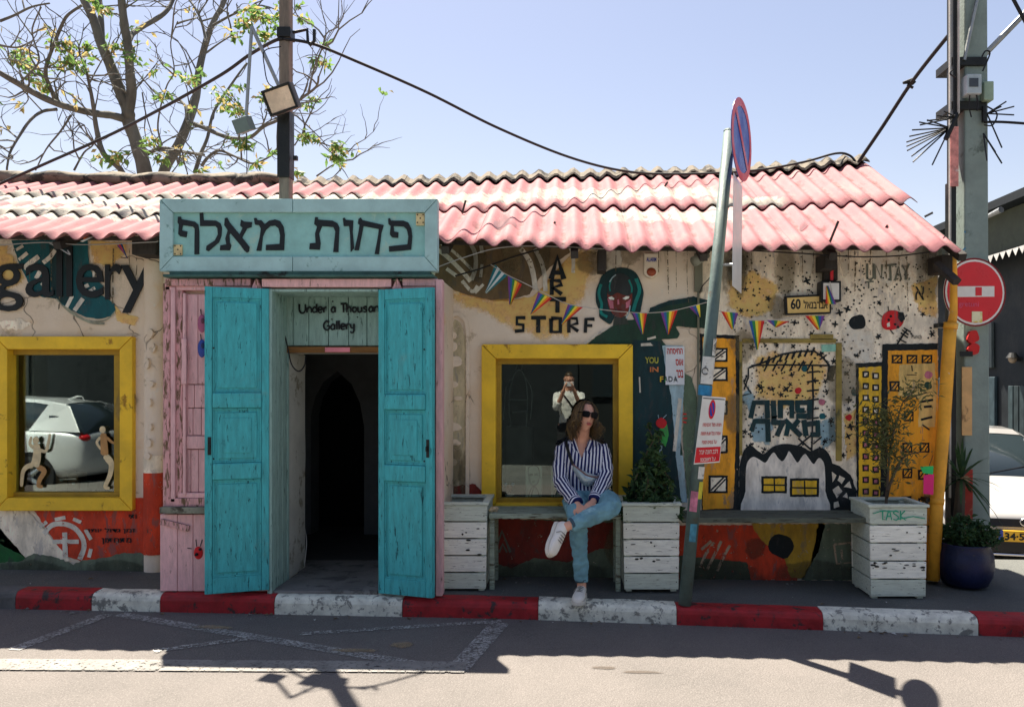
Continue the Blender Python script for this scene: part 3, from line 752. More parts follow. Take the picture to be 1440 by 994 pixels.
decal('bare_render', [(0, 452), (30, 448), (44, 456), (30, 464), (4, 462)], CREAM, 1, 1.5)
# plaster pilaster with lumps beside the pink doorway
def pilaster(px0, px1, py0, py1, bulge, mat, name='pilaster'):
    rings = []; n = 12
    for k in range(25):
        py = py0 + (py1-py0)*k/24; ring = []
        for j in range(n+1):
            t = math.pi*j/n; a = P((px0+px1)/2 - math.cos(t)*(px1-px0)/2, py, WY)
            w = 1 + 0.10*mnoise.noise(Vector((a.x*9, k*0.35, 0)))
            ring.append(Vector((a.x, WY + 0.02 - (math.sin(t)**0.6)*bulge*w, a.z)))
        rings.append(ring + [Vector((rings[0][0].x if False else ring[-1].x, WY + 0.05, ring[0].z)), Vector((ring[0].x, WY + 0.05, ring[0].z))])
    return MB().loft(rings).build(name, mat, bld, smooth_=True)
pil = pilaster(203, 230, 344, 824, 0.07, M_WALL)
def on_pil(name, py0, py1, mat, off=0.004):
    rings = []
    for k in range(7):
        py = py0 + (py1-py0)*k/6 + 2*mnoise.noise(Vector((k*1.3, py0, 0)))
        rings.append([Vector((P(216.5 - math.cos(t)*13.6, py, WY).x, WY + 0.018 - (math.sin(t)**0.6)*0.079, P(0, py, WY).z)) for t in [0.15 + (math.pi-0.3)*j/9 for j in range(10)]])
    return MB().loft(rings, cap=False).build(name, mat, pil, smooth_=True)
on_pil('painted_band', 664, 778, REDW); on_pil('painted_band', 640, 664, CREAM)
def blob(name, px, py, rx, ry, th, mat, seed=0, parent=None, d=WY):
    pts = []
    for i in range(18):
        a = 2*math.pi*i/18; r = 1 + 0.3*mnoise.noise(Vector((math.cos(a)+seed, math.sin(a), seed*0.7)))
        pts.append((px + rx*r*math.cos(a), py + ry*r*math.sin(a)))
    o = MB().prism([Vector((P(a, b, d).x, d - th, P(a, b, d).z)) for a, b in pts], th - 0.001).build(name, mat, parent or wall, bevel=0.003)
    return o
rb = random.Random(5)
for py in (470, 490, 512, 540, 566, 600, 622, 640):
    blob('plaster_lump', 216 + rb.uniform(-3, 6), py, rb.uniform(3, 5), rb.uniform(4, 7), 0.082, M_WALL, py)
# arched relief beside the doorway on the right, with raised plaster pebbles
niche = catmull([(628, 702), (628, 600), (627, 500), (630, 455), (640, 442), (650, 446), (657, 462), (658, 540), (657, 702)], 5)
mb = MB(); mb.stroke(niche, 5, WY - 0.022, 0.021); mb.build('plaster_arch', M_WALL, wall)
decal('painted_patch', [(630, 470), (640, 450), (650, 456), (655, 480), (654, 700), (631, 700)], paint('pale_relief', (178, 168, 138), 1.2, chip=0.5), 1, 1.0)
for px, py, rx, ry in ((637, 471, 5, 6), (636, 488, 8, 7), (640, 509, 10, 8), (636, 541, 8, 5), (640, 600, 9, 6), (640, 622, 8, 4), (645, 560, 6, 3), (636, 650, 7, 5)):
    blob('plaster_pebble', px, py, rx, ry, 0.016, M_WALL, px + py)
# over and beside the middle window
decal('painted_shape', [(612, 330), (830, 335), (806, 352), (780, 370), (758, 392), (745, 414), (722, 420), (690, 422), (655, 414), (622, 402), (612, 400)], BROWN, 1)
decal('painted_patch', [(624, 404), (655, 416), (690, 424), (722, 422), (752, 416), (775, 395), (806, 356), (836, 345), (840, 375), (832, 400), (815, 430), (800, 470), (760, 480), (700, 452), (650, 430)], OCHRE, 0.5, 1.4)
inkstroke('white_brush_arc', [([(616, 352), (630, 362), (650, 382), (662, 396)], 6), ([(628, 378), (642, 388)], 5), ([(650, 395), (664, 410), (672, 402)], 5), ([(660, 340), (668, 356), (669, 376), (663, 394)], 6), ([(676, 340), (678, 356)], 5), ([(678, 372), (676, 390)], 4), ([(732, 350), (744, 366), (750, 386), (753, 408)], 7), ([(752, 350), (762, 370), (766, 390), (767, 410)], 6), ([(802, 348), (806, 362), (806, 384)], 5), ([(616, 340), (640, 356), (668, 384)], 4), ([(680, 400), (668, 412)], 4)], WHITE, 2)
inkstroke('stencil_letter', [([(775, 393), (784, 362), (793, 393)], 8), ([(778, 384), (791, 384)], 6)], BLACK, 4, curve=False)
inkstroke('stencil_letter', [([(776, 415), (776, 395), (787, 395), (790, 401), (778, 405), (790, 414)], 6)], BLACK, 4, curve=False)
inkstroke('stencil_letter', [([(773, 421), (796, 421)], 6), ([(784, 421), (784, 440)], 6)], BLACK, 5, curve=False)
inkstroke('stencil_letter', [([(739, 447), (727, 447), (727, 456), (736, 457), (736, 465), (724, 466)], 5)], BLACK, 4, curve=False)
inkstroke('stencil_letter', [([(747, 447), (768, 447)], 5), ([(757, 447), (757, 468)], 6)], BLACK, 4, curve=False)
inkstroke('stencil_letter', [([(775, 448), (788, 448), (788, 467), (775, 467), (775, 448)], 6)], BLACK, 4, curve=False)
inkstroke('stencil_letter', [([(800, 468), (800, 448), (811, 448), (812, 455), (802, 458), (813, 466)], 5)], BLACK, 4, curve=False)
inkstroke('stencil_letter', [([(836, 449), (824, 449), (823, 468)], 5), ([(824, 458), (833, 458)], 4)], BLACK, 4, curve=False)
# painted woman with teal hair
hair_m = catmull([(848, 386), (862, 378), (880, 377), (894, 384), (901, 397), (905, 412), (903, 424), (900, 440), (893, 450), (886, 440), (868, 438), (862, 450), (858, 456), (850, 452), (843, 446), (842, 436), (838, 425), (838, 410), (842, 398)], 4, True)
decal('painted_hair', [(p.x, p.y) for p in [Vector((a, b, 0)) for a, b in [(q[0], q[1]) for q in hair_m]]], TEALBLK, 3, 0.2)
decal('painted_coat', [(826, 484), (838, 474), (862, 458), (872, 452), (886, 450), (900, 448), (912, 440), (940, 428), (975, 422), (998, 428), (998, 455), (990, 462), (950, 459), (956, 470), (952, 476), (930, 477), (938, 488), (941, 520), (950, 560), (960, 640), (966, 706), (890, 706), (888, 484)], DKGREEN, 2, 0.4)
decal('painted_coat_edge', [(912, 440), (940, 430), (975, 424), (998, 430), (998, 423), (975, 417), (940, 423), (914, 433)], TEALBLK, 3, 0.4)
decal('painted_column', [(890, 478), (928, 480), (936, 500), (944, 560), (958, 706), (890, 706)], paint('night_teal', (22, 50, 54), 1.3, chip=0.3), 3, 0.5)
decal('painted_face', [(q[0], q[1]) for q in catmull([(855, 405), (862, 398), (876, 398), (887, 405), (889, 418), (887, 430), (880, 442), (872, 447), (863, 443), (856, 432), (854, 418)], 4, True)], SKINP, 4, 0)
decal('painted_cheek', [(854, 420), (862, 424), (863, 434), (858, 434)], PINKP, 5, 0.2); decal('painted_cheek', [(887, 420), (880, 426), (880, 434), (885, 432)], PINKP, 5, 0.2)
decal('painted_fringe', [(q[0], q[1]) for q in catmull([(854, 412), (857, 398), (866, 386), (878, 386), (888, 396), (889, 412), (880, 416), (868, 412), (860, 416)], 4, True)], paint('fringe', (44, 50, 52), 1.3, chip=0.15), 6, 0)
for e in ([(855, 419), (860, 417), (864, 420), (863, 422), (858, 422)], [(875, 420), (880, 417), (885, 417), (884, 420), (879, 422)]):
    decal('painted_eye', e, paint('eye_white', (206, 206, 196), 1.3, chip=0.05), 7, 0)
decal('painted_nose', [(868, 422), (870, 421), (871, 428), (868, 429)], PINKP, 6, 0)
inkstroke('painted_lips', [([(864, 437), (869, 436), (875, 438)], 2.0)], paint('lip', (80, 24, 26), 1.4, chip=0.05), 6)
inkstroke('hair_curl', [([(845, 400), (842, 414), (846, 428), (845, 440), (854, 446)], 4), ([(894, 392), (899, 408), (894, 424), (890, 438)], 5), ([(860, 392), (857, 402), (858, 410)], 2), ([(884, 394), (888, 404), (888, 412)], 2.5)], TURQ, 7)
inkstroke('hair_shine', [([(857, 397), (861, 391), (866, 387)], 1.6), ([(886, 430), (884, 440), (880, 448)], 1.5)], BLUEP, 8)
decal('painted_neck', [(864, 445), (880, 445), (884, 456), (862, 458)], paint('neck', (56, 62, 56), 1.2, chip=0.2), 3.5, 0.3)
decal('painted_pale_band', [(931, 486), (960, 486), (962, 540), (958, 600), (956, 640), (950, 640), (944, 560), (936, 520)], BLUEP, 4, 0.4)
decal('painted_pale_band', [(950, 640), (960, 640), (966, 706), (958, 706)], BLUEP, 4, 0.4)
decal('painted_green_grey_shape', [(962, 525), (972, 530), (980, 560), (978, 700), (966, 700), (960, 620)], paint('mural_green_grey', (86, 104, 84), 1.2, chip=0.35), 3, 0.6)  # plain green-grey mural shape beside the pale band
inkstroke('painted_fingers', [([(960, 582), (965, 582)], 2), ([(960, 588), (966, 588)], 2), ([(960, 593), (965, 594)], 2)], LADY, 5, curve=False)
inkstroke('white_drip', [([(901, 485), (918, 484)], 4), ([(899, 530), (900, 552)], 2), ([(910, 477), (922, 474)], 3), ([(948, 634), (956, 560)], 5), ([(822, 484), (838, 471), (852, 463)], 2.5)], WHITE, 5, curve=False)
for t, r, c in (('YOU', (907, 502, 926, 511), (150, 150, 60)), ('IN', (914, 516, 926, 523), (190, 110, 50)), ('F', (928, 529, 933, 537), (190, 160, 40)), ('A', (934, 529, 939, 537), (40, 130, 60)), ('D', (940, 529, 946, 537), (30, 50, 70)), ('A', (947, 529, 953, 537), (40, 40, 44))):
    text_obj('wall_writing', t, r, WY - 0.025, paint('lett%d%d%d' % c, c, 1.4, chip=0.1), wall, bold=0.03)
# small painted snail-like figure in bright colours
decal('painted_figure', [(q[0], q[1]) for q in catmull([(924, 590), (930, 587), (936, 591), (937, 597), (932, 602), (925, 600), (922, 595)], 4, True)], LADY, 6, 0)
decal('painted_figure', [(930, 600), (938, 596), (940, 612), (936, 628), (930, 622), (924, 608)], paint('lime', (60, 150, 70), 1.4, chip=0.2), 5, 0.3)
inkstroke('painted_figure_line', [([(926, 588), (925, 583)], 1), ([(932, 588), (937, 583)], 1), ([(930, 622), (928, 640)], 3)], BLUEP, 6, curve=False)

# right part: speckled cream wall with little town
decal('cream_wash', [(1000, 340), (1318, 340), (1318, 820), (1210, 820), (1205, 735), (985, 735), (985, 352)], CREAM, 0.3, 1.5)
for q in ([(1022, 390), (1060, 380), (1095, 400), (1090, 440), (1050, 450), (1020, 430)], [(1060, 500), (1150, 490), (1170, 520), (1150, 560), (1100, 575), (1062, 560)], [(1185, 580), (1204, 570), (1206, 640), (1190, 650)], [(1280, 400), (1316, 390), (1318, 450), (1290, 440)]):
    decal('painted_patch', q, OCHRE, 0.9, 2.0)
for q in ([(1055, 590), (1075, 580), (1090, 600), (1080, 625), (1058, 620)], [(1150, 590), (1172, 585), (1175, 620), (1155, 640)], [(1040, 560), (1052, 540), (1062, 560), (1055, 580)]):
    decal('painted_patch', q, BLUEW, 1.0, 2.0)
# shallow frame of a blocked-up door
for a in ((1176, 482, 1184, 648), (1040, 480, 1044, 640), (1044, 476, 1176, 482), (1140, 470, 1172, 478)):
    MB().bx(*a, WY - 0.02, WY - 0.001).build('door_trim', M('olive_trim', C(140, 124, 66, 1.2), var=0.35, stain=C(90, 90, 60, 1), samt=0.5), wall, bevel=0.003)
def spots(name, n, x0, y0, x1, y1, r0, r1, mat, layer, seed, avoid):
    rr = random.Random(seed); mb = MB(); y = WY - 0.003 - 0.0022*layer; k = 0
    while k < n:
        px = rr.uniform(x0, x1); py = rr.uniform(y0, y1)
        if any(a <= px <= c and b <= py <= d for a, b, c, d in avoid): continue
        r = rr.uniform(r0, r1); m_ = 7
        mb.add([Vector((P(px + r*math.cos(2*math.pi*i/m_), py + r*math.sin(2*math.pi*i/m_)*rr.uniform(0.8, 1.2), WY).x, y, P(0, py + r*math.sin(2*math.pi*i/m_), WY).z)) for i in range(m_)], [tuple(range(m_-1, -1, -1))]); k += 1
    return mb.build(name, mat, wall, fixn=False)
av = [(1238, 483, 1320, 720), (1200, 505, 1242, 720), (985, 468, 1042, 720), (1045, 636, 1200, 730), (1190, 440, 1222, 470), (1235, 432, 1280, 472)]
tag(spots('paint_dots', 620, 1032, 360, 1314, 640, 0.8, 1.5, BLACK, 2.4, 21, av), kind='stuff')
def splat(px, py, r, seed):
    rr = random.Random(seed); pts = []; n = rr.choice((4, 5, 5)); ph = rr.uniform(0, 6)
    for i in range(n*4):
        a = ph + 2*math.pi*i/(n*4); q = (1.0, 0.62, 0.34, 0.62)[i % 4]; pts.append((px + r*q*math.cos(a)*rr.uniform(0.85, 1.15), py + r*q*math.sin(a)))
    decal('painted_flower', pts, BLACK, 2.6, 0)
rf = random.Random(8)
for px, py in ((1098, 392), (1134, 395), (1048, 407), (1080, 420), (1190, 407), (1236, 426), (1191, 435), (1297, 442), (1174, 456), (1117, 454), (1141, 470), (1235, 473), (1042, 437), (1057, 488), (1092, 486), (1115, 487), (1130, 510), (1113, 527), (1086, 547), (1105, 547), (1098, 555), (1162, 550), (1190, 525), (1193, 562), (1193, 575), (1168, 592), (1047, 607), (1192, 613), (1160, 620), (1172, 508), (1145, 535), (1070, 545), (1180, 440), (1310, 470), (1155, 497), (1205, 500), (1196, 600), (1185, 640)):
    splat(px, py, rf.uniform(4.0, 6.0), px*7 + py)
for k in range(34):
    qx, qy = rf.uniform(1045, 1200), rf.uniform(480, 640)
    if not (1050 < qx < 1152 and 560 < qy < 622): splat(qx, qy, rf.uniform(2.2, 4.5), k*31)
for px, py, c in ((1122, 549, LADY), (1155, 565, PINKP), (1193, 587, LADY), (1156, 585, TEAL), (1201, 552, TEAL), (1131, 518, TEAL)):
    blob('painted_blossom', px, py, 4.5, 4.5, 0.009, c, px)
# rail-like strokes
inkstroke('painted_track', [([(1053, 517), (1075, 509), (1100, 498), (1125, 494), (1145, 494), (1156, 502), (1166, 514)], 2.6), ([(1056, 514), (1100, 513), (1165, 514)], 2.2), ([(1142, 514), (1143, 560), (1142, 600), (1141, 634)], 2.4), ([(1052, 517), (1052, 530), (1046, 548)], 2.0), ([(1044, 556), (1056, 553), (1046, 538), (1050, 528)], 2.0)]
   + [([(1068+i*9, 514-i*1.8), (1073+i*9, 503-i*1.8)], 2.8) for i in range(9)] + [([(1074+i*12, 522), (1082+i*12, 507)], 2.2) for i in range(6)] + [([(1134, 524+i*13), (1151, 522+i*13)], 2.2) for i in range(6)] + [([(1148, 500), (1158, 494)], 2), ([(1152, 506), (1162, 499)], 2), ([(1122, 616), (1140, 632)], 2.4), ([(1140, 612), (1118, 630)], 2.4), ([(1143, 624), (1155, 614)], 2)], BLACK, 2.8, curve=False)
decal('painted_block', [(1164, 514), (1175, 514), (1171, 536), (1162, 534)], BLACK, 3)
# two rows of black painted Hebrew block letters
for ls in ([[(1055, 588), (1060, 566), (1082, 566)], [(1078, 563), (1079, 588)]], [[(1087, 563), (1088, 588)]], [[(1097, 588), (1097, 563)], [(1094, 566), (1116, 566)], [(1113, 563), (1113, 588)]], [[(1119, 585), (1141, 585)], [(1138, 588), (1138, 563)], [(1141, 566), (1118, 566)], [(1121, 563), (1121, 578)], [(1119, 577), (1131, 577)]],
           [[(1056, 606), (1061, 592), (1082, 592)], [(1079, 589), (1080, 621)]], [[(1088, 585), (1088, 597)], [(1086, 594), (1103, 594)], [(1101, 592), (1092, 613)]], [[(1103, 590), (1126, 613)], [(1123, 590), (1112, 604)], [(1108, 598), (1105, 613)]], [[(1130, 590), (1133, 613)], [(1130, 597), (1152, 594)], [(1149, 592), (1150, 613)], [(1139, 611), (1152, 611)]]):
    inkstroke('stencil_letter', [(q, 7.2) for q in ls], TEALBLK, 3.4, curve=False)
# yellow tower left
decal('painted_outline', [(984, 469), (1039, 472), (1041, 600), (1038, 718), (986, 720)], BLACK, 1.5, 0.7)
decal('painted_tower', [(988, 474), (1034, 477), (1035, 600), (1031, 714), (988, 716)], ORG, 2, 0.5)
def pwin(x0, y0, x1, y1, fill, lw=2.4, bars=1, layer=3.2):
    decal('painted_window', [(x0, y0), (x1, y0), (x1, y1), (x0, y1)], BLACK, layer, 0.35)
    decal('painted_glass', [(x0+lw, y0+lw), (x1-lw, y0+lw), (x1-lw, y1-lw), (x0+lw, y1-lw)], fill, layer + 0.8, 0.3)
    if bars == 1: inkstroke('painted_bar', [([(x0+lw, y1-lw-1), (x1-lw-3, y0+lw)], lw*0.7), ([(x0+lw+5, y1-lw), (x1-lw, y0+lw+2)], lw*0.6)], BLACK, layer + 1.6, curve=False)
    if bars == 2: inkstroke('painted_bar', [([((x0+x1)/2, y0+lw), ((x0+x1)/2+0.5, y1-lw)], lw*0.6), ([(x0+lw, (y0+y1)/2), (x1-lw, (y0+y1)/2+0.6)], lw*0.6)], BLACK, layer + 1.6, curve=False)
for y in (489, 516, 563, 612, 668):
    pwin(996, y, 1023, y + 20 + (5 if y > 600 else 0), CREAM, 3.0)
# white scalloped house with thick black outline
outl = [(1041, 728), (1039, 690), (1040, 654), (1046, 633), (1055, 626), (1066, 634), (1074, 638), (1086, 628), (1100, 624), (1116, 625), (1130, 629), (1140, 634), (1152, 629), (1163, 635), (1170, 652), (1171, 690), (1170, 728)]
decal('painted_outline', [(q.x, q.y) for q in catmull([Vector((a, b, 0)) for a, b in outl], 4, True)], BLACK, 3.0, 0.2)
body = [(1049, 722), (1048, 690), (1049, 656), (1054, 645), (1060, 642), (1068, 646), (1076, 650), (1083, 640), (1088, 636), (1094, 644), (1100, 648), (1106, 640), (1109, 634), (1115, 642), (1121, 650), (1127, 642), (1132, 638), (1138, 646), (1144, 652), (1150, 644), (1155, 646), (1159, 656), (1160, 690), (1159, 722)]
decal('painted_house', [(q.x, q.y) for q in catmull([Vector((a, b, 0)) for a, b in body], 4, True)], paint('house_white', (208, 202, 190), 1.25, chip=0.15), 3.8, 0.1)
pwin(1070, 669, 1106, 693, YEL, 3.4, 2, 4.6); pwin(1110, 672, 1151, 698, YEL, 3.4, 2, 4.6)
# black lattice tower beside it
decal('painted_lattice', [(1166, 650), (1180, 655), (1196, 668), (1204, 690), (1203, 728), (1168, 728)], BLACK, 2.5, 0.6)
for q in ([(1169, 663), (1176, 668), (1170, 678)], [(1180, 668), (1188, 672), (1183, 680), (1177, 675)], [(1170, 688), (1178, 682), (1184, 690), (1176, 700)], [(1186, 684), (1194, 676), (1197, 686)], [(1172, 706), (1178, 704), (1180, 712), (1172, 714)], [(1184, 698), (1190, 692), (1192, 700)]):
    decal('painted_gap', q, CREAM, 3.2, 0.3)
# narrow yellow tower, tall orange tower
decal('painted_outline', [(1203, 511), (1243, 509), (1243, 716), (1205, 718), (1203, 600)], BLACK, 3, 0.5)
decal('painted_tower', [(1207, 517), (1239, 515), (1238, 600), (1237, 706), (1207, 708)], YEL, 3.6, 0.4)
for k in range(11):
    for j in (0, 1):
        x0 = 1212 + j*14; y0 = 522 + k*16.4 + (2 if j else 0); pwin(x0, y0, x0 + 9, y0 + 9, CREAM if k < 4 else PINKP, 2.2, 0, 4.2)
decal('painted_outline', [(1240, 484), (1318, 483), (1318, 492), (1248, 493), (1247, 715), (1240, 716)], BLACK, 3.4, 0.5)
decal('painted_tower', [(1247, 492), (1318, 491), (1318, 815), (1262, 815), (1262, 716), (1246, 716)], ORG, 3.2, 0.5)
decal('pasted_notice', [(1264, 513), (1314, 510), (1316, 560), (1314, 600), (1290, 600), (1292, 560), (1262, 556)], paint('old_notice', (204, 172, 104), 1.25, chip=0.3), 3.8, 0.5)
for x0, y0 in ((1253, 499), (1274, 499), (1295, 499)): pwin(x0, y0, x0 + 15, y0 + 12, ORG, 2.4, 1, 4.4)
for x0, y0 in ((1250, 536), (1270, 578), (1268, 622), (1292, 622), (1268, 658), (1290, 660), (1267, 697), (1290, 700)): pwin(x0, y0, x0 + 14, y0 + 14, ORG, 2.4, 1, 4.4)
for px, py, c in ((1305, 527, PINKP), (1304, 542, DKGREEN)): blob('notice_seal', px, py, 5.5, 5.5, 0.0155, c, px)
inkstroke('notice_print', [([(1274, 527), (1288, 527)], 1), ([(1276, 535), (1286, 535)], 1), ([(1272, 545), (1292, 545)], 1), ([(1281, 514), (1282, 522)], 1.4), ([(1293, 565), (1311, 562)], 3), ([(1298, 572), (1309, 571)], 3), ([(1294, 590), (1310, 586)], 3), ([(1296, 597), (1306, 604)], 2)], BLACK, 5, curve=False)
# ladybird, disc, letters, ladder stroke
lb = catmull([(1239, 455), (1241, 444), (1250, 437), (1262, 438), (1270, 445), (1269, 455), (1262, 462), (1250, 464), (1242, 462)], 4, True)
decal('painted_ladybird', [(q[0], q[1]) for q in lb], LADY, 3, 0.2)
decal('painted_ladybird_head', [(1262, 438), (1270, 440), (1272, 449), (1267, 454), (1262, 448)], BLACK, 4, 0.3)
decal('painted_shine', [(1246, 455), (1250, 453), (1251, 459), (1247, 460)], WHITE, 4, 0.2)
for px, py in ((1252, 445), (1258, 456), (1249, 450), (1262, 460)): blob('painted_ladybird_spot', px, py, 1.8, 1.8, 0.014, BLACK, px)
inkstroke('painted_legs', [([(1249, 438), (1248, 431)], 1.2), ([(1240, 446), (1234, 441)], 1.2), ([(1264, 437), (1262, 430)], 1.2), ([(1272, 446), (1275, 443)], 1.2), ([(1251, 464), (1256, 470)], 1.4)], BLACK, 3.5, curve=False)
blob('painted_disc', 1206, 454, 11, 11, 0.008, BLACK, 2)
text_obj('wall_letter', 'א', (1287, 403, 1300, 422), WY - 0.012, BLACK, wall, bold=0.0)
inkstroke('painted_ladder', [([(1261, 484), (1270, 470), (1275, 464)], 2.4), ([(1268, 464), (1277, 471)], 2), ([(1266, 468), (1276, 475)], 2), ([(1270, 461), (1280, 467)], 2), ([(1266, 478), (1274, 482)], 1.8)], BLACK, 3, curve=False)
text_obj('wall_writing', 'Punch', (1282, 470, 1296, 476), WY - 0.011, BLACK, wall)
inkstroke('sprayed_letters', [([(1219, 371), (1219, 392), (1224, 394), (1228, 390), (1228, 371)], 3.3), ([(1230, 393), (1231, 373), (1239, 392), (1240, 372)], 3.3), ([(1244, 374), (1258, 372)], 3.3), ([(1251, 373), (1252, 395)], 3.3), ([(1258, 395), (1263, 375), (1267, 394)], 3.3), ([(1260, 387), (1266, 387)], 2), ([(1268, 373), (1273, 382), (1278, 371)], 3.3), ([(1273, 382), (1273, 394)], 3.3), ([(1277, 392), (1279, 393)], 3.4), ([(1217, 397), (1228, 396)], 2), ([(1221, 397), (1221, 406)], 2)], GREYTXT, 2, curve=False)
decal('sticker', [(1154, 485), (1175, 484), (1175, 494), (1155, 495)], paint('mint', (130, 180, 160), 1.2, chip=0.05), 4, 0)
# lower band under the shelves
decal('painted_panel', [(668, 730), (900, 730), (900, 815), (668, 815)], GREY, 1, 0.8)
decal('painted_panel', [(668, 680), (678, 690), (678, 728), (870, 735), (872, 770), (840, 772), (800, 790), (750, 784), (720, 798), (690, 790), (610, 700), (622, 684)], DKRED, 2, 1.0)
inkstroke('painted_triangle', [([(695, 778), (706, 746), (718, 776)], 4), ([(702, 776), (707, 764), (713, 776)], 3)], GREYTXT, 3, curve=False)
decal('painted_panel', [(955, 738), (1110, 738), (1124, 790), (1120, 815), (955, 815)], REDW, 2, 1.0)
decal('painted_panel', [(1056, 736), (1160, 736), (1150, 776), (1130, 812), (1112, 812), (1100, 780), (1070, 760)], paint('moss_yellow', (160, 128, 44), 1.3, chip=0.4), 3, 1.0)
decal('painted_panel', [(1150, 736), (1240, 736), (1240, 815), (1126, 815), (1140, 790)], GREY, 3, 1.0)
decal('painted_panel', [(955, 780), (1050, 790), (1060, 830), (955, 830)], paint('moss_grey', (70, 78, 62), 1.2, chip=0.4), 3.5, 1.0)
blob('painted_dark_disc', 1098, 767, 17, 17, 0.012, BLACK, 4)
inkstroke('white_brush_stroke', [([(984, 797), (992, 778), (1004, 762)], 4), ([(994, 800), (1008, 772), (1014, 760)], 4), ([(1008, 802), (1018, 780), (1026, 766)], 4), ([(986, 772), (1000, 760)], 4), ([(1172, 765), (1196, 762), (1198, 790), (1176, 792), (1172, 765)], 3), ([(1182, 772), (1184, 786)], 3)], paint('chalky', (170, 150, 128), 1.2, chip=0.65), 4.5, curve=False)

DRIP = M('drip_stain', C(116, 106, 82, 0.8), chip=0.75, chipscale=30, bump=0)
# grime runs, filler and rubbed patches over everything painted on the wall
rg_ = random.Random(91)
for k in range(46):
    cx = rg_.choice((rg_.uniform(0, 200), rg_.uniform(630, 670), rg_.uniform(690, 980), rg_.uniform(985, 1315), rg_.uniform(985, 1315)))
    top = rg_.random() < 0.5
    cy = rg_.uniform(352, 380) if top else rg_.uniform(400, 800); w = rg_.uniform(6, 26); h = rg_.uniform(14, 60) if top else rg_.uniform(8, 40)
    if 170 > cx and 455 < cy < 725: continue
    if 672 < cx < 895 and 470 < cy < 730: continue
    pts = [(cx + w*math.cos(a)*(1 + 0.4*mnoise.noise(Vector((math.cos(a)*2 + k, math.sin(a)*2, 0)))), cy + h*math.sin(a)*(1 + 0.3*mnoise.noise(Vector((math.cos(a)*2, math.sin(a)*2 + k, 3))))) for a in [2*math.pi*i/20 for i in range(20)]]
    mt = rg_.choice((GRIME, GRIME, GRIMED, PALEW)); motif = 832 < cx < 912 and cy < 470 or 1190 < cx < 1305 and cy < 480 or 1040 < cx < 1160 and 540 < cy < 640
    if mt is GRIMED and motif: continue
    decal('wall_stain', pts, mt, (0.55 + 0.004*k) if (mt is PALEW or motif) else 6.5 + 0.03*k, 0)
for k in range(26):       # runs where rain drips from the sheet edges
    cx = rg_.uniform(1035, 1312) if k % 2 else rg_.choice((rg_.uniform(2, 200), rg_.uniform(810, 980))); L = rg_.uniform(25, 90)
    inkstroke('rain_run', [([(cx, 350), (cx + rg_.uniform(-1, 1), 350 + L*0.5), (cx + rg_.uniform(-2, 2), 350 + L)], rg_.uniform(0.8, 2.0))], DRIP, 8)
for x0, x1 in ((-10, 110), (110, 228), (690, 870), (960, 1080), (1080, 1215)):
    decal('wall_stain', [(x0, 815), (x0 + 10, 792), ((x0+x1)/2, 784), (x1 - 12, 796), (x1, 815)], GRIMED, 7.9, 0)
# ================================================================== pink doorway, shutters, sign
FD = 5.50
M_PINK = M('pink_joinery', C(206, 164, 164, 1.3), rough=0.75, var=0.15, scale=8, grain=(5, 5, 1), bump=0.5, bscale=40, stain=C(150, 112, 100, 1.0), samt=0.22, sscale=9, ovar=0.06)
M_PINK2 = M('flaking_pink_joinery', C(200, 152, 152, 1.2), rough=0.8, var=0.2, scale=8, grain=(5, 5, 1), bump=0.6, bscale=40, stain=C(112, 90, 66, 1.0), samt=0.62, sscale=10)
M_SHUT = M('turquoise_paint', C(58, 148, 152, 1.5), rough=0.6, var=0.2, scale=6, grain=(6, 6, 1), bump=0.5, bscale=45, stain=C(22, 84, 88, 1.2), samt=0.34, sscale=9, stain2=C(104, 158, 156, 1.2), s2amt=0.45, s2scale=3.0)
M_PALE = M('pale_turquoise_paint', C(136, 164, 156, 1.35), rough=0.7, var=0.18, scale=6, grain=(6, 6, 1), bump=0.5, bscale=45, stain=C(90, 116, 108, 1.1), samt=0.38, sscale=7)
M_SIGNF = M('sign_frame_paint', C(140, 170, 168, 1.5), rough=0.7, var=0.14, scale=5, bump=0.3, bscale=60, stain=C(100, 136, 128, 1.2), samt=0.3, sscale=7, stain2=C(170, 184, 178, 1.2), s2amt=0.35)
M_SIGNP = M('sign_panel_paint', C(122, 166, 160, 1.45), rough=0.65, var=0.14, scale=7, bump=0.5, bscale=35, stain=C(150, 184, 172, 1.2), samt=0.35, sscale=9)
M_DKGREEN = M('dark_green_moulding', C(58, 92, 84, 1.2), rough=0.7, var=0.3, scale=8, bump=0.4, stain=(0.02, 0.025, 0.02), samt=0.4)
M_IRON = M('black_iron', (0.02, 0.022, 0.022), rough=0.5, var=0.3, metal=0.3)
M_STEEL = M('galvanised_steel', (0.32, 0.34, 0.34), rough=0.5, var=0.2, metal=0.6, scale=12)
M_WIRE = M('black_cable', (0.012, 0.012, 0.013), rough=0.6, bump=0)
def X(px, d=FD): return (px - CX)*d/F
def Z(py, d=FD): return EYE - (py - CY)*d/F
sur = MB()          # masonry piers behind the pink joinery
sur.box((X(231), 5.56, -0.05), (X(377), 6.10 - 0.001, Z(393)))
sur.box((X(536), 5.56, -0.05), (X(620), 6.10 - 0.001, Z(393)))
sur.box((X(377), 5.56, Z(406)), (X(536), 6.10 - 0.001, Z(393)))
sur = sur.build('door_surround', M_WALL, bld)
def brd(px0, py0, px1, py1, d0, d1, mat, name='board', parent=None, bevel=0.004):
    return MB().bx(px0, py0, px1, py1, d0, d1).build(name, mat, parent or sur, bevel=bevel)
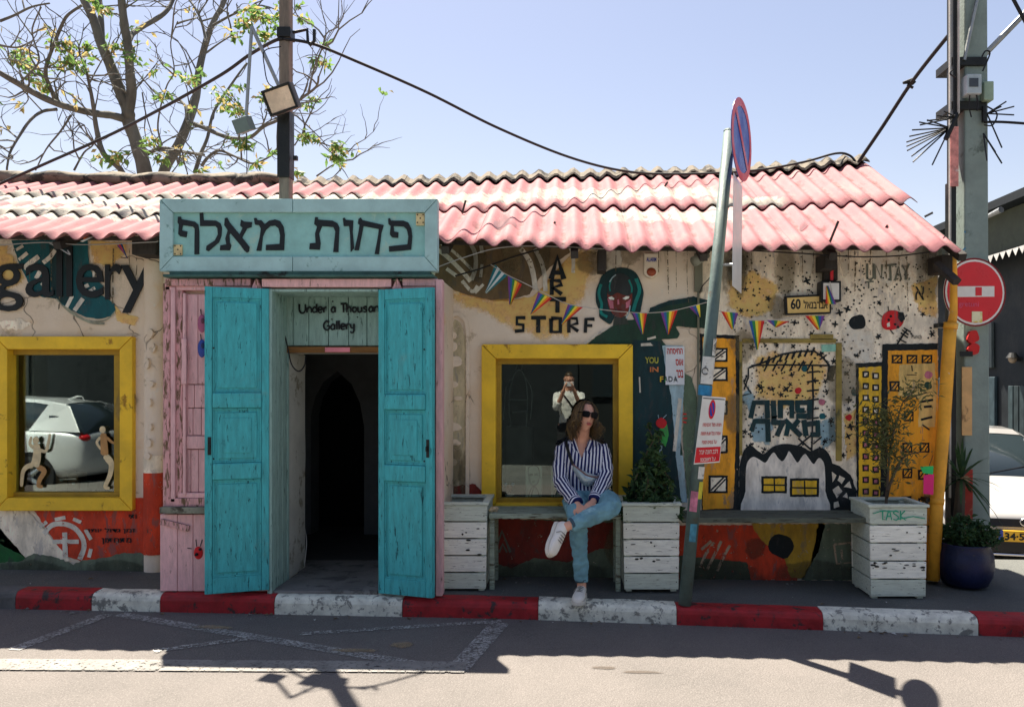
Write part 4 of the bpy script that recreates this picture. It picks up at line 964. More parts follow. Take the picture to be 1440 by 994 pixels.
# left jamb, moulding and boarded panel
brd(229, 398, 239, 712, 5.500, 5.559, M_PINK2, 'jamb_board'); brd(239.5, 404, 246, 706, 5.486, 5.559, M_PINK, 'moulding')
brd(246.5, 408, 256, 702, 5.505, 5.559, M_PINK2, 'jamb_board'); brd(256.5, 412, 261, 697, 5.492, 5.559, M_PINK, 'moulding')
for a in ((261.5, 414, 278, 540), (278.6, 414, 292, 540), (261.5, 541, 273, 573), (273.6, 541, 292, 573), (261.5, 574, 271, 612), (271.6, 574, 283, 612), (283.6, 574, 292, 612), (261.5, 632, 268, 692), (268.6, 632, 279, 692), (279.6, 632, 292, 692)):
    brd(*a, 5.522, 5.559, M_PINK)
brd(256, 613, 292, 631, 5.508, 5.559, M_PINK, 'rail'); brd(255, 476, 262, 540, 5.480, 5.492, M_PINK, 'lock_board')
brd(250, 693, 292, 700, 5.500, 5.559, M_PINK, 'rail'); brd(238, 700.5, 292, 712, 5.486, 5.559, M_PINK2, 'sill_moulding')
brd(224, 713, 294, 722, 5.455, 5.559, M('grey_ledge', C(120, 122, 108, 1.2), var=0.3, stain=C(70, 66, 56, 1), samt=0.5), 'ledge')
brd(225, 723, 249, 831, 5.500, 5.559, M_PINK); brd(249.6, 723, 271, 831, 5.502, 5.559, M_PINK); brd(271.6, 723, 330, 831, 5.500, 5.559, M_PINK)
MB().obox(P(246, 738, 5.49), (0.10, 0.008, 0.02), Matrix.Rotation(math.radians(14), 3, 'Y')).build('broken_slat', M_PINK2, sur, bevel=0.003)
brd(293, 414, 377, 831, 5.515, 5.559, M_PINK)
# head rail with little mitred blocks
brd(232, 392, 352, 402, 5.480, 5.559, M_PINK2, 'head_rail'); brd(368, 392, 550, 403.5, 5.478, 5.559, M_PINK, 'head_rail'); brd(566, 392, 616, 402, 5.480, 5.559, M_PINK, 'head_rail')
for px in (360, 558):
    MB().prism([P(px-7.5, 407, 5.47), P(px+7.5, 407, 5.47), P(px+1, 392, 5.47), P(px-1, 392, 5.47)], 0.09).build('corner_block', M_PINK2, sur, bevel=0.003)
brd(232, 402.5, 352, 408, 5.50, 5.559, M_PINK, 'head_rail'); brd(566, 402.5, 612, 408, 5.50, 5.559, M_PINK, 'head_rail')
brd(612.5, 393, 622, 838, 5.470, 5.559, M_PINK, 'jamb_board'); brd(537, 409, 612, 835, 5.520, 5.559, M_PINK)
# ladybird and hanging discs on the pink boards
lady = MB().ellipsoid(P(279, 777, 5.50), (0.032, 0.010, 0.044), 14, 8).build('painted_ladybird', paint('ladybird_red', (176, 34, 38)), sur, smooth_=True)
inkstroke('painted_legs', [([(270, 771), (264, 770)], 1.2), ([(277, 768), (276, 758)], 1.2), ([(282, 768), (285, 758)], 1.2)], BLACK, 1, d=5.50, parent=sur, curve=False)
blob('painted_spot', 277, 779, 2.2, 2.2, 0.014, BLACK, 3, sur, 5.49); blob('painted_spot', 282, 772, 1.8, 1.8, 0.014, BLACK, 4, sur, 5.49)
for py, c, nm in ((455, (150, 80, 110), 'pink'), (490, (40, 66, 140), 'blue')):
    t = empty('hanging_plaque', P(284, py, 5.50), 'small %s plaque hung on the pink door boards by the shutter' % nm, 'plaque')
    MB().ellipsoid(P(284, py, 5.505), (0.030, 0.010, 0.062), 16, 8).build('disc', M('plaque_' + nm, C(*c, 1.3), rough=0.4), t, smooth_=True)
    MB().tube([P(283, py - 12, 5.512), P(282, py - 20, 5.518)], 0.003, 5).build('cord', M_WIRE, t)
    MB().ellipsoid(P(285, py - 4, 5.493), (0.014, 0.005, 0.02), 10, 6).build('boss', M('plaque_boss_' + nm, C(*[x*0.6 for x in c], 1.3), rough=0.4), t, smooth_=True)
# passage: reveals, ceiling board, transom, inner jamb, floor step
for i in range(3):
    y0 = 5.56 + i*0.09; MB().box((X(377) - 0.001, y0 + 0.001, 0.15), (X(377) + 0.014, y0 + 0.087, 2.232)).build('reveal_board', M_PALE, sur, bevel=0.003)
    MB().box((X(535) - 0.016, y0 + 0.001, 0.15), (X(535) - 0.001, y0 + 0.087, 2.232)).build('reveal_board', M_PALE, sur, bevel=0.003)
MB().box((X(377) + 0.016, 5.50, Z(406) - 0.02), (X(535) - 0.018, 5.835, Z(406) - 0.003)).build('passage_ceiling', M_PALE, sur)
MB().box((X(377), 5.485, 0.14), (X(377) + 0.030, 5.558, 2.23)).build('jamb_board', M_PALE, sur, bevel=0.004)
tx = [400, 412, 434, 462, 490, 516, 545]
for a, b in zip(tx[:-1], tx[1:]):
    brd(a + 0.4, 412, b - 0.4, 486, 5.85 + 0.004*(int(a) % 3), 5.90, M_PALE, 'transom_board')
brd(400, 408, 548, 413, 5.838, 5.90, M_PALE, 'transom_rail')
brd(402, 487.5, 548, 496, 5.838, 5.90, M('bare_lintel_wood', C(120, 84, 46, 1.3), var=0.3, grain=(1, 8, 8)), 'lintel')
brd(457, 488.5, 492, 495, 5.832, 5.837, M('pink_sticker', C(220, 130, 140, 1.3), rough=0.6), 'sticker', bevel=0)
MB().box((X(377) - 0.06, 5.852, 0.16), (X(377) + 0.010, 6.24, Z(496.5, 5.84))).build('inner_jamb', M_PALEWALL, sur)
MB().box((X(377) - 0.001, 5.832, 0.16), (X(377) + 0.022, 5.851, Z(497, 5.84))).build('jamb_board', M_PALE, sur)
MB().box((X(377) + 0.011, 5.902, Z(496, 5.84)), (X(535) - 0.001, 6.101, 2.228)).build('lintel_block', M_PALEWALL, sur)
M_HAND = M('black_brush_paint', (0.008, 0.011, 0.012), rough=0.5, bump=0.2)
# brush lettering from simple strokes (unit boxes)
SF = {'U': [[(0,1),(0,.3),(.25,0),(.6,.02),(.8,.3),(.8,1)]], 'n': [[(0,.6),(0,0)],[(0,.4),(.3,.62),(.55,.5),(.58,0)]], 'd': [[(.55,1),(.58,0)],[(.55,.5),(.25,.62),(0,.35),(.15,.04),(.55,.15)]],
 'e': [[(.02,.32),(.55,.36),(.45,.6),(.15,.6),(0,.3),(.2,0),(.55,.08)]], 'r': [[(0,.6),(.03,0)],[(.03,.38),(.22,.6),(.42,.56)]], 'a': [[(.5,.6),(.52,.0)],[(.5,.5),(.25,.62),(0,.3),(.18,.02),(.5,.16)]],
 'T': [[(0,.95),(.8,1)],[(.4,.97),(.42,0)]], 'h': [[(0,1),(.02,0)],[(.02,.38),(.3,.62),(.52,.48),(.55,0)]], 'o': [[(.28,.6),(.02,.35),(.2,.02),(.5,.12),(.54,.45),(.28,.6)]], 'u': [[(0,.6),(.04,.12),(.3,0),(.52,.2)],[(.52,.6),(.55,0)]],
 's': [[(.45,.56),(.2,.62),(.06,.46),(.42,.24),(.3,.02),(0,.06)]], '$': [[(.5,.85),(.15,.9),(.08,.6),(.5,.42),(.45,.1),(0,.12)],[(.28,1.05),(.28,-.08)]], 'G': [[(.75,.85),(.4,1),(.05,.65),(.1,.2),(.45,0),(.75,.15),(.78,.45),(.45,.45)]],
 'l': [[(.05,1),(.08,0)]], 'y': [[(0,.6),(.1,.2),(.4,.15)],[(.5,.62),(.48,-.2),(.2,-.4),(.0,-.25)]], 'A': [[(0,0),(.4,1),(.75,0)],[(.15,.4),(.62,.4)]], 'S': [[(.7,.85),(.3,1),(.05,.75),(.65,.35),(.45,0),(.0,.1)]], 'K': [[(0,1),(.02,0)],[(.6,1),(.05,.45),(.7,0)]]}
ADV = {'U': 1.05, 'T': .85, 'l': .3, 'r': .55, 'G': 1.0, ' ': .5, 'A': .95, 'S': .95, 'K': .9}
def brush(name, txt, x0, y0, size, w, mat, d, parent, slope=0.0, each=True):
    x = x0
    for i, ch in enumerate(txt):
        if ch in SF:
            mb = MB()
            for k, st in enumerate(SF[ch]):
                q = catmull([Vector((x + a*size*0.82, y0 - b*size + slope*(x-x0), 0)) for a, b in st], 4) if len(st) > 2 else [Vector((x + a*size*0.82, y0 - b*size + slope*(x-x0), 0)) for a, b in st]
                ww = [w*(1.15 - 0.35*j/len(q)) for j in range(len(q))]
                mb.stroke(q, ww, d - 0.0004*k)
            mb.build(name, mat, parent, fixn=False)
        x += ADV.get(ch, 0.76)*size*0.82
    return x
brush('brush_letter', 'Under a Thousand $', 421, 440, 12.5, 2.6, M_HAND, 5.842, sur, -0.012)
brush('brush_letter', 'Gallery', 455, 464, 12.5, 2.6, M_HAND, 5.842, sur, -0.03)
for px, py in ((490, 442), (503, 446), (468, 424), (467, 449)): blob('paint_spot', px, py, 1.0, 1.0, 0.010, M_HAND, px, sur, 5.85)
MB().box((X(377) + 0.02, 5.50, 0.08), (X(535) - 0.02, 6.10, 0.166)).build('door_step', M_FLOOR, sur, bevel=0.01)
MB().box((wx(403), 6.101, 0.0), (wx(559), 6.499, 0.158)).build('threshold', M_FLOOR, sur)
# loose cable beside the opening
q = catmull([P(398, 462, 5.80), P(404, 486, 5.79), P(410, 512, 5.79), P(420, 522, 5.79), P(428, 514, 5.80), P(430, 500, 5.83)], 6)
tag(MB().tube(q, 0.005, 6).build('loose_cable', M_WIRE, smooth_=True), 'black cable loop hanging at the upper left of the doorway', 'cable')
q = catmull([P(430, 500, 6.3), P(427, 560, 6.3), P(429, 640, 6.3), P(426, 720, 6.28), P(431, 760, 6.25), P(428, 795, 6.2)], 6)
tag(MB().tube(q, 0.004, 6).build('loose_cable', M('white_cable', (0.5, 0.5, 0.48), rough=0.6), smooth_=True), 'thin white cable running down inside the doorway', 'cable')

# shutters (door leaves folded back against the front)
def make_leaf(name, hx, fx, hy, fy, zb, zt):
    A = Vector((hx, hy, 0)); B = Vector((fx, fy, 0)); u = (B-A).normalized(); w = (B-A).length
    nrm = Vector((u.y, -u.x, 0)); nrm = nrm if nrm.y < 0 else -nrm
    def slab(a0, a1, z0, z1, t0, t1, nm, mat, par, bev=0.004):
        """a along the leaf, z up, t out of the front face"""
        pts = []
        for z in (z0, z1):
            for a, t in ((a0, t0), (a1, t0), (a1, t1), (a0, t1)):
                p = A + u*a + nrm*t; pts.append((p.x, p.y, z))
        mb = MB(); mb.add(pts, [(0,1,2,3),(7,6,5,4),(0,4,5,1),(1,5,6,2),(2,6,7,3),(3,7,4,0)])
        return mb.build(nm, mat, par, bevel=bev)
    leaf = slab(0, w, zb, zt, -0.018, 0.010, name, M_SHUT, bld, 0.003)
    H_ = zt - zb; st = 0.048
    zz = [0.0, 0.052, 0.375, 0.425, 0.548, 0.60, 0.655, 0.965, 1.0]
    Z_ = [zb + H_*q for q in zz]
    slab(0.001, st, zb + 0.001, zt - 0.001, 0.011, 0.024, 'stile', M_SHUT, leaf); slab(w - st, w - 0.001, zb + 0.001, zt - 0.001, 0.011, 0.024, 'stile', M_SHUT, leaf)
    for a, b in ((Z_[0] + 0.001, Z_[1]), (Z_[7], Z_[8] - 0.001)):
        slab(st + 0.001, w - st - 0.001, a, b, 0.011, 0.022, 'rail', M_SHUT, leaf)
    for a, b in ((Z_[2] - 0.008, Z_[3]), (Z_[5] + 0.01, Z_[6])):
        slab(st + 0.001, w - st - 0.001, a, b, 0.011, 0.034, 'lock_rail', M_SHUT, leaf, 0.009)
    for a, b in ((Z_[1], Z_[2] - 0.009), (Z_[3] + 0.001, Z_[5] + 0.009), (Z_[6] + 0.001, Z_[7])):
        slab(st + 0.03, w - st - 0.03, a + 0.03, b - 0.03, 0.011, 0.019, 'raised_panel', M_SHUT, leaf, 0.006)
        if b - a < 0.4: slab(st + 0.065, w - st - 0.065, a + 0.065, b - 0.065, 0.0195, 0.025, 'raised_panel', M_SHUT, leaf, 0.004)
        for (p, q, r, s_) in ((st + 0.002, w - st - 0.002, a + 0.001, a + 0.012), (st + 0.002, w - st - 0.002, b - 0.012, b - 0.001), (st + 0.002, st + 0.012, a + 0.013, b - 0.013), (w - st - 0.012, w - st - 0.002, a + 0.013, b - 0.013)):
            slab(p, q, r, s_, 0.011, 0.017, 'bead', M_SHUT, leaf, 0.002)
    slab(w - 0.042, w - 0.020, Z_[2] + 0.16, Z_[2] + 0.28, 0.0245, 0.030, 'lock_plate', M_IRON, leaf, 0.002)
    slab(w - 0.036, w - 0.028, Z_[2] + 0.20, Z_[2] + 0.235, 0.031, 0.05, 'latch', M_IRON, leaf, 0.002)
    for q in (0.44, 0.62, 0.8):
        c = A + u*(w*0.86) + nrm*0.026; MB().ellipsoid((c.x, c.y, zb + H_*q), (0.006, 0.004, 0.006), 8, 5).build('screw', M_IRON, leaf)
    return leaf
make_leaf('shutter', X(379), (288 - CX)*5.37/F, 5.497, 5.37, 0.178, 2.231)
make_leaf('shutter', X(534.5), (610 - CX)*5.365/F, 5.497, 5.365, 0.155, 2.225)

# dark green ledge and the name board above it
MB().box((X(236), 5.43, Z(392) + 0.003), (X(612), 5.60, Z(392) + 0.022)).build('ledge_board', M_DKGREEN, sur, bevel=0.004)
MB().box((X(242), 5.46, Z(392) + 0.024), (X(606), 5.60, Z(392) + 0.046)).build('ledge_board', M_DKGREEN, sur, bevel=0.004)
sg = empty('name_board', P(420, 382, 5.48), 'large mint green framed name board with black Hebrew letters above the doorway', 'sign')
SD = 5.47
MB().bx(236, 292, 603, 370, SD + 0.02, SD + 0.05).build('panel', M_SIGNP, sg)
o0 = (224, 279.5, 615, 381.5); i0 = (243, 298.5, 597, 361)
for a, b, c, d in (((o0[0], o0[1]), (411, o0[1]), (411, i0[1]), (i0[0], i0[1])), ((411.8, o0[1]), (o0[2], o0[1]), (i0[2], i0[1]), (411.8, i0[1])), ((o0[0], o0[3]), (411, o0[3]), (411, i0[3]), (i0[0], i0[3])), ((411.8, o0[3]), (o0[2], o0[3]), (i0[2], i0[3]), (411.8, i0[3])),
                  ((o0[0]+0.1, o0[1]+1), (i0[0]-.3, i0[1]+.8), (i0[0]-.3, i0[3]-.8), (o0[0]+0.1, o0[3]-1)), ((o0[2]-0.1, o0[1]+1), (i0[2]+.3, i0[1]+.8), (i0[2]+.3, i0[3]-.8), (o0[2]-0.1, o0[3]-1))):
    MB().prism([P(*q, SD - 0.004) for q in (a, b, c, d)], 0.075).build('frame_board', M_SIGNF, sg, bevel=0.003)
for px in (270, 415, 570):
    MB().bx(px, 300, px + 12, 381, SD + 0.08, 5.70).build('bracket', M_TIMBER, sg)
def tr(pts, ox): return [P(ox + a/7.2, 270 + b/7.2, SD + 0.012) for a, b in pts]
LET = [
 (220, [(215,250),(245,250),(250,275),(385,300),(420,330),(430,400),(430,630),(382,632),(385,370),(365,350),(262,335),(255,390),(310,400),(300,460),(240,450),(218,425),(225,330),(212,310)]),
 (220, [(435,202),(470,202),(475,285),(600,290),(645,315),(660,360),(655,440),(630,510),(525,600),(500,590),(505,545),(590,490),(620,430),(615,365),(595,345),(440,345)]),
 (220, [(690,265),(715,260),(740,310),(840,430),(870,365),(845,340),(855,280),(885,300),(965,305),(960,355),(915,370),(865,460),(940,555),(935,600),(915,615),(885,590),(850,540),(745,415),(735,440),(740,510),(755,540),(740,590),(640,590),(645,540),(705,530),(695,470),(720,390),(685,335)]),
 (220, [(985,265),(1010,262),(1020,285),(1060,285),(1095,325),(1140,290),(1200,278),(1250,295),(1285,350),(1297,430),(1290,590),(1105,590),(1108,535),(1245,525),(1250,440),(1235,370),(1200,340),(1150,345),(1105,385),(1075,450),(1060,595),(1010,595),(1045,450),(1055,370),(1035,335),(995,330)]),
 (420, [(165,255),(190,255),(195,280),(340,290),(390,315),(410,360),(400,610),(348,608),(370,400),(350,355),(235,345),(205,420),(220,520),(212,585),(105,580),(112,520),(170,515),(165,420),(185,350),(155,325)]),
 (420, [(445,265),(465,260),(475,282),(552,288),(545,400),(560,570),(525,608),(520,440),(510,345),(455,345)]),
 (420, [(605,275),(625,258),(645,285),(860,335),(835,420),(812,630),(768,628),(805,430),(810,375),(655,345),(635,450),(608,590),(563,590),(600,430),(615,335),(598,320)]),
 (420, [(905,270),(925,265),(935,290),(1060,290),(1110,310),(1140,370),(1150,450),(1138,585),(915,605),(912,550),(1100,530),(1110,450),(1095,380),(1060,350),(960,345),(965,400),(1010,408),(1005,465),(945,460),(922,430),(930,345),(908,325)])]
for ox, pts in LET:
    MB().prism(tr(pts, ox), 0.009).build('letter', M_LETTER, sg, bevel=0.0015)
for px0, py0, px1, py1 in ((244, 344, 256, 359), (585, 300, 597, 317)):
    MB().bx(px0, py0, px1, py1, SD + 0.008, SD + 0.019).build('metal_plate', M('tarnished_brass', C(196, 178, 130, 1.2), rough=0.5, var=0.25, scale=14), sg, bevel=0.002)
    for a, b in ((2, 2), (10, 2), (2, 13), (10, 13), (6, 7)):
        MB().ellipsoid(P(px0 + a, py0 + b, SD + 0.007), (0.005, 0.003, 0.005), 8, 5).build('screw', M_IRON, sg)
# ================================================================== planters and benches
M_BW = M('whitewashed_board', C(212, 210, 198, 1.4), rough=0.75, var=0.12, scale=9, grain=(1, 3, 8), bump=0.5, bscale=40, stain=C(70, 66, 54, 1.0), samt=0.30, sscale=12, ovar=0.08)
M_BG = M('pale_green_board', C(184, 192, 178, 1.25), rough=0.75, var=0.14, scale=9, grain=(1, 3, 8), bump=0.5, bscale=40, stain=C(80, 84, 66, 1.0), samt=0.30, sscale=12)
M_BENCH = M('weathered_bench_board', C(140, 152, 136, 1.15), rough=0.8, var=0.25, scale=6, grain=(1, 8, 8), bump=0.6, bscale=40, stain=C(80, 76, 60, 1.0), samt=0.5, sscale=8)
M_BENCHD = M('dark_bench_board', C(92, 98, 86, 1.1), rough=0.85, var=0.3, scale=6, grain=(1, 8, 8), bump=0.6, bscale=40, stain=C(50, 46, 38, 1.0), samt=0.5, sscale=8)
M_SOIL = M('potting_soil', (0.03, 0.022, 0.016), rough=1, bump=0.8, bscale=50)
def make_planter(px0, px1, pytop, pybot, d, label, chipped=None, depth=0.40):
    x0, x1 = X(px0, d), X(px1, d); zt, zb = Z(pytop, d), Z(pybot, d)
    t = empty('planter_box', ((x0+x1)/2, d + depth/2, zb), label, 'planter', 'wooden planter boxes along the front')
    n = 5; h = (zt-zb-0.02)/n; g = 0.010
    rr = random.Random(int(px0))
    tp = 0.010     # the box narrows a little towards the ground
    for side in range(4):
        for k in range(n):
            z0 = zb + 0.012 + k*h + g/2; z1 = z0 + h - g; i0 = tp*(1 - (z0-zb)/(zt-zb)); i1 = tp*(1 - (z1-zb)/(zt-zb))
            j = rr.uniform(-0.003, 0.003)
            mat = M_BG if k in (0, n-1) else M_BW
            if side == 0: v = [(x0+i0, d+j, z0), (x1-i0, d+j, z0), (x1-i1, d+j, z1), (x0+i1, d+j, z1)]; off = Vector((0, 0.018, 0))
            elif side == 1: v = [(x0+i0+0.002, d+0.021, z0), (x0+i0+0.002, d+depth, z0), (x0+i1+0.002, d+depth, z1), (x0+i1+0.002, d+0.021, z1)]; off = Vector((0.018, 0, 0)); mat = M_BG
            elif side == 2: v = [(x1-i0-0.002, d+0.021, z0), (x1-i0-0.002, d+depth, z0), (x1-i1-0.002, d+depth, z1), (x1-i1-0.002, d+0.021, z1)]; off = Vector((-0.018, 0, 0)); mat = M_BG
            else: v = [(x0+i0, d+depth+0.003, z0), (x1-i0, d+depth+0.003, z0), (x1-i1, d+depth+0.003, z1), (x0+i1, d+depth+0.003, z1)]; off = Vector((0, 0.016, 0))
            mb = MB(); mb.add([Vector(q) for q in v] + [Vector(q) + off for q in v], [(0,1,2,3),(7,6,5,4),(0,4,5,1),(1,5,6,2),(2,6,7,3),(3,7,4,0)])
            bo = mb.build('board', mat, t, bevel=0.003)
            if side == 0:
                for a in (0.06, 0.94):
                    MB().ellipsoid((x0 + (x1-x0)*a, d + j - 0.001, (z0+z1)/2 + rr.uniform(-.02, .02)), (0.004, 0.003, 0.004), 6, 4).build('nail', M_IRON, bo)
    for cx in (x0 + 0.022, x1 - 0.062):
        for cy in (d + 0.020, d + depth - 0.045):
            MB().box((cx, cy, zb), (cx + 0.04, cy + 0.04, zt - 0.012)).build('corner_post', M_BG, t)
    for a, b in (((x0-0.012, d-0.012), (x1+0.012, d+0.035)), ((x0-0.012, d+depth-0.03), (x1+0.012, d+depth+0.02)), ((x0-0.012, d+0.036), (x0+0.035, d+depth-0.031)), ((x1-0.035, d+0.036), (x1+0.012, d+depth-0.031))):
        MB().box((a[0], a[1], zt-0.010), (b[0], b[1], zt+0.010)).build('rim_board', M_BG, t, bevel=0.003)
    MB().box((x0+0.03, d+0.03, zt-0.10), (x1-0.03, d+depth-0.03, zt-0.04)).build('soil', M_SOIL, t)
    return t, x0, x1, zt, zb
pl1 = make_planter(611, 685, 708, 831, 5.63, 'white boarded planter touching the turquoise shutter, left end of the bench')
pl2 = make_planter(876, 956, 709, 832, 5.64, 'white boarded planter holding the dark climbing plant, right of the seated woman')
pl3 = make_planter(1223, 1304, 711, 842, 5.58, 'white boarded planter with a green scrawl on its top board, far right', depth=0.36)
M_SCRAWL = M('green_marker', C(30, 140, 110, 1.3), rough=0.5)
brush('green_scrawl', 'TASK', 1237, 731, 13, 1.7, M_SCRAWL, 5.572, pl3[0])
MB().stroke([Vector((1228, 722, 0)), Vector((1240, 718, 0)), Vector((1262, 719, 0))], 1.3, 5.571).build('green_scrawl', M_SCRAWL, pl3[0], fixn=False)
MB().stroke([Vector((1262, 730, 0)), Vector((1284, 726, 0)), Vector((1301, 729, 0))], 1.3, 5.571).build('green_scrawl', M_SCRAWL, pl3[0], fixn=False)
def blots(parent, d, rects, mat, seed):
    rr = random.Random(seed)
    for x0, y0, x1, y1, n in rects:
        for k in range(n):
            blob('flaked_spot', rr.uniform(x0, x1), rr.uniform(y0, y1), rr.uniform(1, 4.0), rr.uniform(0.6, 1.6), 0.0035, mat, k + seed, parent, d)
M_FLAKE = M('bare_dark_wood', (0.03, 0.028, 0.022), rough=0.9)
blots(pl3[0], 5.577, [(1226, 790, 1248, 800, 7), (1270, 790, 1300, 803, 6), (1226, 768, 1300, 785, 4), (1270, 745, 1300, 752, 2)], M_FLAKE, 4)
blots(pl2[0], 5.637, [(890, 755, 945, 775, 3), (890, 784, 940, 790, 4)], M_FLAKE, 9)
blots(pl1[0], 5.627, [(650, 736, 680, 790, 6)], M_FLAKE, 13)
def make_bench(px0, px1, py, d0, d1, mat, label, legs):
    z = Z(py, d0); x0, x1 = X(px0, d0), X(px1, d0)
    t = empty('plank_bench', ((x0+x1)/2, (d0+d1)/2, gz(0) + 0.118), label, 'bench', 'plank benches between the planters')
    k = 3; w = (d1-d0)/k
    for i in range(k):
        MB().box((x0, d0 + i*w + 0.002, z - 0.036), (x1, d0 + (i+1)*w - 0.004, z - 0.003*(i % 2))).build('seat_plank', mat, t, bevel=0.004)
    for lx in legs:
        xx = X(lx, d0); MB().box((xx, d0 + 0.02, -0.014*xx + 0.119), (xx + 0.035, d0 + 0.06, z - 0.038)).build('leg', mat, t, bevel=0.003)
        MB().box((xx, d1 - 0.06, -0.014*xx + 0.119), (xx + 0.035, d1 - 0.02, z - 0.038)).build('leg', mat, t, bevel=0.003)
        MB().box((xx + 0.004, d0 + 0.061, z - 0.09), (xx + 0.03, d1 - 0.061, z - 0.039)).build('brace', mat, t)
    return t
make_bench(687.5, 873.5, 722, 5.66, 6.02, M_BENCH, 'pale weathered plank bench the woman sits on', (688, 866))
make_bench(959.5, 1219, 728, 5.66, 6.02, M_BENCHD, 'long dark plank bench under the painted little town', ())

# ================================================================== plants
def leaf_mat(name, c0, c1, trans=0.3):
    m, nt, b, pos = base_mat(name)
    n1 = noise_n(nt, pos, 7, 4, 0.7); n2 = noise_n(nt, pos, 55, 2, 0.5)
    c = mix_n(nt, ramp_n(nt, n1, 0.3, 0.7), c0, c1)
    c = mix_n(nt, ramp_n(nt, n2, 0.4, 0.7, 0, 0.4), c, tuple(min(1, x*1.6) for x in c1[:3]) + (1,))
    nt.links.new(c, b.inputs['Base Color']); b.inputs['Roughness'].default_value = 0.55; b.inputs['Specular IOR Level'].default_value = 0.3
    tr = nd(nt, 'ShaderNodeBsdfTranslucent'); nt.links.new(c, tr.inputs[0]); mx = nd(nt, 'ShaderNodeMixShader'); mx.inputs[0].default_value = trans
    nt.links.new(b.outputs[0], mx.inputs[1]); nt.links.new(tr.outputs[0], mx.inputs[2]); nt.links.new(mx.outputs[0], nt.nodes['Material Output'].inputs[0])
    return m
M_LEAF_DK = leaf_mat('dark_leaf', (0.025, 0.06, 0.025, 1), (0.045, 0.10, 0.035, 1)); M_LEAF_OL = leaf_mat('olive_leaf', (0.08, 0.10, 0.035, 1), (0.15, 0.16, 0.06, 1))
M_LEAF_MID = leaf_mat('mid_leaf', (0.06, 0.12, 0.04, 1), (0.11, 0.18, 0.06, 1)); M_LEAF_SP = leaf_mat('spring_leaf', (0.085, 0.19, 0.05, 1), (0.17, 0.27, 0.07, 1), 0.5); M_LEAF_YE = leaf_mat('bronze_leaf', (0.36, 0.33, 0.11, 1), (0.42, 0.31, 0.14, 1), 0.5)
M_STEM = M('brown_stem', (0.10, 0.075, 0.05), rough=0.9); M_BARK = M('grey_bark', (0.125, 0.125, 0.11), rough=0.95, var=0.35, scale=6, bump=0.8, bscale=35, grain=(1, 1, 0.35))
def leaf(mb, p, dirv, L, W, mi=0, rr=random, fold=0.25):
    d = dirv.normalized(); s_ = d.cross(Vector((rr.uniform(-1, 1), rr.uniform(-1, 1), rr.uniform(-1, 1)))); s_ = s_.normalized() if s_.length > 1e-6 else d.orthogonal(); u = s_.cross(d)
    a = p; b = p + d*L*0.45 + s_*W/2 + u*W*fold; c = p + d*L + u*L*rr.uniform(-0.15, 0.1); e = p + d*L*0.45 - s_*W/2 + u*W*fold; m_ = p + d*L*0.5
    mb.add([a, b, c, e, m_], [(0, 1, 4), (1, 2, 4), (2, 3, 4), (3, 0, 4)], mi)
# dark climbing plant in the middle planter
rr = random.Random(31)
t = empty('climbing_plant', P(915, 706, 5.85), 'dark green climbing plant rising from the planter beside the yellow window', 'plant')
st = MB(); lf = MB()
for k in range(34):
    b = P(rr.uniform(882, 952), 706, 5.72 + rr.uniform(0, 0.25)); hgt = 0.12 + 0.52*rr.random()**1.6; tx_ = rr.uniform(900, 940)
    tip = Vector((b.x + (X(tx_, 5.85) - b.x)*0.7 + rr.uniform(-.06, .06), b.y + rr.uniform(-0.08, 0.1), b.z + hgt))
    if k % 3 == 0: tip = b + Vector((rr.uniform(-0.22, 0.22), rr.uniform(-0.16, -0.02), rr.uniform(-0.10, 0.16)))
    pts = catmull([b, b.lerp(tip, 0.5) + Vector((rr.uniform(-.06, .06), rr.uniform(-.05, .03), 0.03)), tip], 8)
    st.tube(pts, 0.004, 5)
    for i, p in enumerate(pts):
        for q in range(4):
            leaf(lf, p, Vector((rr.uniform(-1, 1), rr.uniform(-1, 0.6), rr.uniform(-1, 0.6))), rr.uniform(0.030, 0.075), rr.uniform(0.018, 0.04), 1 if rr.random() < 0.3 else 0, rr)
st.build('stem', M_STEM, t); lf.build('foliage', [M_LEAF_DK, M_LEAF_MID], t)['kind'] = 'stuff'
# small olive-like tree in the right planter
t = empty('potted_olive_tree', P(1262, 706, 5.78), 'thin olive green shrub growing out of the far right planter', 'plant')
st = MB(); lf = MB(); base = P(1246, 712, 5.78)
lines = [[(1246, 712), (1248, 680), (1250, 650), (1252, 625)], [(1248, 690), (1262, 655), (1275, 640), (1298, 635)], [(1250, 650), (1244, 615), (1236, 590), (1222, 580)], [(1252, 625), (1262, 590), (1270, 565), (1284, 552)], [(1250, 645), (1236, 628), (1222, 620)], [(1252, 630), (1256, 600), (1250, 575)], [(1248, 700), (1256, 670), (1268, 650)], [(1270, 565), (1290, 556), (1306, 552)], [(1246, 600), (1232, 605), (1216, 600)]]
for li, ln in enumerate(lines):
    dd = 5.78 + rr.uniform(-0.10, 0.12); pts = catmull([P(a, b, 5.78 if (i == 0) else dd) for i, (a, b) in enumerate(ln)], 6)
    st.tube(pts, [0.012*(1 - 0.75*i/len(pts)) if li < 2 else 0.006*(1 - 0.6*i/len(pts)) for i in range(len(pts))], 6)
    for i, p in enumerate(pts):
        if li in (0, 6) and i < len(pts)*0.5: continue
        for q in range(11 if li in (2, 3, 4, 5, 8) else 5):
            o_ = Vector((rr.gauss(0, 0.05), rr.gauss(0, 0.05), rr.gauss(0, 0.05)))
            leaf(lf, p + o_, Vector((rr.uniform(-1, 1), rr.uniform(-1, 1), rr.uniform(-0.8, 1))), rr.uniform(0.035, 0.065), rr.uniform(0.010, 0.017), 0, rr)
st.build('stem', M_STEM, t); lf.build('foliage', M_LEAF_OL, t)['kind'] = 'stuff'
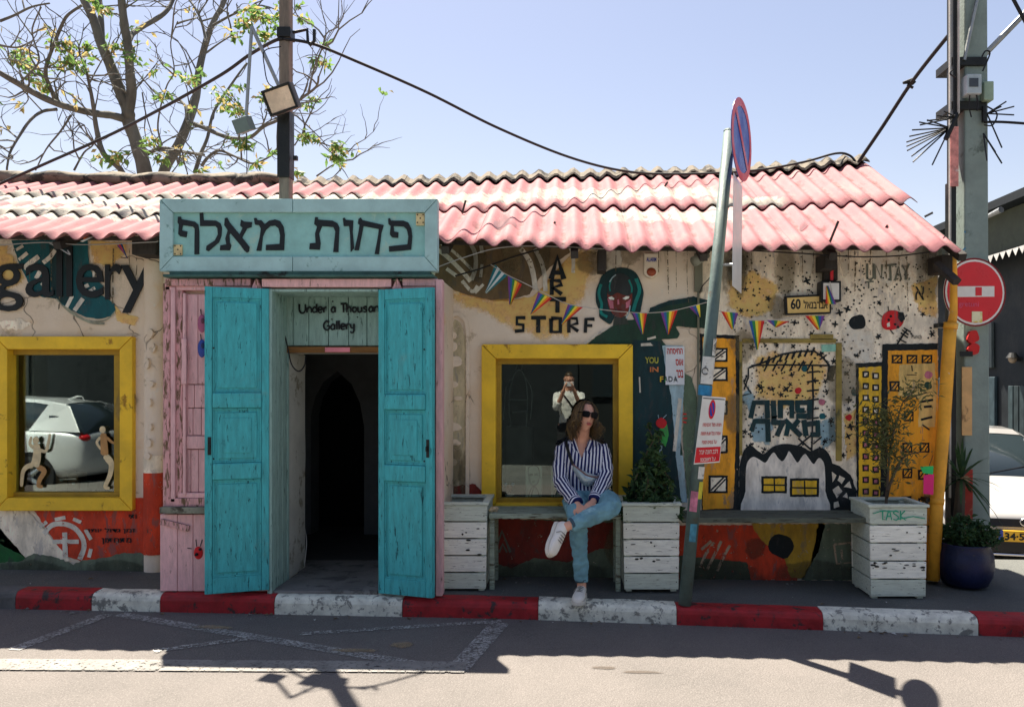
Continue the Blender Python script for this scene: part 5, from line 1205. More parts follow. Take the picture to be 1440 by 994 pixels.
# blue round pot with a low bush and a spiky plant behind
potc = Vector((X(1357, 5.98), 5.98, 0)); potc.z = -0.014*potc.x + 0.12
t = empty('blue_pot', potc, 'round glazed dark blue pot on the pavement by the utility pole', 'pot')
MB().lathe([(0.10, 0.0), (0.155, 0.02), (0.188, 0.09), (0.200, 0.17), (0.192, 0.25), (0.172, 0.30), (0.178, 0.315), (0.176, 0.325), (0.160, 0.322), (0.158, 0.27), (0.02, 0.265)], potc, 40).build('pot_body', M('blue_glaze', C(20, 28, 62, 1.1), rough=0.4, var=0.35, spec=0.4, bump=0.3, stain=C(70, 66, 60, 0.8), samt=0.25, sscale=9), t, smooth_=True)
MB().lathe([(0.15, 0.268), (0.10, 0.29), (0.01, 0.30)], potc, 20).build('soil', M_SOIL, t)
t = empty('low_bush', potc + Vector((0, 0, 0.3)), 'low dark green bush spilling over the blue pot', 'plant')
lf = MB(); st = MB()
for k in range(34):
    a = rr.uniform(0, 6.28); e = rr.uniform(0.1, 1.0); tip = potc + Vector((math.cos(a)*0.25*e, math.sin(a)*0.22*e, 0.32 + rr.uniform(0.0, 0.17)*(1.2 - e*0.6))); b = potc + Vector((math.cos(a)*0.06, math.sin(a)*0.06, 0.29))
    pts = catmull([b, b.lerp(tip, 0.5) + Vector((0, 0, 0.05)), tip], 5); st.tube(pts, 0.004, 5)
    for p in pts[2:]:
        for q in range(7): leaf(lf, p + Vector((rr.gauss(0, .02), rr.gauss(0, .02), rr.gauss(0, .02))), Vector((rr.uniform(-1, 1), rr.uniform(-1, 1), rr.uniform(-0.5, 1))), rr.uniform(0.03, 0.055), rr.uniform(0.016, 0.028), 0, rr)
st.build('stem', M_STEM, t); lf.build('foliage', M_LEAF_DK, t)['kind'] = 'stuff'
spk = Vector((X(1344, 6.28), 6.28, 0.05))
t = empty('spiky_plant', spk, 'spiky long-leaved plant between the yellow pipe and the utility pole', 'plant')
MB().tube([spk, spk + Vector((0.02, 0, 0.4)), spk + Vector((0.03, -0.02, 0.78))], [0.05, 0.045, 0.035], 8).build('stem', M('palm_stem', (0.07, 0.06, 0.045), rough=0.95, bump=0.9, bscale=25), t)
hub = spk + Vector((0.03, -0.03, 0.80))
for k in range(42):
    a = rr.uniform(0, 6.28); el = rr.uniform(-0.75, 1.3); L = rr.uniform(0.22, 0.40)
    d = Vector((math.cos(a)*math.cos(el), math.sin(a)*math.cos(el), math.sin(el))); s_ = d.cross(Vector((0, 0, 1))).normalized()*0.012
    pts = [hub + d*L*q + Vector((0, 0, -0.22*(q*L/0.4)**2*math.cos(el))) for q in (0.05, 0.4, 0.75, 1.0)]
    mb = MB(); mb.add([pts[0]-s_*0.7, pts[0]+s_*0.7, pts[1]-s_, pts[1]+s_, pts[2]-s_*0.7, pts[2]+s_*0.7, pts[3]], [(0,1,3,2), (2,3,5,4), (4,5,6)])
    mb.build('leaf', M_LEAF_DK, t)
# ================================================================== poles, pipes and signs
# leaning steel post with round no-stopping sign, edge-on plate and text plate
pb = Vector((X(963, 5.37), 5.37, 0)); pb.z = -0.014*pb.x + 0.118
pt_ = P(1026, 185, 5.42)
t = empty('sign_post', pb, 'leaning grey steel post carrying a blue and red no-stopping sign at the kerb', 'sign post')
M_POST = M('painted_steel_post', C(104, 126, 122, 0.68), rough=0.6, var=0.3, scale=7, metal=0.1, stain=C(90, 80, 66, 1.1), samt=0.3, sscale=12)
def on_post(py): # point on the post axis at a photo row
    f = 0.0
    for _ in range(20):
        q = pb.lerp(pt_, f); r = CY - (q.z - EYE)*F/q.y; f += (r - py)/660.0
    return pb.lerp(pt_, f)
MB().tube([pb, pt_], [0.044, 0.040], 16).build('post', M_POST, t, smooth_=True)
ax = (pt_-pb).normalized()
MB().tube([pt_, pt_ + ax*0.012], [0.042, 0.035], 16).build('cap', M_POST, t)
# stickers wrapped on the post
def wrap(py0, py1, a0, a1, mat, off=0.0465, nm='sticker'):
    mb = MB(); A = on_post(py1); B = on_post(py0); u = Vector((1, 0, 0)); u = (u - ax*u.dot(ax)).normalized(); v = ax.cross(u)
    n = 8; r0 = []; r1 = []
    for i in range(n+1):
        an = a0 + (a1-a0)*i/n; o_ = (u*math.cos(an) + v*math.sin(an))*off; r0.append(A + o_); r1.append(B + o_)
    mb.add(r0 + r1, [(i, i+1, n+1+i+1, n+1+i) for i in range(n)]); return mb.build(nm, mat, t, smooth_=True)
sgn = 1 if (ax.cross(Vector((1, 0, 0))).y < 0) else -1
M_STK = M('white_sticker', C(206, 206, 198, 1.1), rough=0.5, var=0.15, scale=18, stain=C(120, 120, 112, 1), samt=0.35, sscale=20)
f0 = -math.pi*0.5
def ang(a): return a*sgn
wrap(476, 500, ang(0.35), ang(1.2), M_STK); wrap(502, 540, ang(0.3), ang(2.6), M_STK)
wrap(542, 556, ang(-0.2), ang(3.4), M('blue_band', C(40, 120, 160, 1.3), rough=0.5, var=0.3, scale=14))
wrap(655, 672, ang(0.4), ang(1.6), M_STK); wrap(676, 700, ang(0.4), ang(1.3), M('yellow_sticker', C(190, 180, 60, 1.2), var=0.3), 0.0468); wrap(690, 718, ang(1.3), ang(2.4), M('pink_sticker2', C(180, 110, 130, 1.2), var=0.4, scale=20), 0.047); wrap(735, 760, ang(1.0), ang(2.0), M('cyan_sticker', C(70, 130, 150, 1.2), var=0.4, scale=20), 0.047)
inkc = MB().tube([on_post(522) + Vector((-0.02 + 0.02*math.cos(a), -0.051 + 0.004*abs(math.cos(a)), 0.022*math.sin(a))) for a in np.linspace(0, 5.6, 14)], 0.003, 5).build('sticker_print', M_IRON, t)
# round sign turned mostly to the right
M_SRED = M('sign_red', C(186, 32, 40, 1.4), rough=0.35, var=0.06, bump=0.05); M_SBLUE = M('sign_blue', C(48, 66, 150, 1.3), rough=0.35, var=0.06, bump=0.05); M_SBACK = M_STEEL
M_SWHITE = M('sign_white', C(214, 212, 204, 1.15), rough=0.4, var=0.08, scale=9, bump=0.05)
def disc_frame(c, nrm, up):
    n_ = nrm.normalized(); s_ = up.cross(n_).normalized(); u_ = n_.cross(s_)
    return lambda a, b, o: c + s_*a + u_*b + n_*o
def ring(mb, fr, r0, r1, o, n=40, mi=0):
    vs_ = [fr(r0*math.cos(2*math.pi*i/n), r0*math.sin(2*math.pi*i/n), o) for i in range(n)] + [fr(r1*math.cos(2*math.pi*i/n), r1*math.sin(2*math.pi*i/n), o) for i in range(n)]
    return mb.add(vs_, [(i, (i+1) % n, n+(i+1) % n, n+i) for i in range(n)], mi)
def disc(fr, r, o0, o1, n=40):
    mb = MB(); return mb.loft([[fr(r*math.cos(2*math.pi*i/n), r*math.sin(2*math.pi*i/n), o) for i in range(n)] for o in (o0, o1)])
sc = P(1043, 197, 5.36); nrm = Vector((math.sin(math.radians(64)), -math.cos(math.radians(64)), 0)); up = (Vector((0.05, 0, 1))).normalized()
fr = disc_frame(sc, nrm, up); R_ = 0.272
disc(fr, R_, -0.003, 0.0).build('sign_disc', M_SBLUE, t)
ring(MB(), fr, R_*0.80, R_, 0.002).build('red_ring', M_SRED, t)
mb = MB(); w = 0.045; L = R_*0.80; dd = Vector((-0.707, 0.707)); 
mb.add([fr(dd.x*L + dd.y*w/2*s1, dd.y*L*1 - dd.x*w/2*s1, 0.0035) for s1 in (1, -1)] + [fr(-dd.x*L + dd.y*w/2*s1, -dd.y*L - dd.x*w/2*s1, 0.0035) for s1 in (-1, 1)], [(0, 1, 2, 3)]); mb.build('red_bar', M_SRED, t, fixn=False)
for zz in (0.08, -0.08):
    a = fr(0, zz, -0.004); f = (a.z - pb.z)/(pt_.z - pb.z); MB().tube([pb.lerp(pt_, min(1, f)), a], 0.012, 6).build('bracket', M_STEEL, t)
# plate seen nearly edge-on below the disc
c = P(1037, 330, 5.37); n2 = Vector((math.sin(math.radians(68)), -math.cos(math.radians(68)), 0)); fr2 = disc_frame(c, n2, (pt_-pb).normalized())
w2, h2 = 0.16, 0.37
mb = MB(); mb.add([fr2(a, b, o) for o in (-0.002, 0.002) for a, b in ((-w2, -h2), (w2, -h2), (w2, h2), (-w2, h2))], [(3,2,1,0),(4,5,6,7),(0,1,5,4),(1,2,6,5),(2,3,7,6),(3,0,4,7)]); mb.build('side_plate', M_SWHITE, t)
for bb in (-0.2, 0.2):
    a = fr2(0, bb, -0.003); f = (a.z - pb.z)/(pt_.z - pb.z); MB().tube([pb.lerp(pt_, f), a], 0.010, 6).build('bracket', M_STEEL, t)
# text plate facing the street
tp = [(988, 556.5), (1020.5, 559), (1012, 650), (975.5, 653)]; dpl = 5.30
def tpl(u, v, o=0.0):
    a = Vector(tp[3]).lerp(Vector(tp[2]), u); b = Vector(tp[0]).lerp(Vector(tp[1]), u); q = a.lerp(b, v); r = P(q.x, q.y, dpl); return Vector((r.x, r.y - o, r.z))
MB().prism([tpl(0, 0), tpl(1, 0), tpl(1, 1), tpl(0, 1)], 0.003).build('text_plate', M_SWHITE, t, bevel=0.001)
MB().add([tpl(0.02, 0.02, .0015), tpl(0.98, 0.02, .0015), tpl(0.98, 0.245, .0015), tpl(0.02, 0.245, .0015)], [(0, 1, 2, 3)]).build('red_field', M_SRED, t, fixn=False)
mb = MB()
mb.add([tpl(0.47 + 0.14*math.cos(a), 0.81 + 0.145*math.sin(a), .0015) for a in np.linspace(0, 2*math.pi, 25)[:-1]], [tuple(range(24))]); mb.build('emblem_ring', M_SRED, t, fixn=False)
MB().add([tpl(0.47 + 0.095*math.cos(a), 0.81 + 0.105*math.sin(a), .003) for a in np.linspace(0, 2*math.pi, 25)[:-1]], [tuple(range(24))]).build('emblem_field', M_SBLUE, t, fixn=False)
MB().add([tpl(0.40, 0.88, .0045), tpl(0.43, 0.90, .0045), tpl(0.54, 0.745, .0045), tpl(0.51, 0.725, .0045)], [(0, 1, 2, 3)]).build('emblem_bar', M_SRED, t, fixn=False)
MB().add([tpl(0.04, 0.962, .0015), tpl(0.96, 0.962, .0015), tpl(0.96, 0.975, .0015), tpl(0.04, 0.975, .0015)], [(0, 1, 2, 3)]).build('plate_rule', M_IRON, t, fixn=False)
M_TRED = M('sign_text_red', C(170, 44, 40, 1.3), bump=0); M_TWHT = M('sign_text_white', C(220, 200, 190, 1.1), bump=0)
for s_, u0, u1, v0, v1, mm in (('הסינכה לומ הינח', 0.16, 0.92, 0.555, 0.615, M_TRED), ('המסח תעש לכב הרוסא', 0.13, 0.93, 0.425, 0.485, M_TRED), ('!ינמז סיסב לע', 0.22, 0.80, 0.295, 0.355, M_TRED), ('ררגי הנוח בכר', 0.14, 0.88, 0.14, 0.205, M_TWHT), ('!ונובשח לע', 0.24, 0.82, 0.035, 0.10, M_TWHT)):
    text_obj('plate_writing', s_, None, 0, mm, t, bold=0.02, to3=lambda a, b, u0=u0, u1=u1, v0=v0, v1=v1: tpl(u0 + (u1-u0)*a, v0 + (v1-v0)*b, 0.003))
for v in (0.25, 0.75):
    a = tpl(0.5, v, -0.004); f = (a.z - pb.z)/(pt_.z - pb.z); q = pb.lerp(pt_, f); MB().tube([q, Vector((q.x, a.y, a.z))], 0.012, 6).build('bracket', M_STEEL, t)

# wooden lamp pole standing behind the name board, with floodlight and hanging box
t = empty('lamp_pole', P(402, 300, 5.74), 'grey wooden pole with a tilted floodlight rising behind the name board', 'lamp pole')
M_POLEW = M('grey_pole_wood', C(128, 116, 104, 1.0), rough=0.95, var=0.3, scale=7, grain=(5, 5, 0.6), bump=0.7, bscale=35)
mb = MB(); a = P(402, 0, 5.74)
mb.box((a.x - 0.038, 5.70, 2.26), (a.x + 0.038, 5.785, 5.6)); mb.build('pole', M_POLEW, t, bevel=0.01)
mb = MB(); mb.box((a.x - 0.046, 5.688, Z(252, 5.74)), (a.x + 0.043, 5.795, Z(158, 5.74))); mb.build('iron_sleeve', M_IRON, t, bevel=0.006)
mb = MB(); mb.box((a.x + 0.057, 5.72, Z(226, 5.74)), (a.x + 0.085, 5.75, Z(220, 5.74))); mb.build('bolt', M_IRON, t)
mb = MB(); mb.box((a.x - 0.048, 5.688, Z(56, 5.74)), (a.x + 0.048, 5.795, Z(42, 5.74))); mb.build('clamp', M_IRON, t, bevel=0.004)
MB().tube([P(412, 46, 5.72), P(432, 42, 5.70), P(433, 60, 5.69), P(436, 64, 5.69), P(442, 58, 5.69), P(442, 42, 5.69)], 0.012, 6).build('hook', M_IRON, t)
# floodlight
ax_ = P(397, 140, 5.60); Rr = Matrix.Rotation(math.radians(-17), 3, 'Y') @ Matrix.Rotation(math.radians(16), 3, 'X') @ Matrix.Rotation(math.radians(-14), 3, 'Z')
M_LAMPB = M('lamp_housing', C(96, 92, 86, 1.0), rough=0.5, var=0.15, metal=0.3)
hs_ = (0.112, 0.030, 0.088)
MB().obox(ax_, hs_, Rr).build('floodlight_housing', M_LAMPB, t, bevel=0.012)
for dx, dz, hx, hz in ((0, 0.080, 0.112, 0.008), (0, -0.080, 0.112, 0.008), (-0.104, 0, 0.008, 0.0715), (0.104, 0, 0.008, 0.0715)):
    MB().obox(ax_ + Rr @ Vector((dx, -0.038, dz)), (hx, 0.007, hz), Rr).build('floodlight_rim', M_IRON, t, bevel=0.003)
MB().obox(ax_ + Rr @ Vector((0, -0.0335, 0)), (0.094, 0.002, 0.070), Rr).build('floodlight_glass', M('lamp_glass', C(206, 184, 160, 1.3), rough=0.25, var=0.2, scale=10, spec=0.6, bump=0), t)
MB().tube([ax_ + Rr @ Vector((0.05, 0.035, 0.02)), Vector((a.x, 5.70, ax_.z + 0.01))], 0.014, 6).build('lamp_bracket', M_IRON, t)
topv = P(354, 38, 5.55)
MB().tube([ax_ + Rr @ Vector((0.0, 0.02, 0.097)), topv], 0.013, 8).build('strut', M_STEEL, t)
MB().tube([topv, P(346, 168, 5.55)], 0.012, 8).build('drop_rod', M_STEEL, t)
MB().obox(P(343, 176, 5.55), (0.058, 0.04, 0.048), Rr).build('junction_box', M('grey_box', C(96, 112, 110, 1.1), rough=0.6, var=0.2), t, bevel=0.006)
MB().tube([P(347, 188, 5.55), P(347, 245, 5.58)], 0.003, 5).build('hanging_lead', M_WIRE, t)
MB().tube(catmull([ax_ + Rr @ Vector((0, 0.04, 0.06)), P(378, 118, 5.58), P(372, 95, 5.58), P(372, 72, 5.56), P(395, 66, 5.66)], 6), 0.004, 5).build('lamp_lead', M_WIRE, t)

# concrete utility pole
pc = Vector((X(1365, 6.46), 6.46, gz(3.2, 6.4) - 0.1))
t = empty('utility_pole', pc, 'square concrete utility pole with grey boxes and spike collars beyond the roof corner', 'utility pole')
M_CONC = M('grey_concrete', C(128, 142, 136, 1.1), rough=0.9, var=0.18, scale=3, bump=0.5, bscale=40, stain=C(92, 104, 98, 1.1), samt=0.35, sscale=3)
def pbx(px0, py0, px1, py1, d0, d1, nm, mat, bev=0.004): return MB().bx(px0, py0, px1, py1, d0, d1).build(nm, mat, t, bevel=bev)
rings = []
for z, hw in ((pc.z, 0.108), (2.0, 0.098), (6.2, 0.086)): rings.append([Vector((pc.x + a*hw, pc.y + b*hw, z)) for a, b in ((-1, -1), (1, -1), (1, 1), (-1, 1))])
MB().loft(rings).build('shaft', M_CONC, t, bevel=0.012)
pbx(1340.5, -40, 1347, 255, 6.33, 6.44, 'steel_channel', M_IRON); pbx(1335.5, -40, 1338, 700, 6.32, 6.34, 'conduit', M('pale_conduit', C(180, 178, 170, 1.1), rough=0.6)); pbx(1348.5, -40, 1350, 160, 6.30, 6.34, 'conduit', M('pale_conduit2', C(186, 184, 176, 1.1), rough=0.6))
pbx(1337, 255, 1345, 740, 6.34, 6.44, 'steel_channel', M_IRON); pbx(1337, 178, 1348, 262, 6.31, 6.318, 'warning_plate', M('faded_plate', C(196, 130, 122, 1.1), rough=0.6, var=0.35, scale=16, stain=C(210, 190, 180, 1), samt=0.4), 0)
for py in (80, 142): pbx(1338, py, 1388, py + 12, 6.345, 6.62, 'pole_band', M_IRON)
pbx(1360, 104, 1381, 132, 6.24, 6.34, 'meter_box', M('meter_grey', C(160, 172, 176, 1.1), rough=0.5), 0.008); pbx(1363.5, 110, 1376, 122, 6.235, 6.24, 'meter_window', M('meter_window', C(60, 66, 72, 1.1), rough=0.2), 0.0)
pbx(1384, 114, 1398, 141, 6.30, 6.42, 'junction_box', M('box_sage', C(136, 156, 136, 1.1), rough=0.6), 0.008)
for pts, r in (([(1364, 132), (1363, 150), (1366, 165)], 0.005), ([(1373, 132), (1375, 146), (1374, 156)], 0.006), ([(1340, 98), (1336, 104), (1345, 110)], 0.006), ([(1382, 100), (1392, 76), (1386, 72), (1381, 80)], 0.006), ([(1388, 150), (1402, 160), (1396, 176), (1384, 176)], 0.006)):
    MB().tube(catmull([P(a, b, 6.27) for a, b in pts], 5), r, 6).build('lead', M_WIRE, t)
for (cx, cy), tips in (((1336, 180), [(1293, 172), (1283, 183), (1279, 192), (1275, 200), (1275, 206), (1276, 212), (1282, 220), (1284, 228), (1311, 232), (1304, 169)]), ((1345, 165), [(1318, 163), (1304, 170), (1328, 157), (1294, 176)]), ((1388, 160), [(1415, 143), (1426, 150), (1426, 162), (1409, 208), (1408, 150)]), ((1383, 188), [(1408, 228), (1409, 230), (1388, 226), (1400, 214)])):
    for (tx2, ty2) in tips:
        MB().tube([P(cx, cy, 6.34), P(tx2, ty2, 6.34 - rr.uniform(0.0, 0.25))], 0.006, 5).build('spike', M_IRON, t)
MB().tube([P(1346, 160, 6.33), P(1330, 196, 6.30)], 0.02, 6).build('spike_bar', M_IRON, t); MB().tube([P(1384, 150, 6.33), P(1384, 172, 6.33)], 0.02, 6).build('spike_bar', M_IRON, t)
MB().tube([P(1384, 78, 6.40), P(1452, 8, 6.30)], 0.022, 8).build('side_arm', M_STEEL, t)
MB().tube([P(1356, 85, 6.34), P(1378, -20, 6.34)], 0.014, 6).build('conduit', M_STEEL, t)
pbx(1353, 516, 1367, 612, 6.345, 6.355, 'painted_band', M('beige_paint', C(196, 158, 108, 1.2), var=0.15, stain=C(140, 110, 76, 1.1), samt=0.3), 0); pbx(1352, 660, 1368, 738, 6.345, 6.355, 'painted_band', M('flaking_red', C(146, 52, 44, 1.3), var=0.3, stain=C(150, 130, 100, 1.1), samt=0.6, sscale=9), 0)
blob('spray_mark', 1358, 475, 8, 9, 0.130, M('spray_red', C(176, 40, 40, 1.3)), 3, t, 6.46); blob('spray_mark', 1358, 492, 8, 8, 0.130, M('spray_red', C(176, 40, 40, 1.3)), 6, t, 6.46)
pbx(1350, 494, 1368, 501, 6.325, 6.330, 'sticker', M_IRON, 0)
M_SPRAYB = M('spray_blue', C(70, 120, 150, 1.2), chip=0.3)
for pts in ([(1356, 326), (1376, 328)], [(1364, 326), (1366, 338)], [(1371, 352), (1360, 347), (1353, 353), (1354, 361)]):
    mb = MB(); mb.stroke([Vector((a, b, 0)) for a, b in pts], 2.6, 6.365); mb.build('spray_mark', M_SPRAYB, t, fixn=False)
# no-entry sign on the pole
tn = empty('no_entry_sign', P(1377, 411, 6.29), 'round red no-entry sign with white bar on the concrete pole', 'sign')
fr = disc_frame(P(1371, 411, 6.27), Vector((0.16, -1, 0)), Vector((0, 0, 1))); R_ = 0.268
disc(fr, R_, -0.004, 0.0).build('sign_disc', M_SWHITE, tn)
ring(MB(), fr, R_*0.95, R_*1.0, 0.0015).build('outer_rim', M('rim_maroon', C(110, 30, 34, 1.3)), tn)
mb = MB(); n = 40; mb.add([fr(R_*0.89*math.cos(2*math.pi*i/n), R_*0.89*math.sin(2*math.pi*i/n), 0.0015) for i in range(n)], [tuple(range(n))]); mb.build('red_field', M_SRED, tn, fixn=False)
MB().add([fr(a, b, 0.004) for a, b in ((-0.205, -0.042), (0.165, -0.032), (0.165, 0.05), (-0.205, 0.042))], [(0, 1, 2, 3)]).build('white_bar', M_SWHITE, tn, fixn=False)
MB().add([fr(a, b, 0.0065) for a, b in ((0.0, -0.028), (0.055, -0.026), (0.055, 0.04), (0.0, 0.038))], [(0, 1, 2, 3)]).build('sticker', M_SRED, tn, fixn=False)
MB().add([fr(a, b, 0.0045) for a, b in ((-0.03, -0.235), (0.06, -0.235), (0.06, -0.15), (-0.03, -0.15))], [(0, 1, 2, 3)]).build('sticker', M('cream_sticker', C(210, 206, 170, 1.1), var=0.2, stain=C(200, 180, 60, 1.2), samt=0.5, sscale=25), tn, fixn=False)
text_obj('scribble', 'gretuni', None, 0, M('pink_marker', C(200, 90, 120, 1.2)), tn, to3=lambda a, b: fr(-0.14 + 0.17*a, -0.125 + 0.05*b, 0.004))
MB().tube([fr(0.0, 0.0, -0.005), fr(0.0, 0.0, -0.06)], 0.03, 8).build('bracket', M_STEEL, tn)
# yellow drain pipe at the corner of the building
t = empty('drain_pipe', P(1322, 800, 6.02), 'yellow painted drain pipe running up the right corner of the building', 'pipe')
M_PIPE = M('ochre_pipe_paint', C(206, 148, 48, 1.35), rough=0.6, var=0.2, scale=6, stain=C(190, 190, 180, 1.1), samt=0.12, sscale=5)
MB().tube([P(1312, 815, 6.0), P(1318, 700, 6.0), P(1327, 600, 6.0), P(1333, 505, 6.0), P(1336, 462, 6.0)], 0.047, 14).build('pipe', M_PIPE, t, smooth_=True)
MB().tube([P(1338, 458, 6.0), P(1341, 440, 6.01), P(1341, 385, 6.05), P(1340, 365, 5.9)], [0.034, 0.028, 0.026, 0.026], 10).build('upper_pipe', M_PIPE, t, smooth_=True)
for py in (454, 700): 
    q = 1337 if py < 500 else 1318; MB().tube([P(q - 1, py + 8, 6.0), P(q, py, 6.0)], 0.053, 14).build('pipe_collar', M_PIPE, t, smooth_=True)
    MB().box((P(q - 16, py, 6.0).x, 6.0, P(0, py + 6, 6.0).z), (P(q, py, 6.0).x, 6.14, P(0, py, 6.0).z)).build('pipe_bracket', M_IRON, t)

# ================================================================== small things on the front
def thing_box(nm, px0, py0, px1, py1, d0, d1, mat, label, cat, bev=0.006):
    t_ = empty(nm, P((px0+px1)/2, py1, d1), label, cat); MB().bx(px0, py0, px1, py1, d0, d1).build('body', mat, t_, bevel=bev); return t_
# alarm box
t = empty('alarm_box', P(915, 390, WY), 'white alarm siren box with an amber lamp under the eave', 'alarm box')
pts = [(905.5, 356), (925.5, 356)] + [(915.5 + 10*math.cos(a), 381 + 9.5*math.sin(a)) for a in np.linspace(0, math.pi, 12)]
MB().prism([P(a, b, 6.03) for a, b in pts], 0.068).build('case', M('alarm_white', C(216, 206, 186, 1.15), rough=0.4, var=0.08), t, bevel=0.008)
MB().ellipsoid(P(916, 382.5, 6.028), (0.036, 0.018, 0.032), 16, 8).build('amber_lamp', M('amber_lens', C(130, 62, 36, 1.3), rough=0.3), t, smooth_=True)
text_obj('case_writing', 'ALARM', (909, 362, 923, 368), 6.0275, M_SBLUE, t, bold=0.03)
# little spotlight and cable
t = empty('eave_spotlight', P(985, 362, 6.0), 'small grey spotlight under the eave left of the sign post', 'lamp')
MB().tube([P(976, 368, 5.92), P(994, 358, 5.98)], [0.040, 0.03], 12).build('lamp_body', M('spot_grey', C(130, 134, 122, 1.1), rough=0.5), t, smooth_=True); MB().tube([P(994, 358, 5.98), P(998, 352, 6.09)], 0.012, 6).build('lamp_bracket', M_IRON, t)
# house number plate
t = empty('street_number_plate', P(1136, 428, WY - 0.05), 'yellow street plate with 60 and a Hebrew street name on the speckled wall', 'sign')
MB().prism([P(a, b, 6.04) for a, b in ((1104, 416), (1169, 413), (1169, 441), (1105, 443))], 0.04).build('plate_frame', M_IRON, t, bevel=0.003)
MB().prism([P(a, b, 6.032) for a, b in ((1107, 419), (1166.5, 416), (1166.5, 438.5), (1108, 440.5))], 0.007).build('plate', M('plate_yellow', C(214, 182, 110, 1.25), rough=0.5, var=0.12), t)
text_obj('number', '60', (1112, 420, 1126, 435), 6.0305, M_LETTER, t, bold=0.03); text_obj('street_name', 'לאנברבא', (1130, 422, 1164, 434), 6.0305, M_LETTER, t, bold=0.02)
# small framed box with dark bracket above it
t = empty('wall_box', P(1168, 425, WY), 'small white framed box hanging beside the yellow street plate', 'box')
MB().bx(1155, 395, 1183, 424, 5.98, 6.09).build('box_case', M_IRON, t, bevel=0.004); MB().bx(1158, 398, 1180, 421, 5.972, 5.979).build('box_front', M_SWHITE, t); MB().bx(1160, 372, 1178, 394, 6.02, 6.09).build('box_bracket', M_TIMBER, t)
MB().bx(1168, 375, 1172, 394, 6.005, 6.019).build('red_tag', M_SRED, t)
# poster beside the middle window
t = empty('wall_poster', P(947, 540, WY), 'white paper poster with red Hebrew lines right of the yellow window', 'poster')
MB().bx(936, 487, 962.5, 541, 6.075, 6.078).build('sheet', M('poster_paper', C(206, 212, 216, 1.15), rough=0.7, var=0.08), t)
for s_, r in (('החסיחה', (938, 490, 960, 498)), ('סוא', (950, 505, 961, 514)), ('רכב', (951, 520, 961, 531))): text_obj('poster_writing', s_, r, 6.0735, M_TRED, t, bold=0.03)
# vertical conduit on the wall and its cable
t = empty('wall_conduit', P(983, 700, WY), 'thin grey conduit running down the wall behind the leaning post', 'conduit')
MB().tube([P(982, 392, 6.075), P(982, 470, 6.075), P(981, 715, 6.075)], 0.009, 8).build('pipe', M('conduit_grey', C(110, 112, 96, 1.1), rough=0.7), t); MB().bx(977, 356, 988, 410, 6.06, 6.09).build('trunking', M('conduit_grey', C(110, 112, 96, 1.1), rough=0.7), t)
MB().tube(catmull([P(984, 412, 6.05), P(988, 402, 6.03), P(997, 392, 6.02), P(1003, 380, 6.0)], 5), 0.004, 5).build('lead', M_WIRE, t)
# pink and green tags on the pipe
t = empty('hanging_tags', P(1305, 696, 5.92), 'pink and green card tags hanging by the yellow pipe', 'tag')
MB().prism([P(a, b, 5.90) for a, b in ((1299, 668), (1313.5, 666), (1312.5, 695.5), (1298.5, 694))], 0.002).build('pink_card', M('pink_card', C(214, 36, 110, 1.4), rough=0.6, var=0.06), t); MB().prism([P(a, b, 5.895) for a, b in ((1294, 656), (1313, 655), (1312, 667), (1298, 665))], 0.002).build('green_card', M('green_card', C(40, 170, 90, 1.4), rough=0.6, var=0.06), t)
MB().tube([P(1306, 657, 5.90), P(1312, 640, 5.94)], 0.002, 4).build('cord', M_WIRE, t)
# shell-like ornament on the bench
t = empty('shell_ornament', P(694, 721, 5.75), 'small cream shell lying on the left end of the bench', 'shell')
mb = MB()
for k in range(6): mb.ellipsoid(P(691 + k*1.3, 717 - (k % 2)*2, 5.74 + 0.012*(k % 3)), (0.020, 0.016, 0.016), 10, 6)
mb.build('shell_body', M('cream_shell', C(200, 176, 140, 1.2), rough=0.6, var=0.3, scale=20), t, smooth_=True)
# bunting
RB = [M('flag_%d' % i, C(*c, 1.35), rough=0.8, var=0.1, bump=0.1) for i, c in enumerate([(178, 40, 40), (214, 120, 40), (222, 196, 60), (50, 120, 62), (44, 84, 140), (104, 56, 120)])]
FW = [M('flag_white', C(200, 210, 210, 1.2), rough=0.8), M('flag_teal', C(30, 110, 120, 1.3), rough=0.8)]
M_STRING = M('white_string', (0.55, 0.52, 0.46), rough=0.8, bump=0)
def pennant(t_, a, b, tip, d, mats, seed, nm='pennant'):
    """stripes run along the pennant from the string to its tip"""
    A, B, T = Vector(a), Vector(b), Vector(tip); n = len(mats); rows = 8; mb = MB(); rr_ = random.Random(seed)
    g = lambda u, v: (lambda q: P(q.x, q.y, d) + Vector((0, 0.018*math.sin(u*5 + seed) * v - 0.03*v*math.sin(seed), 0)))(A.lerp(B, u).lerp(T + (B-A)*0.10*(u-0.5), v))
    for i in range(n):
        for k in range(2):
            u0 = (i + k*0.5)/n; u1 = (i + k*0.5 + 0.5)/n
            for j in range(rows): mb.add([g(u0, j/rows), g(u1, j/rows), g(u1, (j+1)/rows), g(u0, (j+1)/rows)], [(0, 1, 2, 3)], i)
    return mb.build(nm, mats, t_, fixn=False, smooth_=True)
t = empty('bunting', P(800, 420, 5.95), 'string of small rainbow pennants across the wall above the middle window', 'bunting')
sp = [(690, 372), (712, 386), (735, 397), (765, 412), (797, 427), (830, 433), (870, 438), (910, 440), (945, 437), (975, 430), (998, 424)]
MB().tube(catmull([P(a, b, 5.93) for a, b in sp], 6), 0.003, 5).build('string', M_STRING, t)
pennant(t, (696, 372), (713, 388), (683, 412), 5.93, [FW[1], FW[0], FW[1], FW[0], FW[1]], 3); pennant(t, (714, 388), (734, 400), (717, 428), 5.93, RB[::-1], 5)
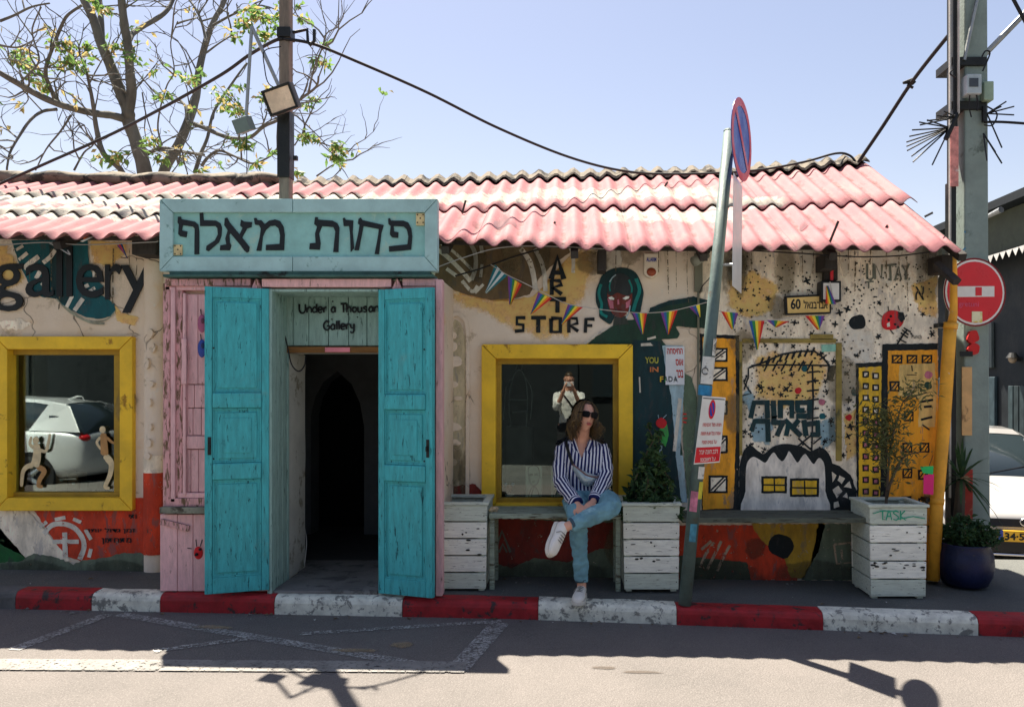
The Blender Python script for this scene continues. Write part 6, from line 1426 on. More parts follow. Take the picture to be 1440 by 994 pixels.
pennant(t, (757, 411), (776, 420), (747, 442), 5.93, RB[::-1], 7); pennant(t, (799, 427), (820, 432), (790, 456), 5.93, RB[::-1], 9)
pennant(t, (889, 439), (910, 440), (903, 470), 5.93, RB[::-1], 2); pennant(t, (929, 439), (953, 436), (940, 470), 5.93, RB[::-1], 4); pennant(t, (968, 431), (984, 428), (984, 446), 5.93, [RB[5], RB[4], RB[2]], 6)
t = empty('bunting', P(1090, 450, 5.95), 'loose rainbow pennants strung below the yellow street plate', 'bunting')
MB().tube(catmull([P(a, b, 5.96) for a, b in ((1005, 436), (1030, 442), (1060, 451), (1090, 450), (1130, 444), (1160, 446), (1172, 432), (1167, 396))], 6), 0.003, 5).build('string', M_STRING, t)
pennant(t, (1038, 440), (1014, 438), (1030, 463), 5.955, RB[::-1], 3); pennant(t, (1053, 451), (1075, 451), (1064, 492), 5.955, RB[::-1][1:], 8); pennant(t, (1078, 450), (1110, 452), (1092, 460), 5.955, RB[::-1], 5); pennant(t, (1132, 444), (1160, 444), (1150, 464), 5.955, RB, 2); pennant(t, (1161, 427), (1176, 428), (1163, 402), 5.955, RB, 0)
# stray flag scraps hanging at the left eave
t = empty('flag_scrap', P(170, 360, 5.95), 'torn purple flag scrap hanging on the wall above the letter r', 'flag'); pennant(t, (164, 345), (172, 343), (182, 364), 5.95, [RB[5], RB[0], RB[4]], 1)
t = empty('flag_scrap', P(125, 336, 5.72), 'faded orange flag scrap caught under the left eave', 'flag'); pennant(t, (118, 334), (132, 333), (118, 341), 5.72, [RB[1], FW[0]], 2)
# ================================================================== cables
def cable(pts, r, label, k=8, nm='overhead_cable', mat=None):
    o = MB().tube(catmull([P(*p) for p in pts], k), r, 6).build(nm, mat or M_WIRE, smooth_=True, loc=P(*pts[0])); return tag(o, label, 'cable')
cable([(-60, 285, 7.6), (60, 232, 7.2), (175, 180, 6.8), (300, 112, 6.2), (350, 78, 5.95), (385, 58, 5.72), (398, 55, 5.70)], 0.013, 'thick black cable rising from the left roof to the lamp pole')
cable([(398, 55, 5.70), (440, 62, 5.70), (500, 86, 5.9), (600, 130, 6.2), (700, 180, 6.6), (800, 221, 7.0), (880, 241, 7.3), (960, 245, 7.4), (1060, 240, 7.5), (1130, 228, 7.6), (1175, 216, 7.68), (1195, 219, 7.70), (1206, 232, 7.66)], 0.011, 'black cable sagging from the lamp pole across the roof to the gable')
cable([(1206, 230, 7.66), (1240, 180, 7.4), (1285, 112, 7.0), (1342, 40, 6.42)], 0.017, 'thick twisted black cable from the roof gable up to the concrete pole')
t = empty('cable_clip', P(1280, 118, 7.05), 'small dark clip sitting on the steep cable near the concrete pole', 'clip')
MB().tube([P(1270, 117, 7.05), P(1282, 114, 7.05), P(1286, 118, 7.05)], [0.012, 0.026, 0.02], 8).build('clip_body', M_IRON, t); MB().tube([P(1276, 119, 7.05), P(1284, 124, 7.05)], 0.012, 6).build('clip_jaw', M_IRON, t)
cable([(1384, 172, 6.34), (1412, 172, 6.3), (1470, 176, 6.0)], 0.010, 'cable leaving the concrete pole to the right edge')
cable([(1420, -10, 6.2), (1436, 20, 6.2), (1452, 50, 6.2)], 0.014, 'short black cable crossing the top right corner')
for pts, lb in (([(615, 376, 5.74), (650, 363, 5.74), (700, 349, 5.74), (760, 346, 5.75), (850, 350, 5.75)], 'thin pale wire slung under the eave right of the name board'), ([(0, 345, 5.75), (60, 341, 5.75), (110, 344, 5.78), (160, 343, 5.75), (222, 340, 5.74)], 'thin pale wire slung under the left eave')):
    cable(pts, 0.004, lb, nm='eave_wire', mat=M('pale_wire', (0.35, 0.35, 0.33), rough=0.7, bump=0))
cable([(640, 388, 5.98), (675, 378, 5.98), (720, 362, 5.9), (760, 350, 5.8)], 0.006, 'black wire from the pink jamb up to the eave', nm='eave_wire'); cable([(1050, 352, 5.72), (1120, 356, 5.72), (1200, 361, 5.74), (1260, 360, 5.74), (1310, 354, 5.72)], 0.005, 'black wire sagging under the right eave', nm='eave_wire')
cable([(70, 342, 5.76), (85, 350, 5.74), (98, 358, 5.74), (95, 352, 5.74)], 0.005, 'frayed wire end dangling over the gallery letters', nm='eave_wire', mat=M('pale_wire', (0.35, 0.35, 0.33), rough=0.7, bump=0))
# ================================================================== tree behind the roof
TD = 11.0
tree = empty('street_tree', P(216, 250, TD) - Vector((0, 0, 3.6)), 'bare branching tree with young leaves rising behind the left roof', 'tree')
rt = random.Random(44)
K = TD / F
def br(pts, r0, r1, name, dz=0.0, d0=0.0):
    n = len(pts); q = [P(a, b, TD + d0 + dz*i/max(1, n-1)) for i, (a, b) in enumerate(pts)]; c = catmull(q, 5); m_ = len(c)
    w = [K*(r0 + (r1-r0)*i/(m_-1))*(1 + 0.10*mnoise.noise(Vector((i*0.5, r0, dz)))) for i in range(m_)]
    MB().tube(c, w, 9).build(name, M_BARK, tree, smooth_=True)
    return c, w
def groundp(px): q = P(px, 245, TD); return (px, 540 + (EYE - gz(q.x, TD))*F/TD)
BR = []
BR.append(br([groundp(212), (208, 300), (204, 245), (195, 209), (181, 170), (180, 157), (167, 123), (153, 86), (141, 58), (131, 26), (118, 0), (106, -40), (90, -90)], 11, 4, 'trunk', -0.5))
BR.append(br([groundp(222), (226, 300), (229, 245), (251, 204), (265, 170), (276, 135), (279, 105), (288, 65), (300, 31), (316, 0), (330, -50)], 8.5, 3, 'trunk', 0.6, 0.2))
for a in (([(180, 160), (185, 130), (183, 105), (180, 65), (175, 34), (171, 0), (168, -50)], 7, 4.5, -0.4, -0.2), ([(181, 58), (186, 48), (199, 39), (230, 20), (243, 0), (250, -30)], 4.2, 2.5, 0.8, -0.3), ([(143, 60), (142, 26), (140, 0), (138, -30)], 4.5, 3, 0.3, -0.3),
          ([(176, 168), (155, 162), (136, 160), (89, 149), (52, 133), (26, 118), (0, 103), (-40, 80)], 5.5, 3, -1.2, -0.2), ([groundp(176), (178, 300), (173, 245), (146, 217), (136, 183), (132, 155), (128, 131), (122, 102)], 5, 1.6, -0.5, -0.4), ([(204, 218), (225, 209), (245, 211), (260, 214), (287, 218)], 3.2, 1.8, -0.5, 0),
          ([(265, 172), (285, 179), (310, 190), (329, 195), (352, 193), (371, 178), (394, 167), (420, 142), (444, 123), (448, 108)], 3.4, 1.2, -1.5, 0.2), ([(274, 243), (283, 215), (292, 193), (301, 157), (326, 118), (347, 89)], 3.0, 1.4, 0.5, 0.3), ([(284, 233), (292, 222), (308, 212), (330, 220), (355, 230), (380, 220), (395, 205)], 2.4, 1.0, -0.7, 0.2),
          ([(290, 62), (286, 40), (277, 16), (262, -5)], 2.4, 1.5, 0.5, 0.5), ([(300, 36), (325, 22), (345, 15), (380, 12)], 2.0, 0.9, -0.8, 0.5), ([(291, 74), (310, 60), (335, 45)], 1.5, 0.8, -0.6, 0.5), ([(264, 172), (262, 152), (258, 146), (250, 138)], 3.2, 1.5, 0.3, 0.3),
          ([(89, 150), (78, 138), (70, 122), (64, 105), (66, 90), (75, 65), (85, 40), (95, 22), (115, 8)], 2.8, 1.6, -0.8, -0.6), ([(80, 154), (60, 157), (42, 170), (25, 195), (14, 215), (10, 235)], 2.2, 1.2, -0.7, -0.7), ([(26, 118), (40, 105), (55, 85), (47, 55), (46, 38), (58, 10)], 1.3, 0.8, -0.5, -1.0),
          ([(434, 130), (441, 99), (454, 65), (456, 52)], 1.4, 0.7, -0.3, -1.2), ([(0, 30), (20, 22), (45, 10), (70, 5)], 1.8, 1.0, 0, -1.5), ([(0, 64), (25, 67), (45, 58)], 1.6, 0.7, 0, -1.4), ([(445, 248), (462, 236), (473, 228), (474, 215)], 1.2, 0.6, 0, -0.3), ([(100, 162), (85, 185), (65, 210), (50, 240)], 1.5, 0.8, 0.2, -0.6),
          ([(200, 130), (205, 160), (214, 190), (216, 205)], 1.0, 0.6, 0.2, -0.2), ([(228, 205), (222, 180), (226, 150), (235, 120), (245, 100), (240, 60), (250, 30)], 1.3, 0.6, -0.6, -0.2), ([(414, 205), (425, 190), (432, 196)], 1.0, 0.6, 0, -0.5), ([(240, 245), (250, 232), (258, 220)], 1, 0.5, 0, 0), ([(104, 240), (118, 215), (130, 205), (136, 190)], 1.4, 0.8, 0, -0.4)):
    BR.append(br(a[0], a[1], a[2], 'branch', a[3], a[4]))
# twigs: thin curved shoots grown from the branches
tw = MB(); ends = []
def shoot(p, d, L, r, depth):
    pts = [p]; q = p.copy(); dd = d.normalized()
    for i in range(6):
        dd = (dd + Vector((rt.gauss(0, 0.25), rt.gauss(0, 0.2), rt.gauss(0.03, 0.25)))).normalized(); q = q + dd*L/6; pts.append(q.copy())
    tw.tube(pts, [r*(1 - 0.75*i/6) for i in range(7)], 5)
    ends.append((pts[-1], dd))
    if depth > 0:
        for i in (2, 4, 5):
            if rt.random() < 0.75: shoot(pts[i], dd + Vector((rt.uniform(-1, 1), rt.uniform(-0.7, 0.7), rt.uniform(-0.6, 0.9))), L*rt.uniform(0.4, 0.7), r*0.6, depth - 1)
for bi, (c, w) in enumerate(BR):
    for i in range(3, len(c)):
        if c[i].z < 3.75: continue
        if rt.random() < (0.18 if w[i] > 0.03 else 0.30):
            t_ = (c[i] - c[i-1]).normalized(); s_ = Vector((rt.uniform(-1, 1), rt.uniform(-0.8, 0.8), rt.uniform(-0.5, 1))); shoot(c[i], t_*0.5 + s_, rt.uniform(0.4, 1.1), K*rt.uniform(0.8, 1.5), 1)
tw = tw.build('twigs', M_BARK, tree); tw['kind'] = 'stuff'
lf = MB()
def cluster(c, n, rad, ye=0.3):
    for k in range(n):
        o_ = Vector((rt.gauss(0, rad), rt.gauss(0, rad), rt.gauss(0, rad*0.7)))
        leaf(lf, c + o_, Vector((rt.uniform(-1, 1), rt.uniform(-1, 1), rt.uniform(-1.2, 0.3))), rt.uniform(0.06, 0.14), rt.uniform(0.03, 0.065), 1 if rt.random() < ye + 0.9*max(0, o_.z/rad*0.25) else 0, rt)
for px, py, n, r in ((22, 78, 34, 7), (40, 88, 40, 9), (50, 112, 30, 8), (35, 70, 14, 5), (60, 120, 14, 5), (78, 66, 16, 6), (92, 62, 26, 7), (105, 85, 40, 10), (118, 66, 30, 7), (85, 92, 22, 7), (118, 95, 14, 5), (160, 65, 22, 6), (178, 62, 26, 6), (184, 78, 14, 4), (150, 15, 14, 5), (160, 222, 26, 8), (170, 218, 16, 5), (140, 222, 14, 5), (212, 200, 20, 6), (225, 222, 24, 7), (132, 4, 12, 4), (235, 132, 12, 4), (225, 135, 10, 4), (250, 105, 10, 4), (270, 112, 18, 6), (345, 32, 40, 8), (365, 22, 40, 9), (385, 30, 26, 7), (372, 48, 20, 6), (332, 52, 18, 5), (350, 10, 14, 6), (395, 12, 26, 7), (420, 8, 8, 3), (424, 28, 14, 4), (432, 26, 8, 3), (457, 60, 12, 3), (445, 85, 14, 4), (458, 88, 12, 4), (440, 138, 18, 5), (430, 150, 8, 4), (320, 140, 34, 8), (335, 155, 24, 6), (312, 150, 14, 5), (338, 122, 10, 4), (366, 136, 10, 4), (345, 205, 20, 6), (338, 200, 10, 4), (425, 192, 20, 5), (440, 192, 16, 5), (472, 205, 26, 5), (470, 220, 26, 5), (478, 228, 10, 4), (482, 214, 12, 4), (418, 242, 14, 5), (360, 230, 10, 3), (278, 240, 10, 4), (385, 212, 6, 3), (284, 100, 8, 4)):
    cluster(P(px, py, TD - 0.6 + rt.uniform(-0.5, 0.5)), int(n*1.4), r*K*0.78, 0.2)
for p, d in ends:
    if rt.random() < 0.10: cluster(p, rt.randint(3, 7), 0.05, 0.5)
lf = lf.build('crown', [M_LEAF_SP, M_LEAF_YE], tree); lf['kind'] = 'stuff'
# ================================================================== people
M_SKIN = M('skin', C(212, 158, 132, 1.15), rough=0.5, var=0.08, scale=10, bump=0.1, spec=0.4)
M_HAIR = M('brown_hair', C(74, 58, 38, 0.9), rough=0.45, var=0.35, scale=14, bump=0.3, bscale=90, grain=(3, 3, 0.6))
M_HAIR2 = M('light_brown_hair', C(120, 96, 58, 0.95), rough=0.45, var=0.35, scale=14, bump=0.3, bscale=90, grain=(3, 3, 0.6))
M_DENIM = M('washed_denim', C(104, 146, 158, 1.2), rough=0.9, var=0.22, scale=9, bump=0.4, bscale=160, stain=C(136, 172, 180, 1.2), samt=0.35, sscale=6)
M_SHOE = M('white_canvas_shoe', C(222, 218, 208, 1.1), rough=0.6, var=0.06, bump=0.15); M_SOLE = M('rubber_sole', C(206, 202, 190, 1.1), rough=0.6, var=0.08)
M_LENS = M('dark_lens', (0.004, 0.004, 0.005), rough=0.22, var=0, bump=0, spec=0.25)
M_LIP = M('lip', C(170, 84, 78, 1.1), rough=0.4, bump=0)
def stripe_mat():
    m, nt, b, pos = base_mat('striped_cotton')
    at = nd(nt, 'ShaderNodeAttribute'); at.attribute_name = 'stripe'
    s_ = math_n(nt, 'ABSOLUTE', math_n(nt, 'SUBTRACT', math_n(nt, 'FRACT', math_n(nt, 'MULTIPLY', at.outputs['Fac'], 1/0.0245)), 0.5))
    c = mix_n(nt, ramp_n(nt, s_, 0.25, 0.31), C(30, 36, 84, 1.2), C(214, 216, 224, 1.12))
    nt.links.new(c, b.inputs['Base Color']); b.inputs['Roughness'].default_value = 0.85; b.inputs['Specular IOR Level'].default_value = 0.2
    bump_n(nt, b, noise_n(nt, pos, 220, 2), 0.15, 0.002); return m
M_STRIPE = stripe_mat()
def ell(c, hw, hd, tx=Vector((1, 0, 0)), n=24, up=Vector((0, 0, 1)), pw=1.0):
    t_ = tx.normalized(); f = up.cross(t_).normalized(); out = []
    for i in range(n):
        a = 2*math.pi*i/n; ca, sa = math.cos(a), math.sin(a)
        out.append(c + t_*hw*math.copysign(abs(ca)**pw, ca) + f*hd*math.copysign(abs(sa)**pw, sa))
    return out
def merged(mb, voxel, smooth_it=4, fold=0.0, fs=14.0, seed=0.0):
    me = mb.mesh('tmp'); bm = bmesh.new(); bm.from_mesh(me); bmesh.ops.recalc_face_normals(bm, faces=bm.faces); bm.to_mesh(me); bm.free()
    out = evaluated_mesh(me, [('REMESH', dict(mode='VOXEL', voxel_size=voxel)), ('SMOOTH', dict(iterations=smooth_it, factor=0.5))])
    if fold:
        co = [v.co.copy() for v in out.vertices]; no = [v.normal.copy() for v in out.vertices]
        for v, c, n_ in zip(out.vertices, co, no):
            q = Vector((c.x*fs, c.y*fs, c.z*fs*1.4)) + Vector((seed, 0, 0)); h = mnoise.noise(q) + 0.5*mnoise.noise(q*2.3); r = 1 - abs(mnoise.noise(q*0.8 + Vector((5, 5, 5))))*2
            v.co = c + n_*fold*(0.6*h + 0.4*r)
        out.update()
    return out
def add_head(mb, c, R, s_=1.0, n=36, m_=26):
    rings = []
    for i in range(m_+1):
        a = math.pi*min(max(i/m_, 0.015), 0.985); ring = []
        for j in range(n):
            t_ = 2*math.pi*j/n; x = math.sin(a)*math.cos(t_); y = math.sin(a)*math.sin(t_); z = -math.cos(a)
            px, py, pz = x*0.073, y*0.090 + 0.006, z*0.108
            if z < 0:
                k = (-z)**1.6; px *= 1 - 0.36*k; py = py*(1 - 0.22*k) - 0.012*k
            if y < 0:
                g = math.exp(-(px/0.011)**2 - ((pz + 0.012)/0.024)**2); py -= 0.020*g
                py -= 0.006*math.exp(-(px/0.022)**2 - ((pz + 0.053)/0.012)**2); py += 0.007*math.exp(-((abs(px) - 0.03)/0.016)**2 - ((pz - 0.014)/0.014)**2)
                py -= 0.005*math.exp(-(px/0.02)**2 - ((pz + 0.092)/0.014)**2)
            ring.append(c + R @ (Vector((px, py, pz))*s_))
        rings.append(ring)
    mb.loft(rings)
    for sx in (-1, 1): mb.ellipsoid(c + R @ (Vector((sx*0.074, 0.012, -0.008))*s_), (0.010*s_, 0.018*s_, 0.030*s_), 10, 8, rot=R)
def add_hand(mb, w, d, side, up, s_=1.0, curl=0.5, thumb=1):
    """palm + five fingers; w wrist, d direction, side towards the little finger, up = back of the hand"""
    d = d.normalized(); side = (side - d*side.dot(d)).normalized(); up = d.cross(side) if d.cross(side).dot(up) > 0 else side.cross(d)
    rings = [ell(w + d*q*s_, hw*s_, hd*s_, side, 14, d) for q, hw, hd in ((-0.03, 0.024, 0.019), (0.0, 0.026, 0.018), (0.03, 0.036, 0.016), (0.07, 0.041, 0.014), (0.088, 0.038, 0.011))]
    mb.loft(rings)
    for k, (off, L) in enumerate(((-0.029, 0.070), (-0.010, 0.080), (0.010, 0.075), (0.029, 0.058))):
        p = w + (d*0.080 + side*off)*s_; pts = [p]; dd = d.copy()
        for i in range(3):
            dd = (dd - up*curl*(0.45 + 0.2*i) + side*off*0.6).normalized(); p = p + dd*L*s_*(0.42, 0.32, 0.26)[i]; pts.append(p)
        mb.tube(pts, [0.0095*s_, 0.0090*s_, 0.0082*s_, 0.0062*s_], 8)
    p = w + (d*0.022 - side*0.030*thumb)*s_; mb.tube([p, p + (d*0.030 - side*0.022*thumb - up*0.008)*s_, p + (d*0.058 - side*0.024*thumb - up*0.018)*s_], [0.013*s_, 0.011*s_, 0.007*s_], 8)
M_LACE = M('grey_lace', C(130, 132, 128, 1.0), rough=0.8)
def add_shoe(parent, heel, f, up, nm='shoe'):
    f = f.normalized(); up = (up - f*up.dot(f)).normalized(); s_ = f.cross(up)
    rings = []
    for q, hw, h in ((0.0, 0.020, 0.060), (0.012, 0.030, 0.074), (0.05, 0.034, 0.078), (0.085, 0.034, 0.074), (0.12, 0.037, 0.066), (0.16, 0.043, 0.054), (0.20, 0.044, 0.046), (0.228, 0.038, 0.040), (0.246, 0.026, 0.032), (0.254, 0.010, 0.026)):
        rings.append([heel + f*q + s_*hw*math.copysign(abs(math.cos(a))**0.7, math.cos(a)) + up*(0.014 + h*0.5 + h*0.5*math.sin(a)) for a in [2*math.pi*i/16 for i in range(16)]])
    sh = MB().loft(rings).build(nm, M_SHOE, parent, smooth_=True)
    rings = []
    out = [(-0.006, 0.016), (0.006, 0.034), (0.05, 0.039), (0.10, 0.037), (0.16, 0.047), (0.20, 0.048), (0.235, 0.041), (0.256, 0.022), (0.262, 0.004)]
    loop = [(a, b) for a, b in out] + [(a, -b) for a, b in reversed(out)]
    MB().loft([[heel + f*a + s_*b + up*z for a, b in loop] for z in (0.0, 0.024)]).build('sole', M_SOLE, sh, bevel=0.003)
    for i, q in enumerate((0.095, 0.115, 0.135, 0.152)):
        z = 0.014 + (0.073, 0.068, 0.062, 0.057)[i]; MB().tube([heel + f*q - s_*0.022 + up*(z - 0.006), heel + f*(q + 0.006) + up*(z + 0.005), heel + f*q + s_*0.022 + up*(z - 0.006)], 0.0035, 5).build('lace', M_LACE, sh)
    MB().tube([heel + f*0.085 + up*0.086, heel + f*0.095 + s_*0.03 + up*0.075, heel + f*0.11 + s_*0.045 + up*0.055], 0.003, 5).build('lace', M_LACE, sh)
    return sh
def face_bits(parent, c, R, glasses=True):
    L = lambda x, y, z: c + R @ Vector((x, y, z))
    lip = MB(); lip.ellipsoid(L(0, -0.0905, -0.0485), (0.021, 0.007, 0.0045), 12, 6, rot=R); lip.ellipsoid(L(0, -0.0895, -0.0565), (0.018, 0.007, 0.0055), 12, 6, rot=R); lip.build('lips', M_LIP, parent, smooth_=True)
    if glasses:
        g = MB()
        for sx in (-1, 1):
            pts = [(sx*0.032 + 0.027*math.copysign(abs(math.cos(a))**0.55, math.cos(a)), 0.014 + 0.023*math.copysign(abs(math.sin(a))**0.6, math.sin(a))) for a in [2*math.pi*i/20 for i in range(20)]]
            g.loft([[L(x, yy + abs(x)*0.18, z) for x, z in pts] for yy in (-0.104, -0.097)])
            g.tube([L(sx*0.058, -0.090, 0.022), L(sx*0.076, -0.06, 0.022), L(sx*0.079, 0.01, 0.014)], 0.004, 6)
        g.tube([L(-0.010, -0.103, 0.022), L(0, -0.106, 0.024), L(0.010, -0.103, 0.022)], 0.004, 6)
        g.build('sunglasses', M_LENS, parent, smooth_=False)
# ---------------------------------------------------------------- seated woman
seat = P(824, 722, 5.82)
wo = empty('person', seat, 'woman in striped shirt, blue jeans and sunglasses seated cross-legged on the bench', 'person')
HC = P(823, 586, 5.79); HR = Matrix.Rotation(math.radians(20), 3, 'Z') @ Matrix.Rotation(math.radians(9), 3, 'Y') @ Matrix.Rotation(math.radians(-3), 3, 'X')
TX = Vector((1, 0.10, -0.03))
# torso rows: px, py, depth, half-width px, half-depth m
rows = [(824, 712, 5.83, 27, 0.105), (823.5, 700, 5.84, 25, 0.105), (823, 685, 5.85, 24, 0.10), (822.5, 668, 5.86, 26, 0.105), (821, 650, 5.87, 30, 0.112), (819.5, 636, 5.88, 32.5, 0.105), (818.5, 626, 5.89, 31, 0.085), (818, 619, 5.89, 20, 0.066), (818, 613, 5.89, 12, 0.056)]
SL, EL, WL = P(792, 631, 5.88), P(789, 676, 5.77), P(812, 709, 5.50)      # arm on the left of the picture
SR, ER, WR = P(844.5, 628, 5.89), P(851, 669, 5.79), P(835, 704, 5.52)
hipL, kneeL, ankL = P(809, 704, 5.80), P(812, 727, 5.47), P(818, 820, 5.50)
hipR, kneeR, ankR = P(840, 702, 5.80), P(858, 714, 5.43), P(797, 740, 5.28)
body = MB()
body.loft([ell(P(a, b, d), w*d/F*0.86, h*0.88, TX) for a, b, d, w, h in rows])
body.tube([P(818, 624, 5.88), P(819, 612, 5.86), HC + HR @ Vector((0, 0.015, -0.06))], [0.058, 0.050, 0.050], 16)
add_head(body, HC, HR)
for S, E, W in ((SL, EL, WL), (SR, ER, WR)): body.tube(catmull([S, E, W], 6), [0.042 - 0.018*i/12 for i in range(13)], 12)
HLd = P(822, 724, 5.36) - WL; HRd = P(824, 719, 5.38) - WR
add_hand(body, WL + HLd.normalized()*0.02, HLd, Vector((1, -0.2, 0.2)), Vector((0, -1, 0.8)), 0.92, 0.55, 1); add_hand(body, WR + HRd.normalized()*0.02, HRd, Vector((-1, -0.2, 0.1)), Vector((0, -1, 0.8)), 0.92, 0.55, 1)
body.tube(catmull([hipL, hipL.lerp(kneeL, 0.55) + Vector((0, 0, 0.012)), kneeL, kneeL.lerp(ankL, 0.45), ankL], 5), [0.042 - 0.012*i/20 for i in range(21)], 12); body.tube(catmull([hipR, hipR.lerp(kneeR, 0.55) + Vector((0.015, 0, 0.012)), kneeR, P(830, 727, 5.345), ankR], 5), [0.042 - 0.012*i/20 for i in range(21)], 12)
footL = P(818, 838, 5.49); body.tube([ankL, footL + Vector((0, 0, 0.0))], [0.033, 0.03], 10); body.tube([ankR, P(787, 745, 5.26)], [0.034, 0.03], 10)
link_mesh('body', merged(body, 0.0055, 2), M_SKIN, wo, True)
face_bits(wo, HC, HR)
# shirt
sh = MB()
sh.loft([ell(P(a, b, d), w*d/F, h, TX) for a, b, d, w, h in rows[:-1]])
for S, E, W, rr_ in ((SL, EL, WL, (0.054, 0.056, 0.053, 0.046, 0.043)), (SR, ER, WR, (0.054, 0.056, 0.053, 0.046, 0.042))):
    ctl = [S + Vector((0, 0, 0.004)), S.lerp(E, 0.5) + Vector((-0.006 if S is SL else 0.008, 0, 0)), E, E.lerp(W, 0.55) + Vector((0, -0.01, -0.012)), W.lerp(E, 0.02)]; pp = catmull(ctl, 5); m_ = len(pp)
    sh.tube(pp, [float(np.interp(i/(m_-1), np.linspace(0, 1, 5), rr_)) for i in range(m_)], 18)
me = merged(sh, 0.006, 2, 0.014, 14.0)
bm = bmesh.new(); bm.from_mesh(me)
def topx(v): return CX + v.x*F/v.y, CY - (v.z - EYE)*F/v.y
kill = []
for f in bm.faces:
    c = f.calc_center_median(); px, py = topx(c)
    if c.y < 5.86 and 612 < py < 645:       # open neck: a V down to the first button
        k = (645 - py)/27.0
        if 817.5 - 11.0*k < px < 817.5 + 10.5*k: kill.append(f)
    if py < 614: kill.append(f)
bmesh.ops.delete(bm, geom=list(set(kill)), context='FACES'); bm.to_mesh(me); bm.free()
def seg_d(p, a, b):
    t_ = max(0, min(1, (p-a).dot(b-a)/(b-a).length_squared)); return (p - a.lerp(b, t_)).length, t_
def stripe_attr(me):
    at = me.attributes.new('stripe', 'FLOAT', 'CORNER'); vals = [0.0]*len(me.loops)
    arms = [(SL, EL, 0), (EL, WL, 1), (SR, ER, 0), (ER, WR, 1)]
    for pg in me.polygons:
        c = pg.center; ds = [seg_d(c, a, b)[0] for a, b, _ in arms]; k = min(range(4), key=lambda i: ds[i]); px, py = topx(c)
        half = float(np.interp(py, [612, 620, 628, 650, 668, 700], [6, 18, 26, 27, 23, 22])); inarm = ds[k] < 0.085 and abs(px - 821) > half
        if arms[k][2] and ds[k] < 0.068: inarm = True
        for li in pg.loop_indices:
            v = me.vertices[me.loops[li].vertex_index].co
            if inarm:
                a, b, fore = arms[k]; ax_ = (b-a).normalized(); r = v - a; tt = r.dot(ax_)/(b-a).length
                if fore and tt > 0.84: vals[li] = tt*(b-a).length*0.9; continue
                rad = r - ax_*r.dot(ax_); e1 = Vector((0, -1, 0)); e1 = (e1 - ax_*e1.dot(ax_)).normalized(); e2 = ax_.cross(e1)
                an = math.atan2(rad.dot(e2), rad.dot(e1)); vals[li] = an*0.050
            else: vals[li] = v.x*0.95 + 0.10*(v.y - 5.8) + 0.012*math.sin(v.z*9)
    at.data.foreach_set('value', vals)
stripe_attr(me)
shirt = link_mesh('shirt', me, M_STRIPE, wo, True)
so = shirt.modifiers.new('solid', 'SOLIDIFY'); so.thickness = 0.003
# collar wings along the open neck
for pts in ([(803, 622), (808, 616), (813, 632), (818.5, 647), (815, 648), (806, 634)], [(834, 622), (829, 617), (824, 630), (818, 646), (822, 646), (831, 634)]):
    q = [P(a, b, 5.775 if i not in (0, 1) else 5.82) for i, (a, b) in enumerate(pts)]; mb = MB(); mb.prism(q, 0.006); me = mb.mesh('c'); at = me.attributes.new('stripe', 'FLOAT', 'CORNER')
    dv = (q[3] - q[1]).normalized(); nv = Vector((dv.z, 0, -dv.x)); at.data.foreach_set('value', [me.vertices[l.vertex_index].co.dot(nv)*0.9 for l in me.loops])
    link_mesh('collar', me, M_STRIPE, shirt)
# jeans
jn = MB()
jn.ellipsoid(P(824, 706, 5.84), (0.140, 0.122, 0.105), 24, 14)
jn.loft([ell(P(824, 712, 5.83), 0.138, 0.112, TX), ell(P(824, 698, 5.84), 0.132, 0.112, TX), ell(P(823.5, 688, 5.85), 0.124, 0.106, TX)])
jn.tube(catmull([hipL, hipL.lerp(kneeL, 0.55) + Vector((0, 0, 0.012)), kneeL, kneeL.lerp(ankL, 0.45), ankL.lerp(kneeL, 0.04)], 5), [float(np.interp(i/20, [0, .25, .5, .75, 1], [0.092, 0.078, 0.062, 0.053, 0.042])) for i in range(21)], 18)
jn.tube(catmull([hipR, hipR.lerp(kneeR, 0.55) + Vector((0.015, 0, 0.012)), kneeR, P(830, 727, 5.345), ankR.lerp(P(826, 729, 5.34), 0.18)], 5), [float(np.interp(i/20, [0, .25, .5, .75, 1], [0.092, 0.080, 0.065, 0.054, 0.041])) for i in range(21)], 18)
jeans = link_mesh('jeans', merged(jn, 0.006, 1, 0.016, 17.0, 3.0), M_DENIM, wo, True)
for A_, B_, r_ in ((ankL.lerp(kneeL, 0.035), ankL.lerp(kneeL, 0.075), 0.045), (ankR.lerp(P(826, 729, 5.34), 0.17), ankR.lerp(P(826, 729, 5.34), 0.29), 0.044)):
    MB().tube([A_, A_.lerp(B_, 0.5), B_], [r_*0.98, r_*1.03, r_*1.02], 18).build('hem', M('dark_hem', C(62, 84, 96, 1.0), rough=0.9), jeans, smooth_=True)
add_shoe(wo, Vector((P(819, 0, 5.54).x, 5.545, -0.014*0.09 + 0.121)), Vector((-0.15, -1, 0)), Vector((0, 0, 1)))
hl = P(783, 737, 5.33); add_shoe(wo, hl, P(771, 776, 5.17) - hl, Vector((0.85, -0.35, 0.35)))
